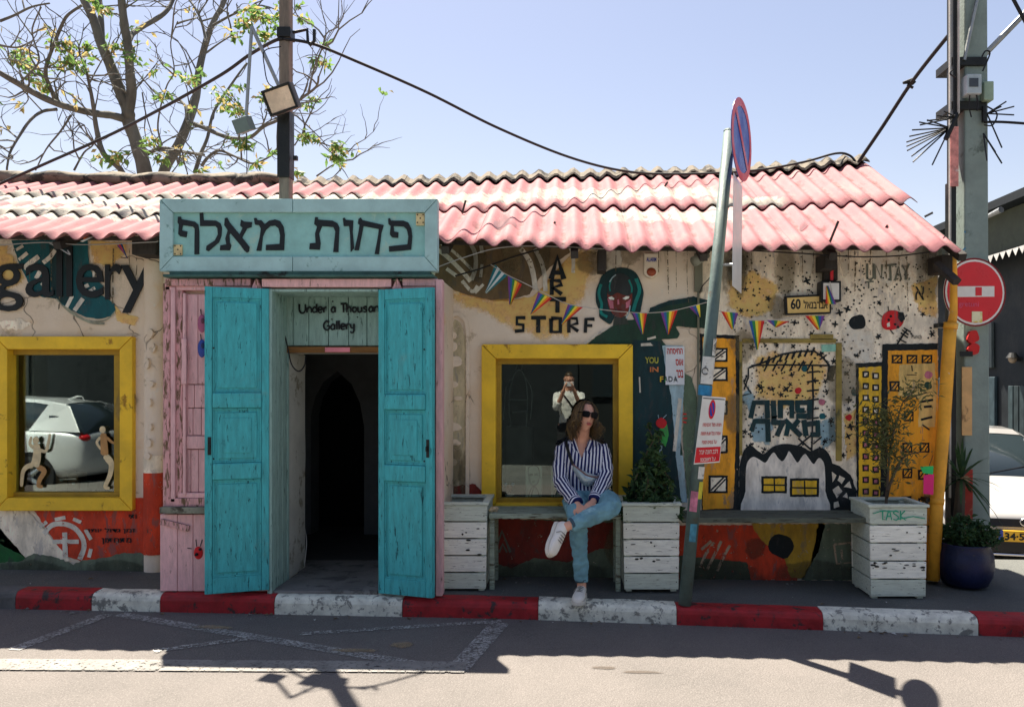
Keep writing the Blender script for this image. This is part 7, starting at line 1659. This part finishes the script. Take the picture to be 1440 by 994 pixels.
# hair: cap and wavy locks
rh = random.Random(12); cap = MB(); rings = []
L_ = lambda x, y, z: HC + HR @ Vector((x, y, z))
for i in range(12):
    a = 0.02 + i*0.165; ring = []
    for j in range(32):
        t_ = 2*math.pi*j/32; x, y, z = math.sin(a)*math.cos(t_), math.sin(a)*math.sin(t_), math.cos(a)
        k = 1.0
        if y < -0.15 and z < 0.80: k = 0.80      # hairline: tuck under the forehead in front
        ring.append(L_(x*0.083*k, (y*0.102 + 0.008)*k, z*0.120*k))
    rings.append(ring)
cap.loft(rings, cap=True)
hair = cap.build('hair', M_HAIR, wo, smooth_=True)
def lock(phi, th0, Lh, r, mat_bucket, out=0.0):
    pts = []; w1 = rh.uniform(0, 6); wa = rh.uniform(0.008, 0.020)
    for k in range(6):
        th = th0 + (1.75 - th0)*k/5; s_ = 1.0 + (0.04 + wa*5)*k/5*(0.7 + 0.5*math.sin(k*1.9 + w1))
        pts.append(L_(math.sin(th)*math.sin(phi)*0.083*s_, -math.sin(th)*math.cos(phi)*0.102*s_ + 0.008, math.cos(th)*0.118*s_))
    e = pts[-1]; dirx = HR @ Vector((math.sin(phi), -math.cos(phi)*0.7, 0))
    for k in range(1, 8):
        q = k/7; pts.append(e + Vector((0, 0.01*q, -Lh*q)) + dirx*(out*math.sin(q*2.4)*0.6 + wa*math.sin(q*9 + w1)) + Vector((wa*0.7*math.cos(q*8 + w1), 0, 0)))
    n = len(pts); mat_bucket.tube(pts, [r*min(1, 0.5 + i*0.2)*(1 if i < n*0.6 else max(0.15, 1 - (i - n*0.6)/(n*0.42))) for i in range(n)], 6, flat=0.6)
b1, b2 = MB(), MB()
for k in range(330):
    phi = rh.uniform(0.80, 2*math.pi - 0.95); side_l = phi > math.pi
    Lh = rh.uniform(0.08, 0.17) if side_l else rh.uniform(0.06, 0.14)
    lock(phi, rh.uniform(0.1, 0.9), Lh, rh.uniform(0.0025, 0.0060), b1 if rh.random() < 0.6 else b2, rh.uniform(0.0, 0.05) if side_l else rh.uniform(-0.01, 0.03))
for k in range(26): lock(rh.uniform(2*math.pi - 1.25, 2*math.pi - 0.62), rh.uniform(0.12, 0.5), rh.uniform(0.05, 0.13), 0.0045, b1 if k % 2 else b2, 0.04)
for k in range(16): lock(rh.uniform(0.50, 1.0), rh.uniform(0.12, 0.5), rh.uniform(0.03, 0.10), 0.0045, b1, 0.02)
for k in range(90): lock(rh.uniform(0.7, 2*math.pi - 0.8), rh.uniform(0.05, 0.9), rh.uniform(0.08, 0.19), 0.0014, b1 if k % 2 else b2, rh.uniform(0.0, 0.09))
b1.build('locks', M_HAIR, hair, smooth_=True); b2.build('locks', M_HAIR2, hair, smooth_=True)
# silver belt bag worn across the chest
bag = empty('belt_bag', P(824, 675, 5.72), 'silver grey belt bag worn across the front of the striped shirt', 'bag')
M_BAG = M('silver_bag_cloth', C(150, 166, 172, 1.2), rough=0.3, var=0.2, scale=8, metal=0.45, bump=0.4, bscale=30)
rings = []
for k in range(13):
    q = k/12; c = P(806 + 35*q, 657 + 14*q + 9*math.sin(math.pi*q), 5.735 - 0.035*math.sin(math.pi*q)); hgt = 0.016 + 0.036*math.sin(math.pi*min(1, q*1.05))**0.8
    rings.append([c + Vector((0.004*math.cos(a), -0.038*math.sin(math.pi*q)**0.5*max(0, math.cos(a)) + 0.01*min(0, math.cos(a)), hgt*math.sin(a))) for a in [2*math.pi*i/14 for i in range(14)]])
MB().loft(rings).build('bag_body', M_BAG, bag, smooth_=True)
MB().tube(catmull([P(806, 653, 5.70), P(815, 660, 5.675), P(826, 668, 5.668), P(840, 671, 5.70)], 5), 0.006, 6).build('zip', M('zip_brown', C(120, 90, 88, 1.1), rough=0.6), bag)
MB().tube(catmull([P(806, 654, 5.715), P(803, 646, 5.735), P(799, 634, 5.76), P(797, 624, 5.82), P(799, 618, 5.90)], 5), 0.016, 8, flat=0.3).build('strap', M_IRON, bag); MB().tube(catmull([P(840, 670, 5.72), P(846, 672, 5.78), P(850, 670, 5.86)], 4), 0.014, 8, flat=0.3).build('strap', M('strap_brown', C(110, 84, 84, 1.1), rough=0.6), bag)
# ---------------------------------------------------------------- the photographer, seen only in the window
ph = empty('person', (0.02, -0.42, gz(0, -0.4)), 'photographer in a white shirt holding up a phone, reflected in the middle window', 'person')
HC2 = Vector((0.0, -0.36, 1.66)); HR2 = Matrix.Rotation(math.radians(180), 3, 'Z'); g0 = gz(0, -0.4)
bd = MB(); add_head(bd, HC2, HR2); bd.tube([(0, -0.40, 1.45), (0, -0.38, 1.60)], 0.055, 12)
tors = [(0.95, 0.16, 0.11), (1.08, 0.145, 0.105), (1.25, 0.17, 0.115), (1.40, 0.19, 0.11), (1.47, 0.15, 0.08), (1.51, 0.07, 0.06)]
bd.loft([ell(Vector((0, -0.42, z)), w*0.9, h*0.9) for z, w, h in tors])
arms = [[Vector((sx*0.19, -0.42, 1.42)), Vector((sx*0.195, -0.26, 1.22)), Vector((sx*0.075, -0.10, 1.49))] for sx in (-1, 1)]
for a in arms: bd.tube(catmull(a, 5), [0.046 - 0.016*i/10 for i in range(11)], 10)
for sx in (-1, 1): add_hand(bd, Vector((sx*0.078, -0.095, 1.50)), Vector((-sx*0.25, 0.35, 1)), Vector((-sx*0.2, 0.6, -0.2)), Vector((sx, -0.2, 0)), 0.9, 0.5, 1)
for sx in (-1, 1): bd.tube([(sx*0.09, -0.42, 0.95), (sx*0.10, -0.41, 0.52), (sx*0.10, -0.43, g0 + 0.08)], [0.085, 0.06, 0.045], 10)
link_mesh('body', merged(bd, 0.010, 2), M_SKIN, ph, True)
st = MB(); st.loft([ell(Vector((0, -0.42, z)), w, h) for z, w, h in tors[:-1]]); [st.tube(catmull(a[:2] + [a[1].lerp(a[2], 0.3)], 5), 0.062, 12) for a in arms]
link_mesh('shirt', merged(st, 0.010, 3, 0.008), M('white_cotton', C(214, 214, 208, 1.12), rough=0.85, var=0.06), ph, True)
tr_ = MB(); tr_.ellipsoid((0, -0.42, 0.92), (0.17, 0.13, 0.12), 18, 10); [tr_.tube([(sx*0.09, -0.42, 0.92), (sx*0.10, -0.41, 0.52), (sx*0.10, -0.43, g0 + 0.08)], [0.105, 0.08, 0.07], 14) for sx in (-1, 1)]
link_mesh('trousers', merged(tr_, 0.012, 3, 0.006), M('dark_trousers', (0.03, 0.032, 0.035), rough=0.9), ph, True)
for sx in (-1, 1): add_shoe(ph, Vector((sx*0.10, -0.50, g0)), Vector((sx*0.15, 1, 0)), Vector((0, 0, 1)))
mb = MB(); rings = [[HC2 + HR2 @ Vector((math.sin(a)*math.cos(t_)*0.080, math.sin(a)*math.sin(t_)*0.098 + 0.012, math.cos(a)*0.114)) for t_ in [2*math.pi*j/24 for j in range(24)]] for a in (0.03, 0.3, 0.6, 0.9, 1.15)]
mb.loft(rings).build('hair', M_HAIR, ph, smooth_=True); face_bits(ph, HC2, HR2, False)
MB().tube(catmull([Vector((-0.13, -0.34, 1.46)), Vector((0.0, -0.29, 1.30)), Vector((0.14, -0.31, 1.10))], 6), 0.016, 8, flat=0.4).build('bag_strap', M_IRON, ph)
phone = empty('phone', (0, -0.06, 1.58), 'white phone held up by the reflected photographer', 'phone')
MB().box((-0.074, -0.066, 1.545), (0.074, -0.058, 1.617)).build('phone_body', M('phone_white', C(214, 214, 214, 1.1), rough=0.3), phone, bevel=0.003)
# ================================================================== window displays
def card(px0, py0, px1, py1, d, mat, label, nm='art_print'):
    t_ = empty(nm, P((px0+px1)/2, py1, d), label, 'picture'); MB().bx(px0, py0, px1, py1, d, d + 0.006).build('sheet', mat, t_); return t_
M_CARD = M('print_paper', C(190, 188, 172, 1.2), rough=0.7, var=0.08)
for x0, x1, lb in ((739, 762, 'black line portrait print on white paper, left of the two in the middle window'), (775, 793, 'black line portrait print on white paper half hidden behind the woman')):
    t = card(x0, 655, x1, 705, 6.18, M_CARD, lb); c = (x0+x1)/2; k = (x1-x0)/23
    for ln, w in (([(c-8*k, 664), (c-6*k, 656), (c+5*k, 656), (c+8*k, 666), (c+6*k, 678), (c, 683), (c-5*k, 678), (c-8*k, 664)], 1.2), ([(c-6*k, 667), (c-1*k, 667)], 2.4), ([(c+1*k, 667), (c+6*k, 667)], 2.4), ([(c-2*k, 677), (c+2*k, 677)], 1.2), ([(c-9*k, 703), (c-4*k, 688), (c, 684), (c+5*k, 688), (c+9*k, 703)], 1.2), ([(c, 686), (c-3*k, 696), (c-1*k, 703)], 1.0)):
        mb = MB(); mb.stroke(catmull([Vector((a, b, 0)) for a, b in ln], 4) if len(ln) > 2 else [Vector((a, b, 0)) for a, b in ln], w, 6.176); mb.build('drawn_line', BLACK, t, fixn=False)
t = empty('red_panel', P(768, 668, 6.34), 'dark red board behind the portrait prints in the middle window', 'board'); MB().bx(758, 655, 780, 668, 6.33, 6.36).build('panel', M('maroon_board', (0.10, 0.02, 0.02)), t, bevel=0.002)
t = empty('small_figurine', P(716, 698, 6.30), 'tiny orange and blue figurine in the lower left of the middle window', 'figurine')
mb = MB(); mb.ellipsoid(P(716, 686, 6.30), (0.025, 0.02, 0.028), 12, 8); mb.build('head', M('figurine_orange', C(190, 90, 50, 1.3), rough=0.4), t, smooth_=True)
for px in (711, 721): MB().ellipsoid(P(px, 681, 6.30), (0.014, 0.01, 0.016), 10, 6).build('ear', M('figurine_blue', C(100, 140, 170, 1.2), rough=0.4), t, smooth_=True)
MB().lathe([(0.014, 0), (0.02, 0.012), (0.012, 0.03), (0.008, 0.04)], P(716, 700, 6.30), 12).build('base', M('figurine_base', (0.5, 0.5, 0.48)), t)
MB().bx(710, 694, 723, 697, 6.285, 6.29).build('name_strip', M_CARD, t)
# wire sculpture in the middle window
t = empty('wire_sculpture', P(728, 600, 6.55), 'thin wire figure standing in the left of the middle window', 'sculpture')
for ln in ([(718, 600), (716, 560), (722, 530), (730, 520), (738, 530), (742, 560), (740, 600)], [(722, 530), (712, 545), (708, 590)], [(738, 530), (748, 550), (746, 590)], [(716, 562), (742, 562)], [(726, 520), (728, 510), (734, 510), (734, 520)], [(720, 580), (740, 578)]):
    MB().tube(catmull([P(a, b, 6.5) for a, b in ln], 4), 0.005, 5).build('wire', M('dull_wire', (0.16, 0.16, 0.15), rough=0.5), t)
MB().bx(712, 600, 748, 604, 6.42, 6.6).build('base', M('plinth_dark', (0.04, 0.04, 0.04)), t)
MB().bx(712, 604, 748, 720, 6.44, 6.58).build('plinth', M('plinth_dark', (0.04, 0.04, 0.04)), t)
# left window: cut-out dancers on the glass and little boxes
CUT = M('cream_cutout', C(206, 190, 150, 1.2), rough=0.7, var=0.2, scale=20)
CUT2 = M('tan_cutout', C(168, 128, 80, 1.2), rough=0.7, var=0.2, scale=20)
def dancer(head, limbs, label):
    t_ = empty('dancer_cutout', P(head[0], 690, 6.14), label, 'figure'); mb = MB()
    mb.prism([P(head[0] + 4.2*math.cos(a), head[1] + 5*math.sin(a), 6.120) for a in np.linspace(0, 2*math.pi, 15)[:-1]], 0.005)
    for k, (pts, w0, w1, m_) in enumerate(limbs):
        q = catmull([Vector((a, b, 0)) for a, b in pts], 5); n = len(q)
        ws = [(w0 + (w1-w0)*i/(n-1))*(0.55 if i in (0, n-1) else 1) for i in range(n)]
        lb_ = MB(); lb_.stroke(q, ws, 6.124 + 0.0012*k, 0.004); lb_.build('limb', CUT2 if m_ else CUT, t_)
    mb.build('head', CUT, t_)
dancer((50, 619), [([(50, 624), (52, 634), (51, 646), (48, 656)], 9, 13, 0), ([(48, 630), (42, 624), (44, 614)], 5, 3, 0), ([(54, 632), (64, 634), (68, 622), (70, 610)], 5, 3, 0), ([(46, 654), (38, 656), (32, 664), (30, 684)], 8, 4, 0), ([(52, 656), (62, 662), (56, 674), (54, 683), (60, 684)], 8, 4, 1)], 'cream dancer cut-out with raised arms in the left window')
dancer((144, 604), [([(145, 609), (146, 622), (147, 640)], 8, 11, 1), ([(142, 614), (136, 622), (142, 632)], 4, 3, 0), ([(149, 614), (158, 622), (167, 623)], 4, 3, 1), ([(147, 640), (156, 650), (155, 666), (148, 684), (154, 686)], 9, 4, 0), ([(149, 644), (158, 654), (167, 655)], 7, 4, 0)], 'cream dancer cut-out leaning at the right side of the left window')
for px0, px1, py0, lb in ((78, 94, 662, 'tall brown box on the shelf of the left window'), (96, 110, 666, 'shorter brown box beside the tall one in the left window'), (113, 122, 678, 'tiny grey box in the left window, nearer the tall boxes'), (126, 136, 677, 'tiny pale box in the left window, nearer the dancer')):
    t = empty('display_box', P((px0+px1)/2, 690, 6.32), lb, 'box', 'boxes in the left window'); MB().bx(px0, py0, px1, 694, 6.30, 6.42).build('carton', M('carton_%d' % px0, C(*((128, 92, 60) if px0 < 100 else (104, 104, 84)), 1.2), rough=0.7), t, bevel=0.003); MB().bx((px0+px1)/2 - 2, py0 + 12, (px0+px1)/2 + 2, py0 + 15, 6.296, 6.2995).build('mark', M_CARD, t)
# ================================================================== cars
M_TYRE = M('tyre_rubber', (0.02, 0.02, 0.02), rough=0.85); M_RIM = M('alloy_rim', (0.45, 0.46, 0.47), rough=0.3, metal=0.8, var=0.05); M_CARGLASS = M('car_glass', (0.02, 0.03, 0.035), rough=0.04, var=0, bump=0, spec=0.9); M_CHROME = M('chrome', (0.6, 0.6, 0.6), rough=0.15, metal=1, var=0, bump=0)
M_BLKPL = M('black_plastic', (0.015, 0.015, 0.016), rough=0.5, var=0.1)
def car_paint(name, col, metal):
    m = bpy.data.materials.new(name); m.use_nodes = True; b = m.node_tree.nodes['Principled BSDF']; b.inputs['Base Color'].default_value = col + (1,); b.inputs['Metallic'].default_value = metal
    b.inputs['Roughness'].default_value = 0.35; b.inputs['Coat Weight'].default_value = 1.0; b.inputs['Coat Roughness'].default_value = 0.05; return m
def make_car(pos, fwd, col, label, plate):
    t = empty('parked_car', pos, label, 'car'); fw = Vector((fwd[0], fwd[1], 0)).normalized(); lf_ = Vector((-fw.y, fw.x, 0)); O = Vector(pos)
    G = lambda x, y, z: O + fw*x + lf_*y + Vector((0, 0, z))
    st = [(2.13, .52, .34, .60), (2.10, .66, .30, .66), (1.98, .76, .25, .74), (1.70, .83, .22, .83), (1.30, .865, .22, .91), (.95, .875, .21, .985), (.3, .88, .21, 1.0), (-.6, .885, .21, 1.02), (-1.3, .88, .22, 1.04), (-1.75, .85, .24, 1.03), (-2.0, .79, .28, .98), (-2.08, .72, .34, .88)]
    rings = []
    for x, w, zb, zt in st:
        half = [(0.0, zb), (w*.75, zb), (w*.95, zb+.06), (w, zb+.18), (w*1.0, zb+(zt-zb)*.55), (w*.985, zt-.12), (w*.93, zt-.035), (w*.70, zt+.005), (w*.35, zt+.02)]
        pts = half + [(0.0, zt+.024)] + [(-a, b) for a, b in reversed(half[1:])]; rings.append([G(x, a, b) for a, b in pts])
    bo = MB().loft(rings).build('body', col, t, smooth_=True); sb = bo.modifiers.new('s', 'SUBSURF'); sb.levels = 1; sb.render_levels = 2
    gs = [(1.02, .80, .96, .99, .70), (.62, .80, 1.0, 1.23, .63), (.22, .80, 1.0, 1.425, .58), (-.1, .80, 1.0, 1.475, .585), (-.6, .80, 1.0, 1.49, .59), (-1.2, .79, 1.02, 1.46, .575), (-1.62, .77, 1.02, 1.39, .55), (-1.86, .75, 1.0, 1.20, .60), (-2.02, .72, .96, .99, .66)]
    def gring(x, wb, zb, zt, wt, o=0.0):
        h = [(wb+o, zb-.03), (wb*.55+wt*.45+o+.015, zb+(zt-zb)*.5), (wt+o, zt-.045), (wt*.86, zt-.008+o), (wt*.4, zt+.008+o)]
        return [G(x, a, b) for a, b in h + [(0, zt+.012+o)] + [(-a, b) for a, b in reversed(h)]]
    MB().loft([gring(*g) for g in gs]).build('greenhouse_glass', M_CARGLASS, t, smooth_=True)
    mb = MB(); n = 11
    for k in range(2, 6):
        A = gring(*gs[k], 0.008)[2:9]; B = gring(*gs[k+1], 0.008)[2:9]
        for i in range(6): mb.add([A[i], A[i+1], B[i+1], B[i]], [(0, 1, 2, 3)])
    rf_ = mb.build('roof', col, t, smooth_=True)
    for sx in (1, -1):
        pil_ = [(1.02, .80, .97), (.62, .725, 1.20), (.22, .585, 1.40)]; MB().tube([G(x, sx*y, z) for x, y, z in pil_], [.05, .04, .04], 8).build('pillar', col, t, smooth_=True)
        MB().tube([G(-.45, sx*.81, 1.0), G(-.5, sx*.60, 1.45)], .035, 6).build('pillar', M_BLKPL, t)
        mb = MB(); mb.add([G(-1.25, sx*.815, 1.0), G(-1.98, sx*.775, .97), G(-1.72, sx*.60, 1.36), G(-1.45, sx*.615, 1.42)], [(0, 1, 2, 3)]); mb.add([G(-1.25, sx*.79, 1.0), G(-1.98, sx*.75, .97), G(-1.72, sx*.57, 1.36), G(-1.45, sx*.59, 1.42)], [(3, 2, 1, 0)]); mb.build('pillar', col, t)
        MB().ellipsoid(G(1.90, sx*.60, .69), (.17, .17, .075), 16, 8).build('headlight', M('headlight_lens', (0.5, 0.52, 0.54), rough=0.1, metal=0.3, var=0.3, scale=12), t, smooth_=True)
        MB().ellipsoid(G(-1.99, sx*.66, .88), (.09, .10, .06), 14, 8).build('tail_light', M('tail_red', C(150, 20, 24, 1.3), rough=0.2), t, smooth_=True)
        MB().ellipsoid(G(.78, sx*.96, 1.02), (.10, .10, .065), 12, 8).build('wing_mirror', col, t, smooth_=True)
        for wx_ in (1.32, -1.30):
            c = G(wx_, sx*.80, .315); rings = []
            for rr2, off in ((.19, -.09), (.29, -.10), (.315, -.06), (.315, .05), (.29, .085), (.21, .09)): rings.append([c + lf_*sx*off + fw*rr2*math.cos(a) + Vector((0, 0, rr2*math.sin(a))) for a in [2*math.pi*i/28 for i in range(28)]])
            wh = MB().loft(rings).build('wheel', M_TYRE, t, smooth_=True)
            mb = MB()
            for k in range(5):
                a = 2*math.pi*k/5; q = c + lf_*sx*.093; mb.tube([q, q + fw*.19*math.cos(a) + Vector((0, 0, .19*math.sin(a)))], [.045, .03], 6)
            mb.build('rim', M_RIM, wh)
            MB().loft([[G(wx_, sx*.80, .315) + lf_*sx*off + fw*.37*math.cos(a) + Vector((0, 0, .37*math.sin(a))) for a in [2*math.pi*i/28 for i in range(28)]] for off in (-.05, .078)]).build('wheel_arch', M_BLKPL, t)
    MB().loft([[G(2.185 - .25*abs(y)**2, y, z) for y, z in ((-.46, .60), (-.50, .645), (.50, .645), (.46, .60), (.40, .565), (-.40, .565))], [G(1.98, y, z) for y, z in ((-.46, .60), (-.50, .645), (.50, .645), (.46, .60), (.40, .565), (-.40, .565))]]).build('grille', M_BLKPL, t)
    mb = MB(); mb.tube([G(2.20, .055*math.cos(a), .625 + .038*math.sin(a)) for a in np.linspace(0, 2*math.pi, 17)], .007, 6); mb.build('emblem', M_CHROME, t)
    ib = MB(); 
    for a, b in (((-.62, .30), (.62, .42)),): ib.loft([[G(x, a[0], a[1]), G(x, b[0], a[1]), G(x, b[0]*.9, b[1]), G(x, a[0]*.9, b[1])] for x in (2.09, 2.175)])
    ib.build('lower_intake', M_BLKPL, t)
    MB().tube([G(2.18 - .1*y*y, y, .275) for y in np.linspace(-.55, .55, 8)], .012, 6).build('chrome_strip', M_CHROME, t)
    pl = MB().loft([[G(x, y, z) for y, z in ((-.26, .415), (.26, .415), (.26, .53), (-.26, .53))] for x in (2.14, 2.185)]).build('number_plate', M('plate_yellow_car', C(220, 172, 50, 1.2), rough=0.4, var=0.05), t)
    MB().loft([[G(x, y, z) for y, z in ((-.26, .415), (-.215, .415), (-.215, .53), (-.26, .53))] for x in (2.150, 2.188)]).build('plate_band', M_SBLUE, pl)
    text_obj('plate_digits', plate, None, 0, M_LETTER, pl, bold=0.03, to3=lambda a, b: G(2.189, -.20 + .44*a, .432 + .078*b))
    MB().tube([G(-1.35, 0, 1.45), G(-1.48, 0, 1.50), G(-1.56, 0, 1.50), G(-1.60, 0, 1.43)], [.02, .02, .015, .012], 6, flat=.6).build('antenna_fin', col, t)
    for a in ((1.0, .25, .97, .55, -.25), ): MB().tube([G(1.03, -.1, 1.0), G(.85, .45, 1.10)], .008, 5).build('wiper', M_BLKPL, t)
    return t
fc = P(1440, 600, 8.45); fv = Vector((-0.24, -1, 0)).normalized(); cc = Vector((fc.x, 8.45, 0)) - fv*2.13
make_car((cc.x, cc.y, gz(4.76, 8.6) + 0.0), (fv.x, fv.y), car_paint('white_car_paint', (0.38, 0.38, 0.37), 0.0), 'white hatchback parked in the lane right of the concrete pole', '34·512·68')
make_car((-9.35, -0.55, gz(-7, -1.9)), (-1, 0.0), car_paint('silver_car_paint', (0.62, 0.64, 0.64), 0.2), 'silver hatchback reflected in the left window', '61·204·19')
# ================================================================== neighbours
M_NAVY = M('dark_navy_wall', (0.007, 0.012, 0.016), rough=0.7, var=0.3, scale=3, bump=0.4, bscale=20); M_FASC = M('grey_green_render', C(104, 112, 98, 0.5), rough=0.9, var=0.25, scale=3, bump=0.4, bscale=25, stain=C(70, 76, 66, 1), samt=0.4, sscale=3)
SX = 7.05
t = empty('dark_shed', (SX + 1, 12, -0.5), 'dark navy shed with a zigzag trimmed awning beyond the white car', 'building')
MB().box((SX, 7.0, -0.8), (SX + 0.25, 19, 3.72)).build('wall', M_NAVY, t); MB().box((SX - 0.05, 7.0, 3.73), (SX + 0.3, 19, 4.36)).build('parapet', M_FASC, t); MB().box((SX - 0.3, 6.8, 4.37), (11.4, 19.2, 4.50)).build('roof', M_NAVY, t)
MB().box((SX + 0.26, 7.0, -0.8), (11.2, 7.2, 4.36)).build('wall', M_NAVY, t); MB().box((11.0, 7.21, -0.8), (11.2, 19, 4.36)).build('wall', M_NAVY, t); MB().box((SX + 0.26, 18.8, -0.8), (10.99, 19, 4.36)).build('wall', M_NAVY, t)
a0, a1 = SX - 0.40, SX - 0.01
mb = MB(); mb.add([(a0, 8.2, 3.56), (a0, 18, 3.56), (a1, 18, 3.70), (a1, 8.2, 3.70), (a0, 8.2, 3.60), (a0, 18, 3.60), (a1, 18, 3.74), (a1, 8.2, 3.74)], [(0,1,2,3),(7,6,5,4),(0,4,5,1),(1,5,6,2),(2,6,7,3),(3,7,4,0)]); mb.build('awning', M_NAVY, t)
for k in range(54):
    y = 8.3 + k*0.178; MB().add([(a0 - .005, y, 3.605), (a0 - .005, y + 0.174, 3.605), (a0 - .005, y + 0.087, 3.49), (a0 - .010, y, 3.605), (a0 - .010, y + 0.174, 3.605), (a0 - .010, y + 0.087, 3.49)], [(0,1,2),(5,4,3),(0,3,4,1),(1,4,5,2),(2,5,3,0)]).build('trim_tooth', M('trim_white', (0.6, 0.6, 0.57), rough=0.7), t)
for k in range(9):
    MB().box((SX - 0.05, 11.4 + k*0.16, -0.65), (SX - 0.005, 11.53 + k*0.16, 1.55)).build('door_slat', M('slate_slat', C(60, 78, 82, 0.6), rough=0.6, var=0.3, ovar=0.3), t, bevel=0.006)
MB().box((SX - 0.06, 13.2, -0.65), (SX - 0.005, 15.2, 1.7)).build('door', M('slate_door', C(70, 92, 100, 0.6), rough=0.6, var=0.3), t, bevel=0.01); MB().box((SX - 0.06, 13.3, 1.85), (SX - 0.005, 13.7, 2.6)).build('vent', M('vent_grey', C(96, 110, 112, 0.6), rough=0.5), t, bevel=0.01)
lp = P(1427, 505, 12.55); lp.x = SX - 0.12
MB().tube([lp + Vector((0.0, 0, 0.02)), lp + Vector((0.0, 0, 0.10))], [0.10, 0.05], 12).build('lamp_hood', M_IRON, t)
MB().ellipsoid(lp, (0.065, 0.075, 0.065), 14, 8).build('lamp', M('lamp_glass2', C(206, 186, 160, 0.4), rough=0.2, var=0.2), t, smooth_=True); MB().box((SX - 0.10, lp.y - 0.05, lp.z - 0.03), (SX - 0.002, lp.y + 0.05, lp.z + 0.03)).build('lamp_arm', M_IRON, t)
MB().tube([P(1390, 304, 12.7), P(1408, 295, 12.4)], [0.035, 0.05], 8).build('roof_lamp', M_STEEL, t)
t = empty('lane_fence', (5.0, 18.4, -0.5), 'dark board fence closing the lane behind the white car', 'fence')
for k in range(27): MB().box((2.9 + k*0.152, 18.4 + 0.01*(k % 2), -0.6), (3.045 + k*0.152, 18.43 + 0.01*(k % 2), 2.6)).build('board', M('fence_board', C(66, 74, 70, 0.6), rough=0.8, var=0.3, ovar=0.25), t)
# building on the other side of the street, mirrored darkly in the glass
t = empty('street_opposite_building', (0, -5.4, 0), 'dark garage building across the street, reflected in the shop windows', 'building')
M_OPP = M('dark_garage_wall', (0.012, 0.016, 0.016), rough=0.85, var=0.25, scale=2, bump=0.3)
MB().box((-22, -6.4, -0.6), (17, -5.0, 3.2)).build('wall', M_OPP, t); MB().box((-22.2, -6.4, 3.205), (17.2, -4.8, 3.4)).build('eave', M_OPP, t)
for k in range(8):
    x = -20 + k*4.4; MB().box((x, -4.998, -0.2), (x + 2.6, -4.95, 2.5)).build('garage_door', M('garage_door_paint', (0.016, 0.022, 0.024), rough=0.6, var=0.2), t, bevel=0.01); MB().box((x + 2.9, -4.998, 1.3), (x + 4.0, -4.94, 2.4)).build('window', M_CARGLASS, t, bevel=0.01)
sheet('opposite_pavement', [x*1.0 for x in range(-22, 18)], [-5.05, -4.0, -3.25, -2.6, -2.0, -1.5, -1.2, -0.95, -0.92], lambda x, y: gz(x, y) + 0.03, M_PAVE)
